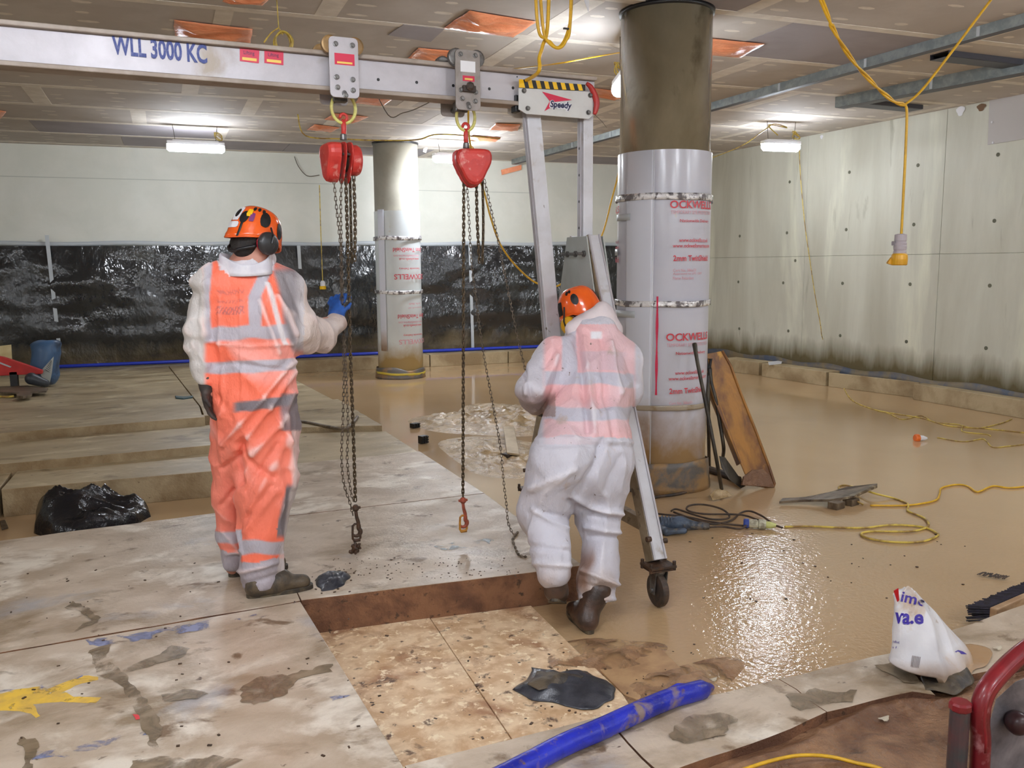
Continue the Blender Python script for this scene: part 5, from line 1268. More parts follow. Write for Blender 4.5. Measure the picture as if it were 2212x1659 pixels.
for (a_, b_) in ((632, 640), (652, 659), (666, 682)): C_ = cmix(C_, on(a_, b_, pyw-(px-490)*.03, 1.5)*on(468, 528, px, 2)*(np.sin(px*.9+py*.5) > -.6)*(.4+.25*(a_ > 660)), (160, 84, 92))
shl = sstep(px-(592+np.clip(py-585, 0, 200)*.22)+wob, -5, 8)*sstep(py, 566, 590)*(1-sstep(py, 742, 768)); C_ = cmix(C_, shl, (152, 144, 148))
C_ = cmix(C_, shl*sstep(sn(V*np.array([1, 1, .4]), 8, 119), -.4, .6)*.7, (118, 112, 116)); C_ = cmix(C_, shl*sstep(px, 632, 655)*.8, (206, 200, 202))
C_ = cmix(C_, on(-6, 5, px-(583+(py-630)*.28))*(py > 610)*(py < 745)*.9, (232, 226, 228))
C_ = cmix(C_, (px > 655)*(py < 790)*1.0, (206, 190, 182)); C_ = cmix(C_, (px > 655)*(py < 790)*sstep(sn(V, 8, 120), .2, .9)*.6, (178, 146, 132))
C_ = cmix(C_, sstep(450-px, 0, 14)*(py < 850), (200, 194, 190)); C_ = cmix(C_, sstep(450-px, 0, 8)*(py < 850)*sstep(sn(V, 9, 121), .2, .8)*.6, (232, 228, 226))
C_ = cmix(C_, (py < 582+wob*.3)*on(474, 592, px, 4), (214, 210, 216)); tri = (py < 598-np.abs(px-497)*1.0)*(py > 550); C_ = cmix(C_, tri*.9, (226, 218, 222))
C_ = cmix(C_, on(1166, 1194, pyw)*(px > 517), GRY); C_ = cmix(C_, (py > 1216-.12*(px-560)+wob)*(px > 517), HEM)
C_ = cmix(C_, on(1143, 1170, pyw)*(px < 519), GRY); C_ = cmix(C_, (py > 1190+wob)*(px < 519), HEM)
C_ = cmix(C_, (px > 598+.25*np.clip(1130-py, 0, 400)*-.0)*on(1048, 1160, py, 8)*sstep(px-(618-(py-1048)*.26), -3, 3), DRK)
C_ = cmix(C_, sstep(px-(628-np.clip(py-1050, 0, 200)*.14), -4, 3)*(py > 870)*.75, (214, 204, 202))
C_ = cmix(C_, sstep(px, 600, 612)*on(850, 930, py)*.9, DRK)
# sheer highlights on the raised folds and mud at the cuffs
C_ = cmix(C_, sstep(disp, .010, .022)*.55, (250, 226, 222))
C_ = cmix(C_, sstep(py, 1225, 1285)*sstep(sn(V, 14, 122), -.2, .6)*.6, (118, 106, 104))
C_ = cmix(C_, (px < 446)*on(620, 700, py, 10)*sstep(sn(V*np.array([1, 1, .6]), 26, 123), .55, .8)*.7, (120, 104, 100))
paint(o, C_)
# body under the clothes: one continuous figure
b = Sdf(); hc = J(548, 525, .0)
hf = CR*.62+bd*.79-np.array([0, 0, .34])
r_, f_, u_, P1 = head_parts(b, hc, hf, (0, 0, 1.0))
b.limb(hc+np.array([0, 0, -.04]), J(536, 590), .056, .062, .03).limb(J(538, 600), J(540, 740), .12, .13, .05, (bd, .62)).limb(J(540, 740), J(545, 920), .13, .12, .05, (bd, .68)).limb(J(470, 622), J(606, 622), .05, .05, .04)
b.limb(J(455, 625), J(436, 715, .02), .048, .04, .03).limb(J(436, 715, .02), J(445, 828, -.03), .04, .028, .02)
b.limb(J(622, 632), J(642, 716, -.02), .05, .044, .03).limb(J(642, 716, -.02), J(728, 692, .27), .044, .028, .02)
b.limb(J(505, 930, .08), J(494, 1060, .16), .085, .055, .04).limb(J(494, 1060, .16), J(503, 1225, .27), .055, .038, .02)
b.limb(J(572, 930), J(572, 1060, -.02), .09, .06, .04).limb(J(572, 1060, -.02), J(556, 1265, -.0), .06, .04, .02)
b.ball(J(447, 850, -.03), .03, .02).ball(J(733, 680, .29), .03, .02)
V, F_ = b.mesh(.0095); V = relax(V, F_, 1); link_mesh('body', V, F_, M['skin'], w1, True, origin=(J(560, 1270)[0], Y1, ZS+.02))
# hair
hs = Sdf(); hs.ball(P1(0, -.022, .03), (.084, .090, .098), .02, np.stack([r_, f_, u_])).ball(P1(0, -.05, -.03), (.062, .052, .06), .02, np.stack([r_, f_, u_]))
V, F_ = hs.mesh(.008, cut=lambda X: (X-P1(0, .02, 0))@(f_*.9-u_*.35)); N = normals(V, F_); V = V+N*(.004*sn(V, 40, 131))[:, None]; link_mesh('hair', V, F_, M['hair'], w1, True)
marks = [(3.08, .44, .022, .024, 'white', 'sticker'), (3.08, .44, .013, .015, 'black', 'emblem'), (3.12, .20, .034, .008, 'white', 'name_label'), (2.66, .36, .020, .020, 'black', 'vent'), (2.50, .46, .012, .014, 'hazy', 'clip'),
         (2.34, .36, .010, .014, mat('purple_sticker', (120, 50, 110), rough=.4), 'clip'), (1.82, .36, .022, .028, 'black', 'vent'), (2.36, .60, .008, .010, 'black', 'vent'), (2.14, .60, .008, .010, 'black', 'vent'), (1.92, .56, .008, .011, 'black', 'vent'),
         (1.1, .25, .018, .026, 'black', 'vent'), (2.66, .2, .005, .03, 'black', 'clip')]
hl, hp1 = helmet(w1, P1, r_, f_, u_, marks)
ear_cup(w1, P1, r_, 1, M['muff_b'], M['pad_r'], -.0, -.005, 1.3); ear_cup(w1, P1, r_, -1, M['muff_b'], M['pad_r'], -.0, -.005, 1.2)
mm = MB(); mm.tube(smooth_path([P1(-.08, -.06, -.02), P1(-.05, -.09, -.055), P1(.0, -.10, -.075), P1(.05, -.09, -.06), P1(.085, -.04, -.03)], 5), .007, 6); mm.build('neck_strap', M['black'], w1, smooth=True)
# mask over nose and mouth
ms = Sdf(); ms.ball(P1(0, .085, -.05), (.052, .045, .048), .01, np.stack([r_, f_, u_])); V, F_ = ms.mesh(.006, cut=lambda X: -((X-P1(0, .06, 0))@f_)); link_mesh('dust_mask', V, F_, M['white'], w1, True)
for s in (-1, 1):
    mm = MB(); mm.tube([P1(.05*s, .09, -.045), P1(.085*s, .02, -.03), P1(.09*s, -.03, 0)], .0025, 5); mm.build('mask_strap', M['white'], w1)
    MB().lathe(P1(.032*s, .083, .02), [(.012, 0), (.010, .006), (.003, .009)], f_, 12).build('eye', M['white'], w1, smooth=True)
# coverall collar
mm = MB(); cc = J(536, 572)
def colf(u, v):
    a = 2*pi*u; rr = .098+.018*v+.006*sn(np.array([cos(a)*2, sin(a)*2, v*2]), 1.5, 132); fl_ = (v-.5)*2
    p = cc+CR*rr*1.06*cos(a)+bd*rr*.95*sin(a)+np.array([0, 0, -.035+.085*(1-abs(fl_)**2)*(.85+.25*sin(2*a+1))+.018*sin(a)])
    return p+(CR*cos(a)+bd*sin(a))*.010*v
mm.grid(colf, 56, 14); co = mm.build('collar', mat('collar_cloth', (224, 222, 228), (206, 204, 214), scale=12, rough=.6), w1, smooth=True, solid=.003)
# hands in gloves
g_ = Sdf(); wri = J(727, 692, .27); fingers(g_, wri+np.array([0, 0, .01]), J(727, 640, .31)-wri, bd*.9+CR*.35, .75, .0135, .027, .10, 1); g_.limb(wri-(J(731, 645, .33)-wri)*.25, wri+np.array([0, 0, .03]), .042, .042, .02)
V, F_ = g_.mesh(.0055); link_mesh('glove', V, F_, M['glove_b'], w1, True)
g_ = Sdf(); wri = J(446, 835, -.03); fingers(g_, wri, J(455, 900, -.02)-wri, CR, .35, .0105, .021, .085, -1); g_.limb(wri-(J(455, 900, -.02)-wri)*.25, wri, .036, .034, .02)
V, F_ = g_.mesh(.0055); gd = link_mesh('glove', V, F_, M['glove_d'], w1, True)
# boots
h_, t_ = G(533, 1292, ZS), G(676, 1268, ZS); boot(w1, h_, t_, J(566, 1232), 'boot', M['boot'], .055)
h_, t_ = G(494, 1246, ZS), G(622, 1226, ZS); boot(w1, h_, t_, J(503, 1205, .26), 'boot', M['boot'], .05)

# ---------------------------------------------------------------- worker 2: bending, white coverall
Y2 = 3.72
K = lambda x, y, dy=0.0: AY(x, y, Y2+dy)
ft2 = G(1272, 1366, 0)
w2 = thing('person', (ft2[0], ft2[1]+.1, 0), 'bending worker in muddy white coverall with yellow ear defenders, beside the gantry leg', 'person')
c = Sdf()
c.limb(K(1278, 740, .50), K(1272, 850, .34), .150, .205, .07, (bd, .85)).limb(K(1272, 850, .34), K(1265, 950, .18), .205, .222, .07, (bd, .8)).limb(K(1265, 950, .18), K(1255, 1010, .1), .22, .190, .06, (bd, .9))
c.limb(K(1222, 775, .46), K(1330, 775, .46), .11, .11, .08)
c.limb(K(1265, 715, .58), K(1275, 740, .5), .095, .11, .05)
# left arm, elbow out
c.limb(K(1203, 765, .42), K(1143, 842, .30), .092, .072, .05).limb(K(1143, 842, .30), K(1160, 872, .52), .072, .058, .04)
# right arm, forward
c.limb(K(1345, 785, .44), K(1352, 850, .42), .09, .08, .06).limb(K(1352, 850, .42), K(1300, 850, .75), .076, .056, .04)
# legs
c.limb(K(1212, 1000, .06), K(1178, 1100, .14), .165, .130, .06).limb(K(1178, 1100, .14), K(1193, 1190, -.02), .125, .088, .05).limb(K(1193, 1190, -.02), K(1199, 1240, -.06), .088, .078, .04)
c.limb(K(1308, 1000, .10), K(1294, 1110, .10), .140, .110, .06).limb(K(1294, 1110, .10), K(1297, 1210, .03), .104, .082, .05).limb(K(1297, 1210, .03), K(1293, 1250, -.0), .082, .092, .04).limb(K(1293, 1250, .0), K(1292, 1312, -.03), .092, .086, .03)
V, F_ = c.mesh(.008, cut=lambda X: np.maximum(-(X[:, 2]-.13), -1e9)); V = relax(V, F_, 2); N = normals(V, F_)
cr2 = [([(1300, 955), (1290, 1000), (1262, 1050), (1235, 1082)], 9, -.022), ([(1235, 1078), (1262, 1090), (1300, 1104), (1340, 1110)], 6, .018), ([(1240, 1090), (1275, 1110), (1335, 1122)], 6, -.012),
       ([(1150, 1055), (1200, 1030), (1240, 1015)], 9, .012), ([(1180, 1110), (1235, 1120)], 6, -.010), ([(1150, 1100), (1190, 1125), (1225, 1140)], 6, .010), ([(1262, 1140), (1335, 1150)], 6, .012), ([(1268, 1160), (1335, 1160)], 5, -.010),
       ([(1262, 1235), (1300, 1250), (1332, 1262)], 5, .018), ([(1262, 1262), (1332, 1275)], 6, -.010), ([(1262, 1290), (1330, 1296)], 5, .012), ([(1150, 950), (1200, 945), (1250, 952), (1372, 956)], 4, .004), ([(1160, 960), (1370, 966)], 5, -.004),
       ([(1245, 720), (1258, 830), (1270, 930)], 6, -.016), ([(1262, 730), (1275, 840), (1285, 935)], 6, .012), ([(1300, 730), (1310, 860), (1325, 940)], 7, -.016), ([(1320, 740), (1338, 850)], 6, .014), ([(1288, 820), (1300, 900)], 5, -.012),
       ([(1175, 790), (1195, 760), (1215, 740)], 6, -.012), ([(1165, 850), (1190, 800), (1205, 770)], 6, .010), ([(1130, 800), (1150, 860)], 5, -.010), ([(1145, 770), (1135, 850)], 5, .010), ([(1350, 760), (1372, 830)], 6, -.010),
       ([(1150, 1180), (1228, 1190)], 7, -.010), ([(1160, 1215), (1230, 1222)], 6, .010), ([(1340, 990), (1310, 1060)], 9, -.010)]
disp = crease(V, N, cr2, Y2); disp = disp*1.35+.014*np.clip(1-np.abs(sn(V@ROT2*np.array([1.5, 1.5, .6]), 6.5, 153)), 0, 1)**3+.010*(1-np.abs(sn(V*np.array([1.2, 1, .5]), 5.5, 141)))-.007+.005*sn(V*np.array([1, 1, .7]), 13, 142)+.002*sn(V, 32, 143)
V = V+N*disp[:, None]
o = link_mesh('coverall', V, F_, M['suit_m'], w2, True, origin=(ft2[0], ft2[1], .1))
px, py = proj_arr(V); wob = 4*sn(V, 6, 144)+2*sn(V, 19, 145); pyw = py+wob
W2, PK, GR2 = (206, 204, 214), (238, 186, 188), (196, 194, 206)
C_ = np.tile(L3(W2), (len(V), 1)); C_ = cmix(C_, sstep(sn(V, 3, 146), -.2, 1)*.4, (190, 184, 190))
bodym = sstep(px, 1168, 1182)*(1-sstep(px, 1366, 1376))*(py > 700)*(py < 960)
C_ = cmix(C_, bodym*(py < 945+wob-.0*(px-1200))*.95, PK); C_ = cmix(C_, bodym*sstep(sn(V*np.array([1, 1, .4]), 6, 147), .1, .9)*.5, (222, 200, 208))
arc = -(px-1262)**2*.0006
C_ = cmix(C_, bodym*on(808, 836, pyw+arc+6), GR2); C_ = cmix(C_, bodym*on(880, 907, pyw), GR2); C_ = cmix(C_, bodym*on(1215, 1246, px+wob*.5)*(py < 815), GR2)
C_ = cmix(C_, bodym*on(760, 800, pyw)*on(1255, 1350, px, 10)*.5, (200, 190, 202))
C_ = cmix(C_, bodym*on(1276, 1300, px)*on(716, 732, py), (236, 234, 240))
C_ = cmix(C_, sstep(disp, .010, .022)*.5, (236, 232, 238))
arm = (px < 1178)*(py < 900)
C_ = cmix(C_, (px < 1200)*sstep(py, 835, 865)*(py < 900)*.7, (140, 112, 100))
C_ = cmix(C_, sstep(py, 1200, 1290)*sstep(sn(V, 10, 150), -.1, .7)*.75, (186, 162, 144)); C_ = cmix(C_, on(1232, 1272, px+wob*3, 9)*sstep(py, 1165, 1215)*(1-sstep(py, 1262, 1290))*.75, (140, 94, 58))
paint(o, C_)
# hood bunched at the neck
hd = Sdf(); hd.limb(K(1240, 712, .5), K(1318, 716, .5), .045, .05, .05).limb(K(1318, 714, .5), K(1300, 662, .52), .055, .022, .05).limb(K(1262, 700, .5), K(1300, 672, .5), .04, .04, .05).limb(K(1285, 700, .5), K(1300, 690, .5), .07, .06, .05)
V, F_ = hd.mesh(.008); V = relax(V, F_, 2); N = normals(V, F_); V = V+N*(.004*sn(V, 11, 151)+.004*(1-abs(sn(V, 6, 152))))[:, None]; hd_o = link_mesh('hood', V, F_, mat('hood_cloth', (226, 214, 216), (210, 198, 202), scale=6, rough=.6), w2, True)
b = Sdf(); hc = K(1256, 682, .70); hf = -CR*.62+bd*.68-np.array([0, 0, .30])
r_, f_, u_, P2 = head_parts(b, hc, hf, np.array([0, 0, 1.0])+CR*-.18)
b.limb(hc+np.array([0, 0, -.04]), K(1268, 735, .52), .056, .06, .03).limb(K(1272, 760, .46), K(1266, 900, .26), .12, .13, .06, (bd, .8)).limb(K(1266, 900, .26), K(1258, 1000, .1), .13, .12, .05, (bd, .8)).limb(K(1210, 772, .44), K(1335, 780, .44), .055, .055, .04)
b.limb(K(1205, 768, .42), K(1145, 842, .30), .05, .04, .03).limb(K(1145, 842, .30), K(1168, 880, .62), .04, .028, .02)
b.limb(K(1342, 788, .44), K(1350, 850, .42), .05, .042, .03).limb(K(1350, 850, .42), K(1285, 850, .86), .042, .028, .02)
b.limb(K(1215, 1000, .06), K(1180, 1100, .14), .09, .062, .04).limb(K(1180, 1100, .14), K(1200, 1255, -.08), .06, .04, .03).limb(K(1305, 1000, .1), K(1296, 1110, .10), .09, .06, .04).limb(K(1296, 1110, .10), K(1288, 1300, -.02), .055, .04, .03)
b.ball(K(1170, 884, .65), .03, .02).ball(K(1280, 850, .9), .03, .02)
V, F_ = b.mesh(.0095); V = relax(V, F_, 1); link_mesh('body', V, F_, M['skin'], w2, True, origin=(ft2[0], ft2[1], .05))
hs = Sdf(); hs.ball(P2(0, -.022, .03), (.084, .090, .098), .02, np.stack([r_, f_, u_])).ball(P2(0, -.05, -.03), (.060, .050, .055), .02, np.stack([r_, f_, u_]))
V, F_ = hs.mesh(.008, cut=lambda X: (X-P2(0, .02, 0))@(f_*.9-u_*.35)); N = normals(V, F_); V = V+N*(.004*sn(V, 40, 131))[:, None]; link_mesh('hair', V, F_, M['hair'], w2, True)
marks = [(-2.12, .36, .020, .022, 'black', 'vent'), (-1.74, .58, .009, .012, 'black', 'vent'), (-1.92, .62, .009, .010, 'black', 'vent'), (-1.15, .22, .022, .024, 'black', 'clip'), (2.2, .36, .020, .022, 'black', 'vent')]
helmet(w2, P2, r_, f_, u_, marks)
for s in (-1, 1):
    ear_cup(w2, P2, r_, s, M['muff_y'], M['black'], .012, -.035, 1.3)
    MB().lathe(P2(.032*s, .083, .02), [(.012, 0), (.010, .006), (.003, .009)], f_, 12).build('eye', M['white'], w2, smooth=True)
for wri, dr, pn_, th in ((K(1166, 878, .60), bd*.9-np.array([0, 0, .3]), CR, 1), (K(1288, 850, .84), bd*.8-CR*.5, -CR, -1)):
    g_ = Sdf(); d_ = np.array(dr)/np.linalg.norm(dr); fingers(g_, wri, d_, pn_, 1.0, .0105, .021, .085, th); g_.limb(wri-d_*.03, wri, .036, .034, .02); V, F_ = g_.mesh(.006); link_mesh('glove', V, F_, M['glove_d'], w2, True)
# boots: planted right boot seen from behind, left boot lifted mid-step
fd = bd*.95-CR*.25; fd /= np.linalg.norm(fd)
boot(w2, np.array([ft2[0], ft2[1], 0])-fd*.03, np.array([ft2[0], ft2[1], 0])+fd*.27, K(1288, 1275, -.03), 'boot', M['boot2'], .072)
hl_ = K(1198, 1300, -.12); boot(w2, hl_, hl_+bd*.22-np.array([0, 0, .10])+CR*.03, K(1196, 1232, -.06), 'boot', M['boot2'], .07)
# ================================================================ CABLES
def cable(name, pts, r, m, label, cat='cable', group=None, k=6, n=7):
    mm = MB(); mm.tube(smooth_path(pts, k), r, n); return tag(mm.build(name, M[m] if isinstance(m, str) else m, smooth=True), label, cat, group)
# hanging yellow lead with a plug, from a hooked loop
YC = 3.6
hp0 = AY(1955, 226, YC)
lft = [AY(1772, -6, YC-.35), AY(1800, 62, YC-.3), AY(1840, 128, YC-.2), AY(1890, 184, YC-.08), AY(1930, 218, YC-.02), hp0]
hangt = thing('hanging_lead', hp0, 'yellow lead slung from the ceiling, ending in a grey and yellow connector', 'cable')
up_l = lft[0]+(lft[0]-lft[1])*((CEIL-lft[0][2])/(lft[0][2]-lft[1][2])); up_r0 = AY(2142, -2, YC-.1)
rgt = [hp0, AY(1990, 196, YC), AY(2050, 120, YC-.04), up_r0]; up_r = rgt[-1]+(rgt[-1]-rgt[-2])*((CEIL-rgt[-1][2])/(rgt[-1][2]-rgt[-2][2]))
path = smooth_path([up_l]+lft, 8); mm = MB()
for ph in (0, pi): mm.tube([p+.006*(CR*cos(i*.45+ph)+CU*sin(i*.45+ph)) for i, p in enumerate(path)], .0062, 7)
mm.build('twisted_lead', M['yellow_cable'], hangt, smooth=True)
mm = MB(); mm.tube(smooth_path(rgt+[up_r], 6), .0068, 8); mm.build('lead', M['yellow_cable'], hangt, smooth=True)
dn = [hp0, AY(1959, 245, YC), AY(1956, 330, YC), AY(1951, 430, YC), AY(1947, 508, YC)]
mm = MB(); mm.tube(smooth_path(dn, 6), .0068, 8); mm.build('drop_lead', M['yellow_cable'], hangt, smooth=True)
q0 = AY(1946, 505, YC); q1 = AY(1943, 555, YC); q2 = AY(1942, 584, YC); mpp = YC*1.12/F_PX
axd = (q1-q0)/np.linalg.norm(q1-q0)
mm = MB(); mm.lathe(q0, [(.016, 0), (.030, .004), (.031, .035), (.028, .04), (.029, .044), (.033, .048), (.031, .06), (.034, .066), (.033, .08), (.029, .088), (.033, .092), (.033, .105)], axd, 20); mm.build('connector_body', mat('grey_connector', (178, 170, 176), rough=.45), hangt, smooth=False, bevel=.001)
mm = MB(); e0 = q0+axd*.103
mm.lathe(e0, [(.034, 0), (.040, .008), (.042, .03), (.041, .058), (.036, .062)], axd, 20); mm.plate([e0-CR*.03+axd*.01, e0-CR*.03+axd*.062, e0-CR*.060+axd*.052, e0-CR*.058+axd*.044, e0-CR*.040+axd*.02], bd, .02)
mm.build('connector_cap', M['muff_y'], hangt, bevel=.001)
mm = MB(); mm.box(q0+axd*.05-CR*.035, (.012, .02, .022)); mm.build('latch', mat('grey_latch', (150, 144, 150), rough=.4), hangt, bevel=.002)
# yellow loop bundle above the beam end
YL = 4.35
lb = [[(1152, -40), (1160, 40), (1180, 85), (1205, 104), (1222, 88), (1232, 40), (1236, -40)], [(1156, -40), (1172, 50), (1190, 92), (1208, 102), (1226, 70), (1234, 10), (1238, -40)], [(1190, -40), (1184, 40), (1172, 100), (1165, 125), (1161, 158)]]
bt_ = thing('cable_bundle', AY(1190, 0, YL), 'looped bundle of yellow cables dangling at the top above the beam end', 'cable')
for i, l in enumerate(lb):
    P = [AY(x, y, YL+.02*i) for x, y in l]; 
    for e_ in (0, -1):
        if l[e_][1] < 0: P[e_] = P[e_]+np.array([0, 0, max(0, CEIL-P[e_][2])])
    if i == 2: P = P+[P[-1]+np.array([.01, .35, .0])]
    mm = MB(); mm.tube(smooth_path(P, 8), .0085 if i < 2 else .010, 7); mm.build('cable_loop', M['yellow_cable'], bt_, smooth=True)
mm = MB(); q = AY(1223, 62, YL); mm.box(q, (.03, .012, .008)); mm.build('cable_tie', M['black'], bt_)
# second coil behind the beam
YK = 6.3
bt_ = thing('cable_coil', AY(605, 60, YK), 'small yellow cable coil hanging behind the beam, right of the lettering', 'cable')
cc_ = AY(612, 92, YK); mm = MB(); mm.tube(smooth_path([cc_+CR*(.055+.012*sin(a*.37))*cos(a)+np.array([0, 0, .07*sin(a)-.0])+bd*.02*sin(a*.7) for a in np.arange(0, 25, .5)], 2), .006, 6); mm.build('coil', M['yellow_pale'], bt_, smooth=True)
mm = MB(); mm.tube([cc_+np.array([0, 0, .05]), AY(602, 60, YK), AY(598, 30, YK)*np.array([1, 1, 0])+np.array([0, 0, CEIL])], .0035, 6); mm.build('hanging_wire', M['yellow_pale'], bt_)
mm = MB(); mm.tube(smooth_path([AY(602, 60, YK), AY(585, 72, YK), AY(570, 92, YK)], 5), .005, 6); mm.build('tail', M['yellow_pale'], bt_)
# cables strung under the ceiling
cable('slung_cable', [G(1100, 150, CEIL), G(1200, 138, 3.4), G(1290, 122, 3.5), G(1350, 112, CEIL)], .006, 'yellow_cable', 'pair of thin yellow cables slung above the beam end towards the big column')
cable('slung_cable', [np.array([*AY(645, 292, 11.5)[:2], CEIL]), AY(660, 293, 11.5), AY(740, 300, 11.5), AY(810, 303, 11.5), AY(900, 302, 11.5), AY(952, 290, 11.5), AY(1080, 300, 11.5)], .009, 'yellow_pale', 'thin yellow cable slung across the ceiling past the top of the far column')
cable('ceiling_wire', [np.array([*AY(950, 200, 8.5)[:2], CEIL]), AY(945, 205, 8.5), AY(905, 232, 8.5), AY(870, 244, 8.5), AY(838, 248, 8.5), np.array([*AY(800, 262, 9.0)[:2], CEIL])], .005, 'wire', 'thin dark wire looped below the ceiling between the two trolleys')
cable('ceiling_wire', [G(1535, 342, 3.4), G(1600, 316, 3.4), G(1650, 282, 3.45), G(1672, 268, 3.5), G(1700, 276, 3.4), G(1660, 270, 3.5), G(1680, 292, 3.35)], .007, 'yellow_pale', 'cable run from behind the big column to the lamp by the concrete wall')
cable('ceiling_wire', [onpl(x, y, NB, DB-.06) for x, y in ((636, 338), (645, 360), (664, 380), (690, 378))], .006, 'wire', 'grey wire loop on the white wall left of the left hoist')
cable('wall_lead', [onpl(x, y, NB, DB-.22) for x, y in ((690, 400), (692, 470), (694, 530), (695, 560), (697, 606))], .008, 'yellow_pale', 'thin yellow lead hanging on the wall over the black sheeting')
q = onpl(697, 606, NB, DB-.22); lt = thing('wall_plug', q-np.array([0, 0, .14]), 'small white and yellow plug on a lead against the black sheeting', 'plug')
MB().lathe(q, [(.02, 0), (.045, .03), (.045, .09), (.04, .1)], (0, 0, -1), 12).build('plug_body', M['white'], lt); MB().lathe(q-np.array([0, 0, .09]), [(.04, 0), (.055, .01), (.055, .06)], (0, 0, -1), 12).build('plug_cap', M['hazy'], lt)
cable('slung_cable', [np.array([*AY(1012, 265, 10.5)[:2], CEIL]), AY(1014, 300, 10.5), AY(1030, 370, 10.5), AY(1046, 415, 10.5), AY(1060, 470, 10.5), AY(1082, 530, 10.5), AY(1120, 580, 10.5), AY(1165, 614, 10.5), AY(1215, 612, 10.5), AY(1290, 530, 10.5), AY(1322, 428, 10.5), AY(1340, 350, 10.5), np.array([*AY(1345, 300, 10.5)[:2], CEIL])], .012, 'yellow_cable', 'yellow cable drooping behind the brace and the gusset plate')
# lead down the concrete wall and across the water
wl = [onpl(x, y, NR, DR-.1) for x, y in ((1727, 325), (1729, 380), (1738, 480), (1749, 560), (1761, 640), (1772, 700), (1776, 728))]
cable('lamp_lead', wl+[G(1789, 768, .25), G(1800, 790, .22), G(1817, 826, .02), G(1838, 862, .006), G(1880, 882, .006), G(1925, 892, .006), G(1990, 903, .006), G(2050, 920, .006), G(2130, 926, .006), G(2215, 935, .006)], .006, 'yellow_pale', 'thin lead running from the lamp down the concrete wall and across the water')
cable('loose_cord', [G(x, y, .006) for x, y in ((1895, 888), (1920, 893), (1950, 906), (1990, 898), (2020, 912), (2075, 918), (2080, 932), (2130, 938), (2140, 942))], .005, 'yellow_pale', 'thin wavy yellow cord twisted round the lead on the far water')
cable('loose_cord', [G(x, y, .006) for x, y in ((2025, 945), (2080, 954), (2120, 948), (2130, 952), (2145, 966), (2175, 964), (2212, 960))], .005, 'yellow_pale', 'short yellow cord end on the water right of the orange plug')
cable('loose_cord', [G(x, y, .006) for x, y in ((2075, 918), (2110, 925), (2160, 915), (2186, 905))], .005, 'yellow_pale', 'short bright yellow cord beside the wavy cord on the far water')
op = thing('orange_plug', G(1985, 946, 0), 'small orange and white plug lying on the water', 'plug')
a_, b_ = G(1976, 946, .03), G(2010, 947, .02); d_ = (b_-a_)/np.linalg.norm(b_-a_)
MB().lathe(a_, [(.032, 0), (.04, .01), (.04, .04), (.03, .05)], d_, 12).build('plug_head', mat('orange_plastic', (232, 112, 40), rough=.4), op); MB().lathe(a_+d_*.05, [(.028, 0), (.026, .04), (.012, .08)], d_, 12).build('plug_body', M['white'], op)
# big yellow extension lead on the water
yl = [(1695, 1138), (1750, 1137), (1820, 1140), (1870, 1140), (1925, 1134), (1990, 1138), (2022, 1150), (2024, 1158), (1990, 1170), (1930, 1171), (1880, 1164), (1860, 1154), (1880, 1148), (1960, 1148), (1995, 1142), (2006, 1132), (1995, 1118), (1962, 1104), (1962, 1094), (1958, 1086), (1930, 1076), (1890, 1066), (1860, 1056), (1826, 1048), (1812, 1054), (1840, 1076), (1865, 1090)]
cable('extension_lead', [G(x, y, .009+.028*(1835 < x < 1900 and y < 1080)) for x, y in yl], .0075, 'yellow_pale', 'yellow extension lead looped on the water near the wooden offcut')
cable('extension_lead', [G(x, y, .009) for x, y in ((1880, 1092), (1950, 1092), (1990, 1088), (2022, 1080), (2030, 1066), (2034, 1054), (2065, 1047), (2090, 1050), (2108, 1062), (2120, 1060), (2145, 1050), (2180, 1054), (2225, 1050))], .0075, 'yellow_cable', 'yellow extension lead running off the right edge over the water')
cable('yellow_hose', [np.array([*G(x, y, .185)[:2], .185]) for x, y in ((1590, 1668), (1660, 1645), (1725, 1632), (1790, 1634), (1850, 1648), (1910, 1664), (1990, 1720))], .0062, 'yellow_cable', 'yellow cable curving over the mud bank at the bottom of the picture')

# ================================================================ POWER TOOL AND BLACK LEADS
dt = thing('rotary_drill', G(1450, 1140, 0), 'muddy blue electric breaker lying on the wet floor behind the gantry castor', 'power tool')
M['tool'] = mat('muddy_blue_tool', (84, 98, 118), (52, 58, 68), scale=14, rough=.45, spots=[((120, 110, 96), 12, .56, .64)], bump=.3, bscale=50)
a_, b_ = G(1420, 1128, .05), G(1515, 1136, .045); s_ = Sdf(); d_ = b_-a_; d_ /= np.linalg.norm(d_); sd_ = np.array([-d_[1], d_[0], 0])
s_.limb(a_, a_+(b_-a_)*.55, .036, .045, .02).limb(a_+(b_-a_)*.5, b_, .043, .026, .03).limb(a_-sd_*.02+np.array([0, 0, -.02]), G(1440, 1148, .03), .025, .022, .02).limb(G(1440, 1148, .03), G(1478, 1147, .03), .022, .02, .02)
V, F_ = s_.mesh(.007); N = normals(V, F_); V = V+N*(.003*sn(V, 20, 161))[:, None]; V[:, 2] = np.maximum(V[:, 2], .001); link_mesh('housing', V, F_, M['tool'], dt, True)
for k_ in range(5):
    q = a_+d_*(.03+.022*k_); MB().tube([q+.046*(sd_*cos(t)+np.array([0, 0, 1])*sin(t)) for t in np.linspace(0, pi, 8)], .004, 5).build('cooling_rib', M['tool'], dt)
MB().lathe(b_-d_*.01, [(.024, 0), (.026, .03), (.02, .06), (.01, .065)], d_, 14).build('chuck', M['bolt'], dt)
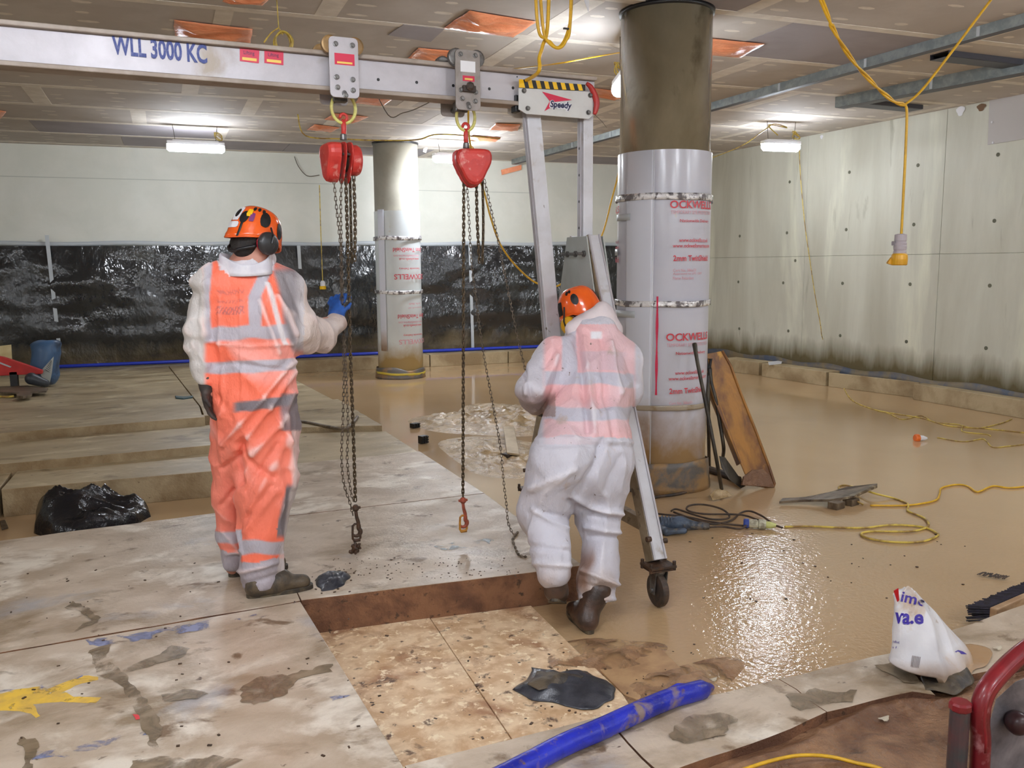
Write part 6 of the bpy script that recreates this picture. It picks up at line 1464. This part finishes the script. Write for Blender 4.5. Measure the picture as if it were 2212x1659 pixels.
for i, l in enumerate([[(1405, 1108), (1440, 1112), (1480, 1116), (1530, 1126), (1570, 1132), (1610, 1136)], [(1450, 1104), (1462, 1100), (1500, 1112), (1540, 1122), (1575, 1118), (1560, 1100), (1520, 1090), (1490, 1092), (1485, 1102), (1520, 1110), (1600, 1112), (1640, 1124), (1690, 1140)],
                       [(1455, 1106), (1500, 1122), (1540, 1132), (1580, 1124), (1600, 1108), (1620, 1104), (1645, 1114), (1665, 1128)], [(1615, 1130), (1600, 1142), (1560, 1138), (1520, 1140)]]):
    cable('black_lead', [G(x, y, .012+.01*(i % 2)+.012*abs(sin(k*1.3+i))) for k, (x, y) in enumerate(l)], .007, 'rubber', ['straight black lead running from the blue breaker', 'looped black lead behind the blue breaker', 'black lead arching to the white connector', 'short black lead tail under the connector'][i])
MB_ = MB(); pg = thing('cable_connector', G(1635, 1130, 0), 'muddy white cable connector with a blue end joining the black and yellow leads', 'connector')
a_, b_ = G(1606, 1130, .035), G(1690, 1136, .03); d_ = (b_-a_)/np.linalg.norm(b_-a_)
MB().lathe(a_, [(.026, 0), (.032, .01), (.032, .03), (.028, .035)], d_, 14).build('blue_end', mat('blue_plastic', (60, 80, 160), rough=.4), pg)
MB().lathe(a_+d_*.035, [(.026, 0), (.03, .01), (.03, .05), (.024, .06), (.034, .065), (.034, .10), (.03, .11)], d_, 14).build('shell', mat('dirty_white', (206, 204, 180), (150, 144, 124), scale=30, rough=.45), pg)
MB().lathe(a_+d_*.145, [(.022, 0), (.024, .03), (.014, .06), (.008, .07)], d_, 12).build('gland', mat('pale_yellow', (200, 204, 130), rough=.45), pg)

# ================================================================ TOOLS AGAINST THE BIG COLUMN
M['rust'] = mat('rusty_ochre', (172, 118, 44), (116, 74, 36), scale=5, rough=.5, bump=.3, bscale=40, spots=[((92, 56, 34), 4, .54, .66), ((206, 150, 50), 6, .62, .7)], stretch=(1, 1, .5))
M['darksteel'] = mat('dark_steel', (74, 66, 54), (50, 46, 42), scale=8, rough=.4, metal=.4)
rbt = thing('wheelbarrow_tray', G(1640, 1055, 0), 'long rusty ochre steel trough leaning on the big column, standing on its end', 'trough')
lo_, hi_ = [(1618, 1052), (1672, 1056)], [(1524, 772), (1545, 762)]
yb_, yt_ = G(1645, 1056, 0)[1], 5.95
def rb(x, y):
    t = (1056-y)/(1056-760); return AY(x, y, yb_+(yt_-yb_)*t)
outl = [rb(1528, 764), rb(1560, 758), rb(1578, 790), rb(1600, 850), rb(1632, 930), rb(1660, 1005), rb(1673, 1045), rb(1668, 1056), rb(1620, 1048), rb(1600, 1000), rb(1572, 935), rb(1545, 870), rb(1530, 820), rb(1524, 790)]
nr = np.cross(outl[3]-outl[0], outl[10]-outl[0]); nr /= np.linalg.norm(nr)
if nr@back < 0: nr = -nr
mm = MB(); mm.plate(outl, -nr, .012); mm.build('trough_side', M['rust'], rbt, bevel=.004)
mm = MB(); mm.tube([p for p in outl[1:8]], .012, 8); mm.build('rim', M['rust'], rbt, smooth=True)
bk_ = [p-nr*.16 for p in outl]; mm = MB(); mm.plate([outl[8], outl[9], outl[10], outl[11], outl[12], bk_[12], bk_[11], bk_[10], bk_[9], bk_[8]] if False else [outl[9], outl[13], outl[13]-nr*.14+CR*.02, outl[9]-nr*.14+CR*.05], nr*0+CR, .006); mm.build('trough_floor', M['rust'], rbt)
mm = MB(); q = G(1632, 1040, 0); mm.plate([rb(1600, 1048), rb(1604, 1030), rb(1622, 1016), rb(1645, 1014), rb(1662, 1030), rb(1670, 1054)], nr, .02); mm.build('end_plate', M['mud'], rbt, bevel=.003)
# shovel and two long handled tools
def tool(name, label, hpts, r, m, head=None):
    a = hpts[0]; t = thing(name, (a[0], a[1], max(0, a[2]-.1)), label, 'tool'); mm = MB(); P = smooth_path(hpts, 6); mm.tube(P, r, 9, rr=[r*(1+.35*max(0, 1-abs(i-len(P)+2)/4)) for i in range(len(P))]); mm.build('handle', m, t, smooth=True); return t
ta = tool('digging_bar', 'long steel scraper leaning on the printed column wrap, its blade on the wet floor', [G(1560, 1066, .02), AY(1549, 1000, 5.35), AY(1530, 900, 5.42), AY(1516, 830, 5.48), AY(1506, 780, 5.54), AY(1500, 742, 5.6)], .014, M['darksteel'])
mm = MB(); c_ = G(1558, 1076, .01); mm.plate([c_+np.array([-.10, -.03, 0]), c_+np.array([.11, .02, 0]), c_+np.array([.085, .05, .035]), c_+np.array([.02, .05, .06]), c_+np.array([-.03, .04, .06]), c_+np.array([-.09, .02, .03])], (0, -1, .2), .006); mm.build('blade', M['mudpale'], ta)
tb_ = tool('shovel', 'shovel with a dark handle leaning between the column and the rusty trough', [G(1562, 985, .22), AY(1563, 965, 5.75), AY(1556, 920, 5.78), AY(1545, 860, 5.82), AY(1537, 830, 5.86), AY(1532, 795, 5.9)], .015, M['darksteel'])
mm = MB(); bl = [AY(1553, 985, 5.74), AY(1566, 988, 5.72), AY(1585, 1015, 5.68), AY(1610, 1050, 5.62), AY(1600, 1055, 5.60), AY(1575, 1036, 5.62), AY(1558, 1010, 5.68)]
mm.plate(bl, (0, -1, .3), .006); mm.build('blade', M['darksteel'], tb_, bevel=.002)
mm = MB(); mm.tube([AY(1530, 800, 5.9), AY(1526, 775, 5.92), AY(1536, 775, 5.92), AY(1532, 800, 5.9)], .012, 7); mm.build('grip', M['black'], tb_)
tc = tool('straight_bar', 'dark straight bar upright behind the scraper at the column side', [G(1532, 1014, .0), AY(1530, 900, 5.78), AY(1528, 806, 5.84)], .016, M['darksteel'])
mm = MB(); mm.tube([G(1520, 1010, .03), G(1560, 1022, .03), G(1596, 1036, .03)], .03, 8); tag(mm.build('black_tube', M['rubber']), 'short dark muddy tube on the floor beneath the shovel', 'tube')
cable('base_cord', [G(x, y, .012) for x, y in ((1396, 1080), (1420, 1073), (1460, 1068), (1500, 1058), (1530, 1046))], .012, 'rubber', 'dark muddy cord ringing the foot of the big column')

# ================================================================ SCRAP WOOD, SPACERS, LUMPS
def chunk(name, pts_px, z0, h, m, label, cat, seed, amp=.006, taper=.0):
    base = [G(x, y, z0) for x, y in pts_px]; mm = MB(); mm.prism([tuple(p[:2]) for p in base], z0, z0+h); o = mm.build(name, M[m] if isinstance(m, str) else m, bevel=.003); return tag(o, label, cat)
M['wood'] = mat('wet_wood', (120, 104, 84), (78, 64, 50), scale=6, rough=.4, bump=.5, bscale=30, stretch=(.5, 3, 1), spots=[((160, 146, 120), 10, .6, .68)])
wt = thing('wood_offcut', G(1790, 1080, 0), 'ragged wooden offcut propped on two blocks in the water under the yellow lead', 'wood')
W_ = [((1683, 1088), .012), ((1740, 1084), .02), ((1790, 1084), .04), ((1845, 1076), .06), ((1895, 1054), .06)]; W2_ = [((1690, 1081), .02), ((1740, 1078), .03), ((1790, 1068), .05), ((1830, 1056), .07), ((1895, 1049), .07)]
lo__ = [G(*p, z_) for p, z_ in W_]; up__ = [G(*p, z_) for p, z_ in W2_]; mm = MB()
mm.plate(lo__+up__[::-1], (0, 0, 1), .018); mm.build('plank', M['wood'], wt, bevel=.002)
for (x, y, lab) in ((1806, 1098, 0), (1838, 1090, 1)):
    c_ = G(x, y, 0); mm = MB(); mm.box(c_+np.array([0, 0, .025]), (.10, .08, .05), np.array([[.96, -.28, 0], [.28, .96, 0], [0, 0, 1]])); mm.build('block', M['wood'], wt, bevel=.004)
def spacer(x, y, sx, sz, lab, m='black', z=0.0, ang=.4):
    c_ = G(x, y, z); R = np.array([[cos(ang), -sin(ang), 0], [sin(ang), cos(ang), 0], [0, 0, 1]]); t = thing('rubber_spacer', c_, lab, 'spacer', 'spacer blocks in the water')
    mm = MB(); mm.box(c_+np.array([0, 0, sz/2]), (sx*.8, sx*.6, sz*.9), R); mm.build('core', M[m], t)
    for i in (-1, 0, 1):
        for zz in (.2, .5, .8): mm = MB(); mm.box(c_+R@np.array([i*sx*.3, -sx*.31, 0])+np.array([0, 0, sz*zz]), (sx*.22, .02, sz*.2), R); mm.build('rib', M[m], t, bevel=.001)
spacer(896, 924, .11, .055, 'black ribbed spacer block farthest out in the water by the slab edge')
spacer(914, 958, .10, .085, 'taller black ribbed spacer block at the slab edge')
spacer(1098, 992, .13, .06, 'muddy ribbed spacer block in the churned mud beside the pale plank', 'rubber')
chunk('pale_plank', [(1087, 925), (1110, 925), (1119, 968), (1122, 985), (1095, 982)], .05, .02, mat('pale_wood', (196, 178, 146), (170, 148, 112), scale=6, rough=.5), 'small pale plank lying in the churned mud behind the second chain', 'wood', 1)
# torn dark membrane lumps
M['membrane'] = mat('torn_membrane', (66, 68, 76), (44, 46, 54), scale=10, rough=.3, bump=.4, bscale=30)
M['membrane_t'] = mat('torn_muddy_top', (96, 84, 66), (58, 52, 48), scale=14, rough=.5, bump=.6, bscale=40)
def lump(name, outline_px, z, h, m, label, cat, seed, par=None):
    O = np.array([G(x, y, z)[:2] for x, y in outline_px]); cen = O.mean(0); n = 64; per = []
    for i in range(n):
        s = i/n*len(O); j = int(s); t = s-j; p = O[j]*(1-t)+O[(j+1) % len(O)]*t; p = p+.008*np.array([sn(np.array([p[0], p[1], 0]), 25, seed), sn(np.array([p[0], p[1], 2]), 25, seed+1)]); per.append(p)
    V = [(cen[0], cen[1], z+h)]; k = 16
    for j in range(1, k+1):
        for p in per:
            q = cen+(p-cen)*j/k; e = 1-(j/k)**3; P_ = np.array([q[0], q[1], 0]); V.append((q[0], q[1], z+.002+max(0, h*e*(.55+.45*sn(P_, 9, seed+2))+.010*e*abs(sn(P_, 30, seed+3)))))
    F_ = [(0, 1+i, 1+(i+1) % n) for i in range(n)]+[(1+j*n+i, 1+(j+1)*n+i, 1+(j+1)*n+(i+1) % n, 1+j*n+(i+1) % n) for j in range(k-1) for i in range(n)]
    bV = [(v[0], v[1], z) for v in V[-n:]]; o_ = len(V); V += bV; F_ += [(o_-n+i, o_+i, o_+(i+1) % n, o_-n+(i+1) % n) for i in range(n)]+[tuple(o_+i for i in range(n-1, -1, -1))]
    o = link_mesh(name, V, F_, M[m], par, True)
    return tag(o, label, cat) if par is None else o
lt_ = lump('torn_membrane', [(1113, 1490), (1135, 1472), (1150, 1442), (1200, 1450), (1240, 1452), (1268, 1450), (1285, 1462), (1310, 1470), (1332, 1492), (1318, 1512), (1285, 1532), (1240, 1530), (1205, 1520), (1150, 1512)], .016, .05, 'membrane', 'torn dark grey membrane lump lying on the pit strand boards', 'lump', 171)
lump('torn_top', [(1140, 1478), (1158, 1450), (1200, 1456), (1240, 1458), (1262, 1462), (1240, 1474), (1200, 1480), (1165, 1490)], .055, .02, 'membrane_t', '', '', 175, lt_)
lump('grey_lump', [(683, 1268), (686, 1250), (700, 1240), (730, 1234), (752, 1238), (756, 1252), (742, 1264), (715, 1276), (695, 1278)], ZS, .05, 'membrane', 'small grey crumpled lump on the slab at the worker boot toe', 'lump', 179)
crumbs(((680, 1232), (765, 1285)), 25, ZS, 'crumb', 'crumbs around the small grey lump', 9, (.004, .010))
# black polythene bag in the left gap
M['bin_bag'] = mat('black_plastic_film', (20, 20, 24), (34, 34, 38), scale=4, rough=.18, bump=.6, bscale=14, bdist=.02)
O = np.array([G(x, y, 0)[:2] for x, y in ((72, 1152), (120, 1166), (160, 1172), (230, 1158), (300, 1132), (330, 1116), (322, 1108), (260, 1102), (160, 1106), (92, 1118))]); cen = O.mean(0); n_, k_ = 110, 34
per = [O[int(i/n_*len(O))]*(1-(i/n_*len(O) % 1))+O[(int(i/n_*len(O))+1) % len(O)]*(i/n_*len(O) % 1) for i in range(n_)]
def bagz(q, e):
    P_ = np.array([q[0], q[1], 0]); r1 = 1-abs(sn(P_*np.array([1, 1.6, 1]), 4.5, 181)); r2 = 1-abs(sn(P_, 10, 183)); side = 1.0-.35*sstep(np.array([q[0]]), cen[0], cen[0]+.5)[0]
    return max(.001, e*side*(.13+.10*r1**2+.05*r2**2+.03*sn(P_, 7, 182)))
V = [(cen[0], cen[1], bagz(cen, 1))]
for j_ in range(1, k_+1):
    for i, p in enumerate(per):
        t = j_/k_; q = cen+(p-cen)*t*(1+.05*sn(np.array([p[0], p[1], 0]), 8, 184)); V.append((q[0]+.02*sn(np.array([q[0], q[1], 1]), 12, 185)*(1-t), q[1], bagz(q, (1-t**5)**.5)))
F_ = [(0, 1+i, 1+(i+1) % n_) for i in range(n_)]+[(1+j_*n_+i, 1+(j_+1)*n_+i, 1+(j_+1)*n_+(i+1) % n_, 1+j_*n_+(i+1) % n_) for j_ in range(k_-1) for i in range(n_)]
tag(link_mesh('plastic_bag', V, F_, M['bin_bag'], None, True), 'crumpled shiny black plastic bag in the gap left of the standing worker', 'bag')
for k_, (pts, lab) in enumerate([([(336, 1138), (345, 1126), (347, 1128), (342, 1138)], 'small dark scrap near the black bag tip'), ([(352, 1134), (362, 1128), (372, 1130), (366, 1136), (354, 1138)], 'small brown scrap left of the standing worker'), ([(0, 1128), (12, 1126), (18, 1142), (4, 1146)], 'dark scrap at the left picture edge below the slab steps')]):
    chunk('scrap', pts, .0 if k_ != 0 else 0, .012, 'wood', lab, 'scrap', k_)
chunk('hose_scrap', [(378, 858), (398, 860), (417, 858), (416, 861), (396, 864), (380, 862)], .31, .02, mat('teal_plastic', (70, 96, 104), rough=.4), 'teal strip of hose on the far deck left of the worker', 'scrap', 5)
# blue drum bag, red barrier and boards at the far left
s_ = Sdf(); bb_ = G(95, 832, .28); yb2 = bb_[1]
s_.limb(AY(95, 810, yb2), AY(98, 762, yb2), .17, .17, .05)
s_.ball(AY(84, 745, yb2+.1), (.12, .12, .06), .05).ball(AY(112, 742, yb2), (.1, .1, .05), .05)
V, F_ = s_.mesh(.02, cut=lambda X: -(X[:, 2]-.285)); N = normals(V, F_); V = V+N*(.02*(1-np.abs(sn(V*np.array([1, 1, 2.2]), 3.2, 191)))+.010*sn(V, 9, 192)-.01)[:, None]
tag(link_mesh('blue_sack', V, F_, mat('blue_sack', (74, 108, 148), (42, 52, 70), scale=2.2, rough=.35, contrast=(.45, .6), spots=[((110, 104, 88), 3, .6, .68)]), None, True), 'tall crumpled blue plastic sack standing on the far deck by the red barrier', 'sack')
rbx = thing('red_barrier', AY(0, 810, 8.7)*np.array([1, 1, 0])+np.array([0, 0, .33]), 'red plastic barrier foot pointing right at the left picture edge', 'barrier')
YR = G(0, 838, .335)[1]; q = [AY(x, y, YR) for x, y in ((-60, 762), (6, 772), (60, 790), (91, 801), (91, 808), (60, 809), (0, 812), (-60, 812))]
mm = MB(); mm.plate(q, (0, 1, 0), .12); mm.build('foot', mat('red_plastic', (206, 44, 40), (186, 36, 34), scale=4, rough=.4), rbx, bevel=.008)
mm = MB(); mm.plate([AY(-60, 778, YR-.003), AY(-10, 778, YR-.003), AY(25, 792, YR-.003), AY(22, 794, YR-.003), AY(-12, 781, YR-.003), AY(-60, 781, YR-.003)], (0, -1, 0), .004); mm.build('stripe', M['tape'], rbx)
for px_ in (-50, 30): 
    mm = MB(); a_ = AY(px_, 806, YR+.06); mm.box((a_[0], a_[1], (a_[2]+.335)/2), (.08, .12, a_[2]-.335+.04)); mm.build('dark_support', M['black'], rbx)  # black blocks added for the darkness beneath the barrier foot
YP_ = G(10, 806, .29)[1]; pb = [AY(x, y, YP_) for x, y in ((-40, 752), (24, 745), (27, 800), (-40, 806))]; pb[2][2] = .29; pb[3][2] = .29
mm = MB(); mm.plate(pb, (0, 1, .1), .02); tag(mm.build('plywood_offcut', mat('plywood', (226, 208, 160), (206, 184, 132), scale=5, rough=.6)), 'pale plywood offcut standing behind the red barrier at the left', 'board')
lbq = [AY(x, y, yb2-.30) for x, y in ((92, 797), (116, 770), (112, 806), (106, 834), (100, 828), (88, 810))]
mm = MB(); mm.plate(lbq, (0, 1, 0), .006); ls = tag(mm.build('printed_sheet', mat('white_sheet', (190, 196, 192), rough=.5)), 'torn white sheet with dark printed bars on the blue sack', 'sheet')
for k_ in range(7):
    u = (k_+.6)/7.6; a_ = AY(96+16*u, 800-26*u, yb2-.305); b_ = AY(107+5*u, 806-26*u, yb2-.305); mm = MB(); mm.beam(a_, b_, .012, .003, (0, 1, 0)); mm.build('printed_bar', M['black'], ls)
for pts, h_, lab in (([(0, 838), (60, 836), (104, 842), (100, 848), (40, 852), (0, 850)], .02, 'low dark board on the far deck under the red barrier'), ([(36, 856), (54, 850), (70, 853), (68, 858), (50, 862), (36, 860)], .03, 'small brown clod on the far deck at the left')):
    chunk('scrap_board', pts, .33, h_, 'wood', lab, 'scrap', 3)
cable('yellow_lead', [G(x, y, .345) for x, y in ((-20, 855), (10, 857), (30, 856))], .012, 'yellow_pale', 'short yellow lead end on the far deck at the left picture edge')
ls_ = s_ = Sdf(); YD_ = G(84, 836, .33)[1]; s_.limb(AY(68, 818, YD_), AY(98, 828, YD_), .075, .05, .03); V, F_ = s_.mesh(.015); tag(link_mesh('dark_bag', V, F_, mat('slate_bag', (56, 60, 66), rough=.4), None, True), 'dark slate bag slumped between the barrier and the blue sack', 'bag')
# scraps near the water edge at the back
chunk('mud_scrap', [(668, 794), (700, 792), (714, 796), (690, 800), (670, 799)], 0, .03, 'rubber', 'dark scrap on the water edge by the long kerb block', 'scrap', 7)
# crack with sticks beside the worker
cable('dark_batten', [G(x, y, .235) for x, y in ((632, 908), (670, 914), (710, 922), (745, 926), (764, 912), (772, 900))], .016, 'wood', 'muddy bent batten lying along the broken slab edge', 'stick')

# ================================================================ BLUE PIPE IN FRONT
bp = thing('blue_hose', G(1300, 1560, ZS), 'thick muddy blue hose lying over the front slabs at the pit edge', 'hose')
bpts = [G(1540, 1484, ZS+.012), G(1500, 1494, ZS+.03), G(1450, 1508, ZS+.034), G(1380, 1537, ZS+.036), G(1300, 1574, ZS+.036), G(1220, 1608, ZS+.036), G(1140, 1650, ZS+.035), G(1060, 1690, ZS+.034), G(960, 1730, ZS+.034)]
P = smooth_path(bpts, 6); nP = len(P); mm = MB(); rr_l = [.032*min(1, .25+i/5) if i < 4 else .036 for i in range(nP)]
mm.tube(P, .036, 20, rr=rr_l); o = mm.build('hose', M['blue_pipe'], bp, smooth=True)
mm = MB(); mm.plate([G(1536, 1484, ZS+.008), G(1500, 1478, ZS+.03), G(1462, 1478, ZS+.05), G(1430, 1495, ZS+.06), G(1450, 1512, ZS+.03), G(1500, 1500, ZS+.012)], (0, 0, 1), .005); mm.build('flattened_end', M['blue_pipe'], bp, bevel=.002)

# ================================================================ SACK
sk = thing('mortar_sack', G(2010, 1450, ZS), 'torn white plastic sack with blue letters standing on the front slabs', 'sack')
M['sack'] = mat('white_sack', (236, 236, 240), (222, 220, 226), scale=3, rough=.38, bump=.3, bscale=14, bdist=.015, spots=[((196, 164, 124), 4.5, .53, .66), ((140, 104, 66), 9, .62, .70)], zfade=((176, 142, 104), ZS, ZS+.09))
SY = G(1990, 1450, ZS)[1]
def sackpt(u, v):   # u around (0 left front .. ), v up
    L = AY(1926+ (1934-1926)*v, 1428-(1428-1278)*v, SY); R_ = AY(2132-(2132-1972)*v, 1448-(1448-1270)*v, SY+.04)
    a = 2*pi*u; t = .5-.5*cos(a); p = L*(1-t)+R_*t; depth = .12*(1-v**1.6)+.012
    p = p+bd*(-sin(a))*depth*(1 if sin(a) > 0 else .8)
    if v < .3: p = p+np.array([0, 0, -.0])*0
    pn_ = sn(p*np.array([1, 1, .6]), 7, 201)*.010+.022*(1-abs(sn(p*np.array([1.5, 1.5, .8]), 7, 202)))**2+.008*(1-abs(sn(p, 17, 204)))-.010
    return p-bd*sin(a)*pn_+CR*(-cos(a))*pn_*.5+np.array([0, 0, .02*sn(np.array([cos(a)*2, sin(a)*2, 0]), 1.5, 203) if v > .97 else 0])
mm = MB(); mm.grid(lambda u, v: sackpt(u, v), 120, 50)
Vs = np.array(mm.v); lowm = Vs[:, 2] < ZS+.02; Vs[lowm, 2] = ZS+.001
so = link_mesh('sack', Vs, mm.f, M['sack'], sk, True, solid=.002)
mm = MB(); top_ = [sackpt(i/24, 1) for i in range(24)]; cen = sum(top_)/24; mm.add([cen+np.array([0, 0, .012])]+top_, [(0, 1+i, 1+(i+1) % 24) for i in range(24)]); mm.build('sack_fold', M['sack'], sk, smooth=True)
bv = BVHTree.FromPolygons([Vector(v) for v in Vs], [tuple(f) for f in mm.f[:0]] or [tuple(f) for f in so.data.polygons and [tuple(p.vertices) for p in so.data.polygons]])
def on_sack(name, body, px0, py0, wpx, hpx, m, ang=0.0, bold=.02, shape=None):
    if shape is None:
        V, Fc = text_mesh(body, 1, bold); V[:, :2] -= V[:, :2].min(0); V[:, 0] *= wpx/V[:, 0].max(); V[:, 1] *= hpx/V[:, 1].max()
    else: V = np.array([(x, y, 0) for x, y in shape], float); Fc = [tuple(range(len(shape)))]
    ca, sa = cos(ang), sin(ang); out = []
    for x, y, _ in V:
        X, Y_ = px0+x*ca-y*sa, py0-(x*sa+y*ca); d_ = ray(X, Y_); d_ = d_/np.linalg.norm(d_); st = AY(X, Y_, SY-.6)
        hit = bv.ray_cast(Vector(st), Vector(d_)); p = np.array(hit[0]) if hit[0] is not None else AY(X, Y_, SY-.1); out.append(p-d_*.004)
    return link_mesh(name, out, Fc, m, sk)
ink = mat('blue_ink', (60, 44, 160), (76, 60, 170), scale=30, rough=.4)
on_sack('sack_print', 'im', 1945, 1299, 34, 22, ink, -.22); on_sack('sack_print', 'e', 1981, 1306, 15, 14, ink, -.35)
on_sack('sack_print', 'va', 1931, 1346, 34, 24, ink, -.12, .03); on_sack('sack_print', '.e', 1966, 1348, 29, 22, ink, -.02, .03)
on_sack('sack_print', 'educ', 1927, 1388, 16, 6, ink, -.15, .0); on_sack('sack_print', 'a f', 1927, 1400, 10, 5, ink, -.15, .0)
on_sack('blue_mark', '', 2062, 1408, 0, 0, ink, 0, 0, [(0, 0), (8, 4), (18, 1), (27, -5), (15, -5)])
for k_ in range(6): on_sack('barcode_bar', '', 1967+k_*3.2, 1440+k_*.6, 0, 0, mat('grey_ink', (150, 140, 140), rough=.5) if k_ == 0 else bpy.data.materials['grey_ink'], 0, 0, [(0, 0), (1.6, 0), (5.6, 24), (4, 24)])
redp = mat('red_film', (206, 36, 44), rough=.35)
mm = MB(); mm.plate([AY(1930, 1276, SY-.02), AY(1940, 1270, SY-.03), AY(1942, 1296, SY-.02), AY(1938, 1300, SY-.02)], back, .003); mm.build('red_corner', redp, sk)
mm = MB(); mm.plate([AY(2110, 1418, SY+.03), AY(2130, 1411, SY+.02), AY(2134, 1436, SY+.02), AY(2126, 1442, SY+.0)], back, .003); mm.build('red_corner', redp, sk)
lump('sack_mud', [(1990, 1462), (2010, 1445), (2060, 1440), (2095, 1450), (2100, 1480), (2060, 1500), (2000, 1490)], ZS-.002, .045, 'membrane_t', '', '', 205, sk)
# ================================================================ BROOM
br_ = thing('broom_head', G(2170, 1320, .05), 'wooden broom head with dark stiff bristles at the right edge of the picture', 'broom')
YBm = 3.35
wa, wb_ = G(2145, 1322, .10), G(2290, 1258, .10); d_ = wb_-wa; d_ /= np.linalg.norm(d_); sdn = np.array([-d_[1], d_[0], 0])
M['broomwood'] = mat('broom_wood', (196, 164, 128), (166, 132, 96), scale=6, rough=.5, stretch=(1, 1, 3))
mid_ = (wa+wb_)/2; Rm = np.stack([d_, sdn, [0, 0, 1]], 1)
mm = MB(); mm.box(mid_+np.array([0, 0, -.02]), (np.linalg.norm(wb_-wa), .035, .075), Rm); mm.build('broom_block', M['broomwood'], br_, bevel=.006)
mm = MB(); rb_ = random.Random(4)
for i in range(34):
    for j in range(7):
        st_ = mid_+d_*((i+.5)/34-.5)*np.linalg.norm(wb_-wa)*.98+np.array([0, 0, -.05+.011*j])+sdn*.018
        en = st_+(-CR*.85+bd*.45)*(.10+.014*rb_.random())+np.array([rb_.uniform(-.006, .006), 0, -.015-.02*rb_.random()*(j < 3)])
        en[2] = max(en[2], .004); mm.tube([st_, en], .0035, 4)
bo = mm.build('bristles', mat('dark_bristle', (44, 40, 58), (30, 26, 30), scale=30, rough=.5), br_); bo['kind'] = 'stuff'
mm = MB(); h0 = mid_+d_*.05+np.array([0, 0, .0]); mm.cyl(h0-sdn*.01, h0-sdn*.35+d_*.5+np.array([0, 0, .12]), .014, 12); mm.build('broom_handle', M['broomwood'], br_, smooth=True)
mm = MB(); a_, b_ = G(2116, 1240, .01), G(2176, 1250, .01)
for i in range(40):
    t = i/39; p = a_*(1-t)+b_*t; an = rb_.uniform(-.4, .4); dd_ = np.array([cos(an), sin(an), .1])*.022; mm.tube([p-dd_+np.array([0, rb_.uniform(-.01, .01), .004]), p+dd_+np.array([0, rb_.uniform(-.01, .01), .008])], .0025, 4)
o = tag(mm.build('bristle_strip', M['rubber']), 'dark strip of loose bristles floating on the water above the broom', 'debris'); o['kind'] = 'stuff'
# ================================================================ RED MACHINE IN THE NEAR CORNER
YM = 1.78
mc = thing('red_machine', AY(2150, 1659, YM)*np.array([1, 1, 0]), 'red framed grey machine cut off by the bottom right corner of the picture', 'machine')
M['mred'] = mat('dark_red_enamel', (134, 26, 36), (108, 20, 30), scale=5, rough=.35, spots=[((170, 116, 120), 9, .62, .72)], coat=.2)
M['mgrey'] = mat('machine_grey', (150, 146, 150), (96, 94, 100), scale=5, rough=.35, metal=.3, contrast=(.4, .62))
top = AY(2075, 1518, YM); zt_ = top[2]
mm = MB(); mm.lathe((top[0], top[1], .0), [(.026, 0), (.028, .02), (.028, zt_-.004), (.026, zt_)], n=16); mm.build('post', mat('post_enamel', (92, 60, 62), (60, 66, 68), scale=7, rough=.35), mc, smooth=False)
mm = MB(); mm.lathe((top[0], top[1], zt_-.022), [(.029, 0), (.032, .004), (.032, .020), (.027, .027)], n=10); mm.build('post_cap', M['mred'], mc, bevel=.001)
fr = [(2118, 1700), (2118, 1620), (2116, 1560), (2120, 1520), (2134, 1486), (2166, 1448), (2205, 1412), (2260, 1372)]
FP = []
for x, y in fr: FP.append(AY(x, y, YM-.02+max(0, (1500-y))*.0004))
FP[0] = np.array([FP[1][0], FP[1][1], 0.0])
Pq = smooth_path(FP, 6); mm = MB(); mm.tube(Pq, .028, 14); mm.build('frame', M['mred'], mc, smooth=True)
mm = MB(); mm.tube([p-back*0+back*.024+np.array([0, 0, .006]) for p in Pq[6:]], .006, 6); mm.build('frame_seam', M['mred'], mc, smooth=True)
bodyq = [AY(x, y, YM+.03) for x, y in ((2136, 1560), (2150, 1510), (2190, 1474), (2300, 1430), (2300, 1700), (2136, 1700))]; bodyq[4][2] = .03; bodyq[5][2] = .03
mm = MB(); mm.plate(bodyq, bd*.5+CR*.86, .08); mm.build('body_panel', M['mgrey'], mc, bevel=.012)
kc = AY(2196, 1560, YM+.0); mm = MB(); mm.lathe(kc, [(.030, -.02), (.036, 0), (.034, .02), (.02, .034), (.004, .036)], back, 20); mm.build('knob', mat('knob_rubber', (58, 34, 38), rough=.35), mc, smooth=True)
# white speck and shell like scraps
for i, (x, y, z_, lab) in enumerate(((1540, 1470, 0, 'pale curled scrap at the mud edge beside the blue hose end'), (1910, 1555, .17, 'white splinter in the mud in front of the sack'), (2155, 1402, ZS, 'tiny scrap on the pale slab behind the sack'))):
    c_ = G(x, y, z_); mm = MB(); mm.add([c_+np.array([.022*cos(a)*(1+.3*sin(3*a)), .012*sin(a), .006+.004*cos(2*a)]) for a in np.arange(0, 6.28, .6)], [tuple(range(11))]); tag(mm.build('paper_scrap', mat('bone_scrap%d' % i, (206, 196, 176), rough=.5), solid=.003), lab, 'scrap')
bpy.context.view_layer.update()
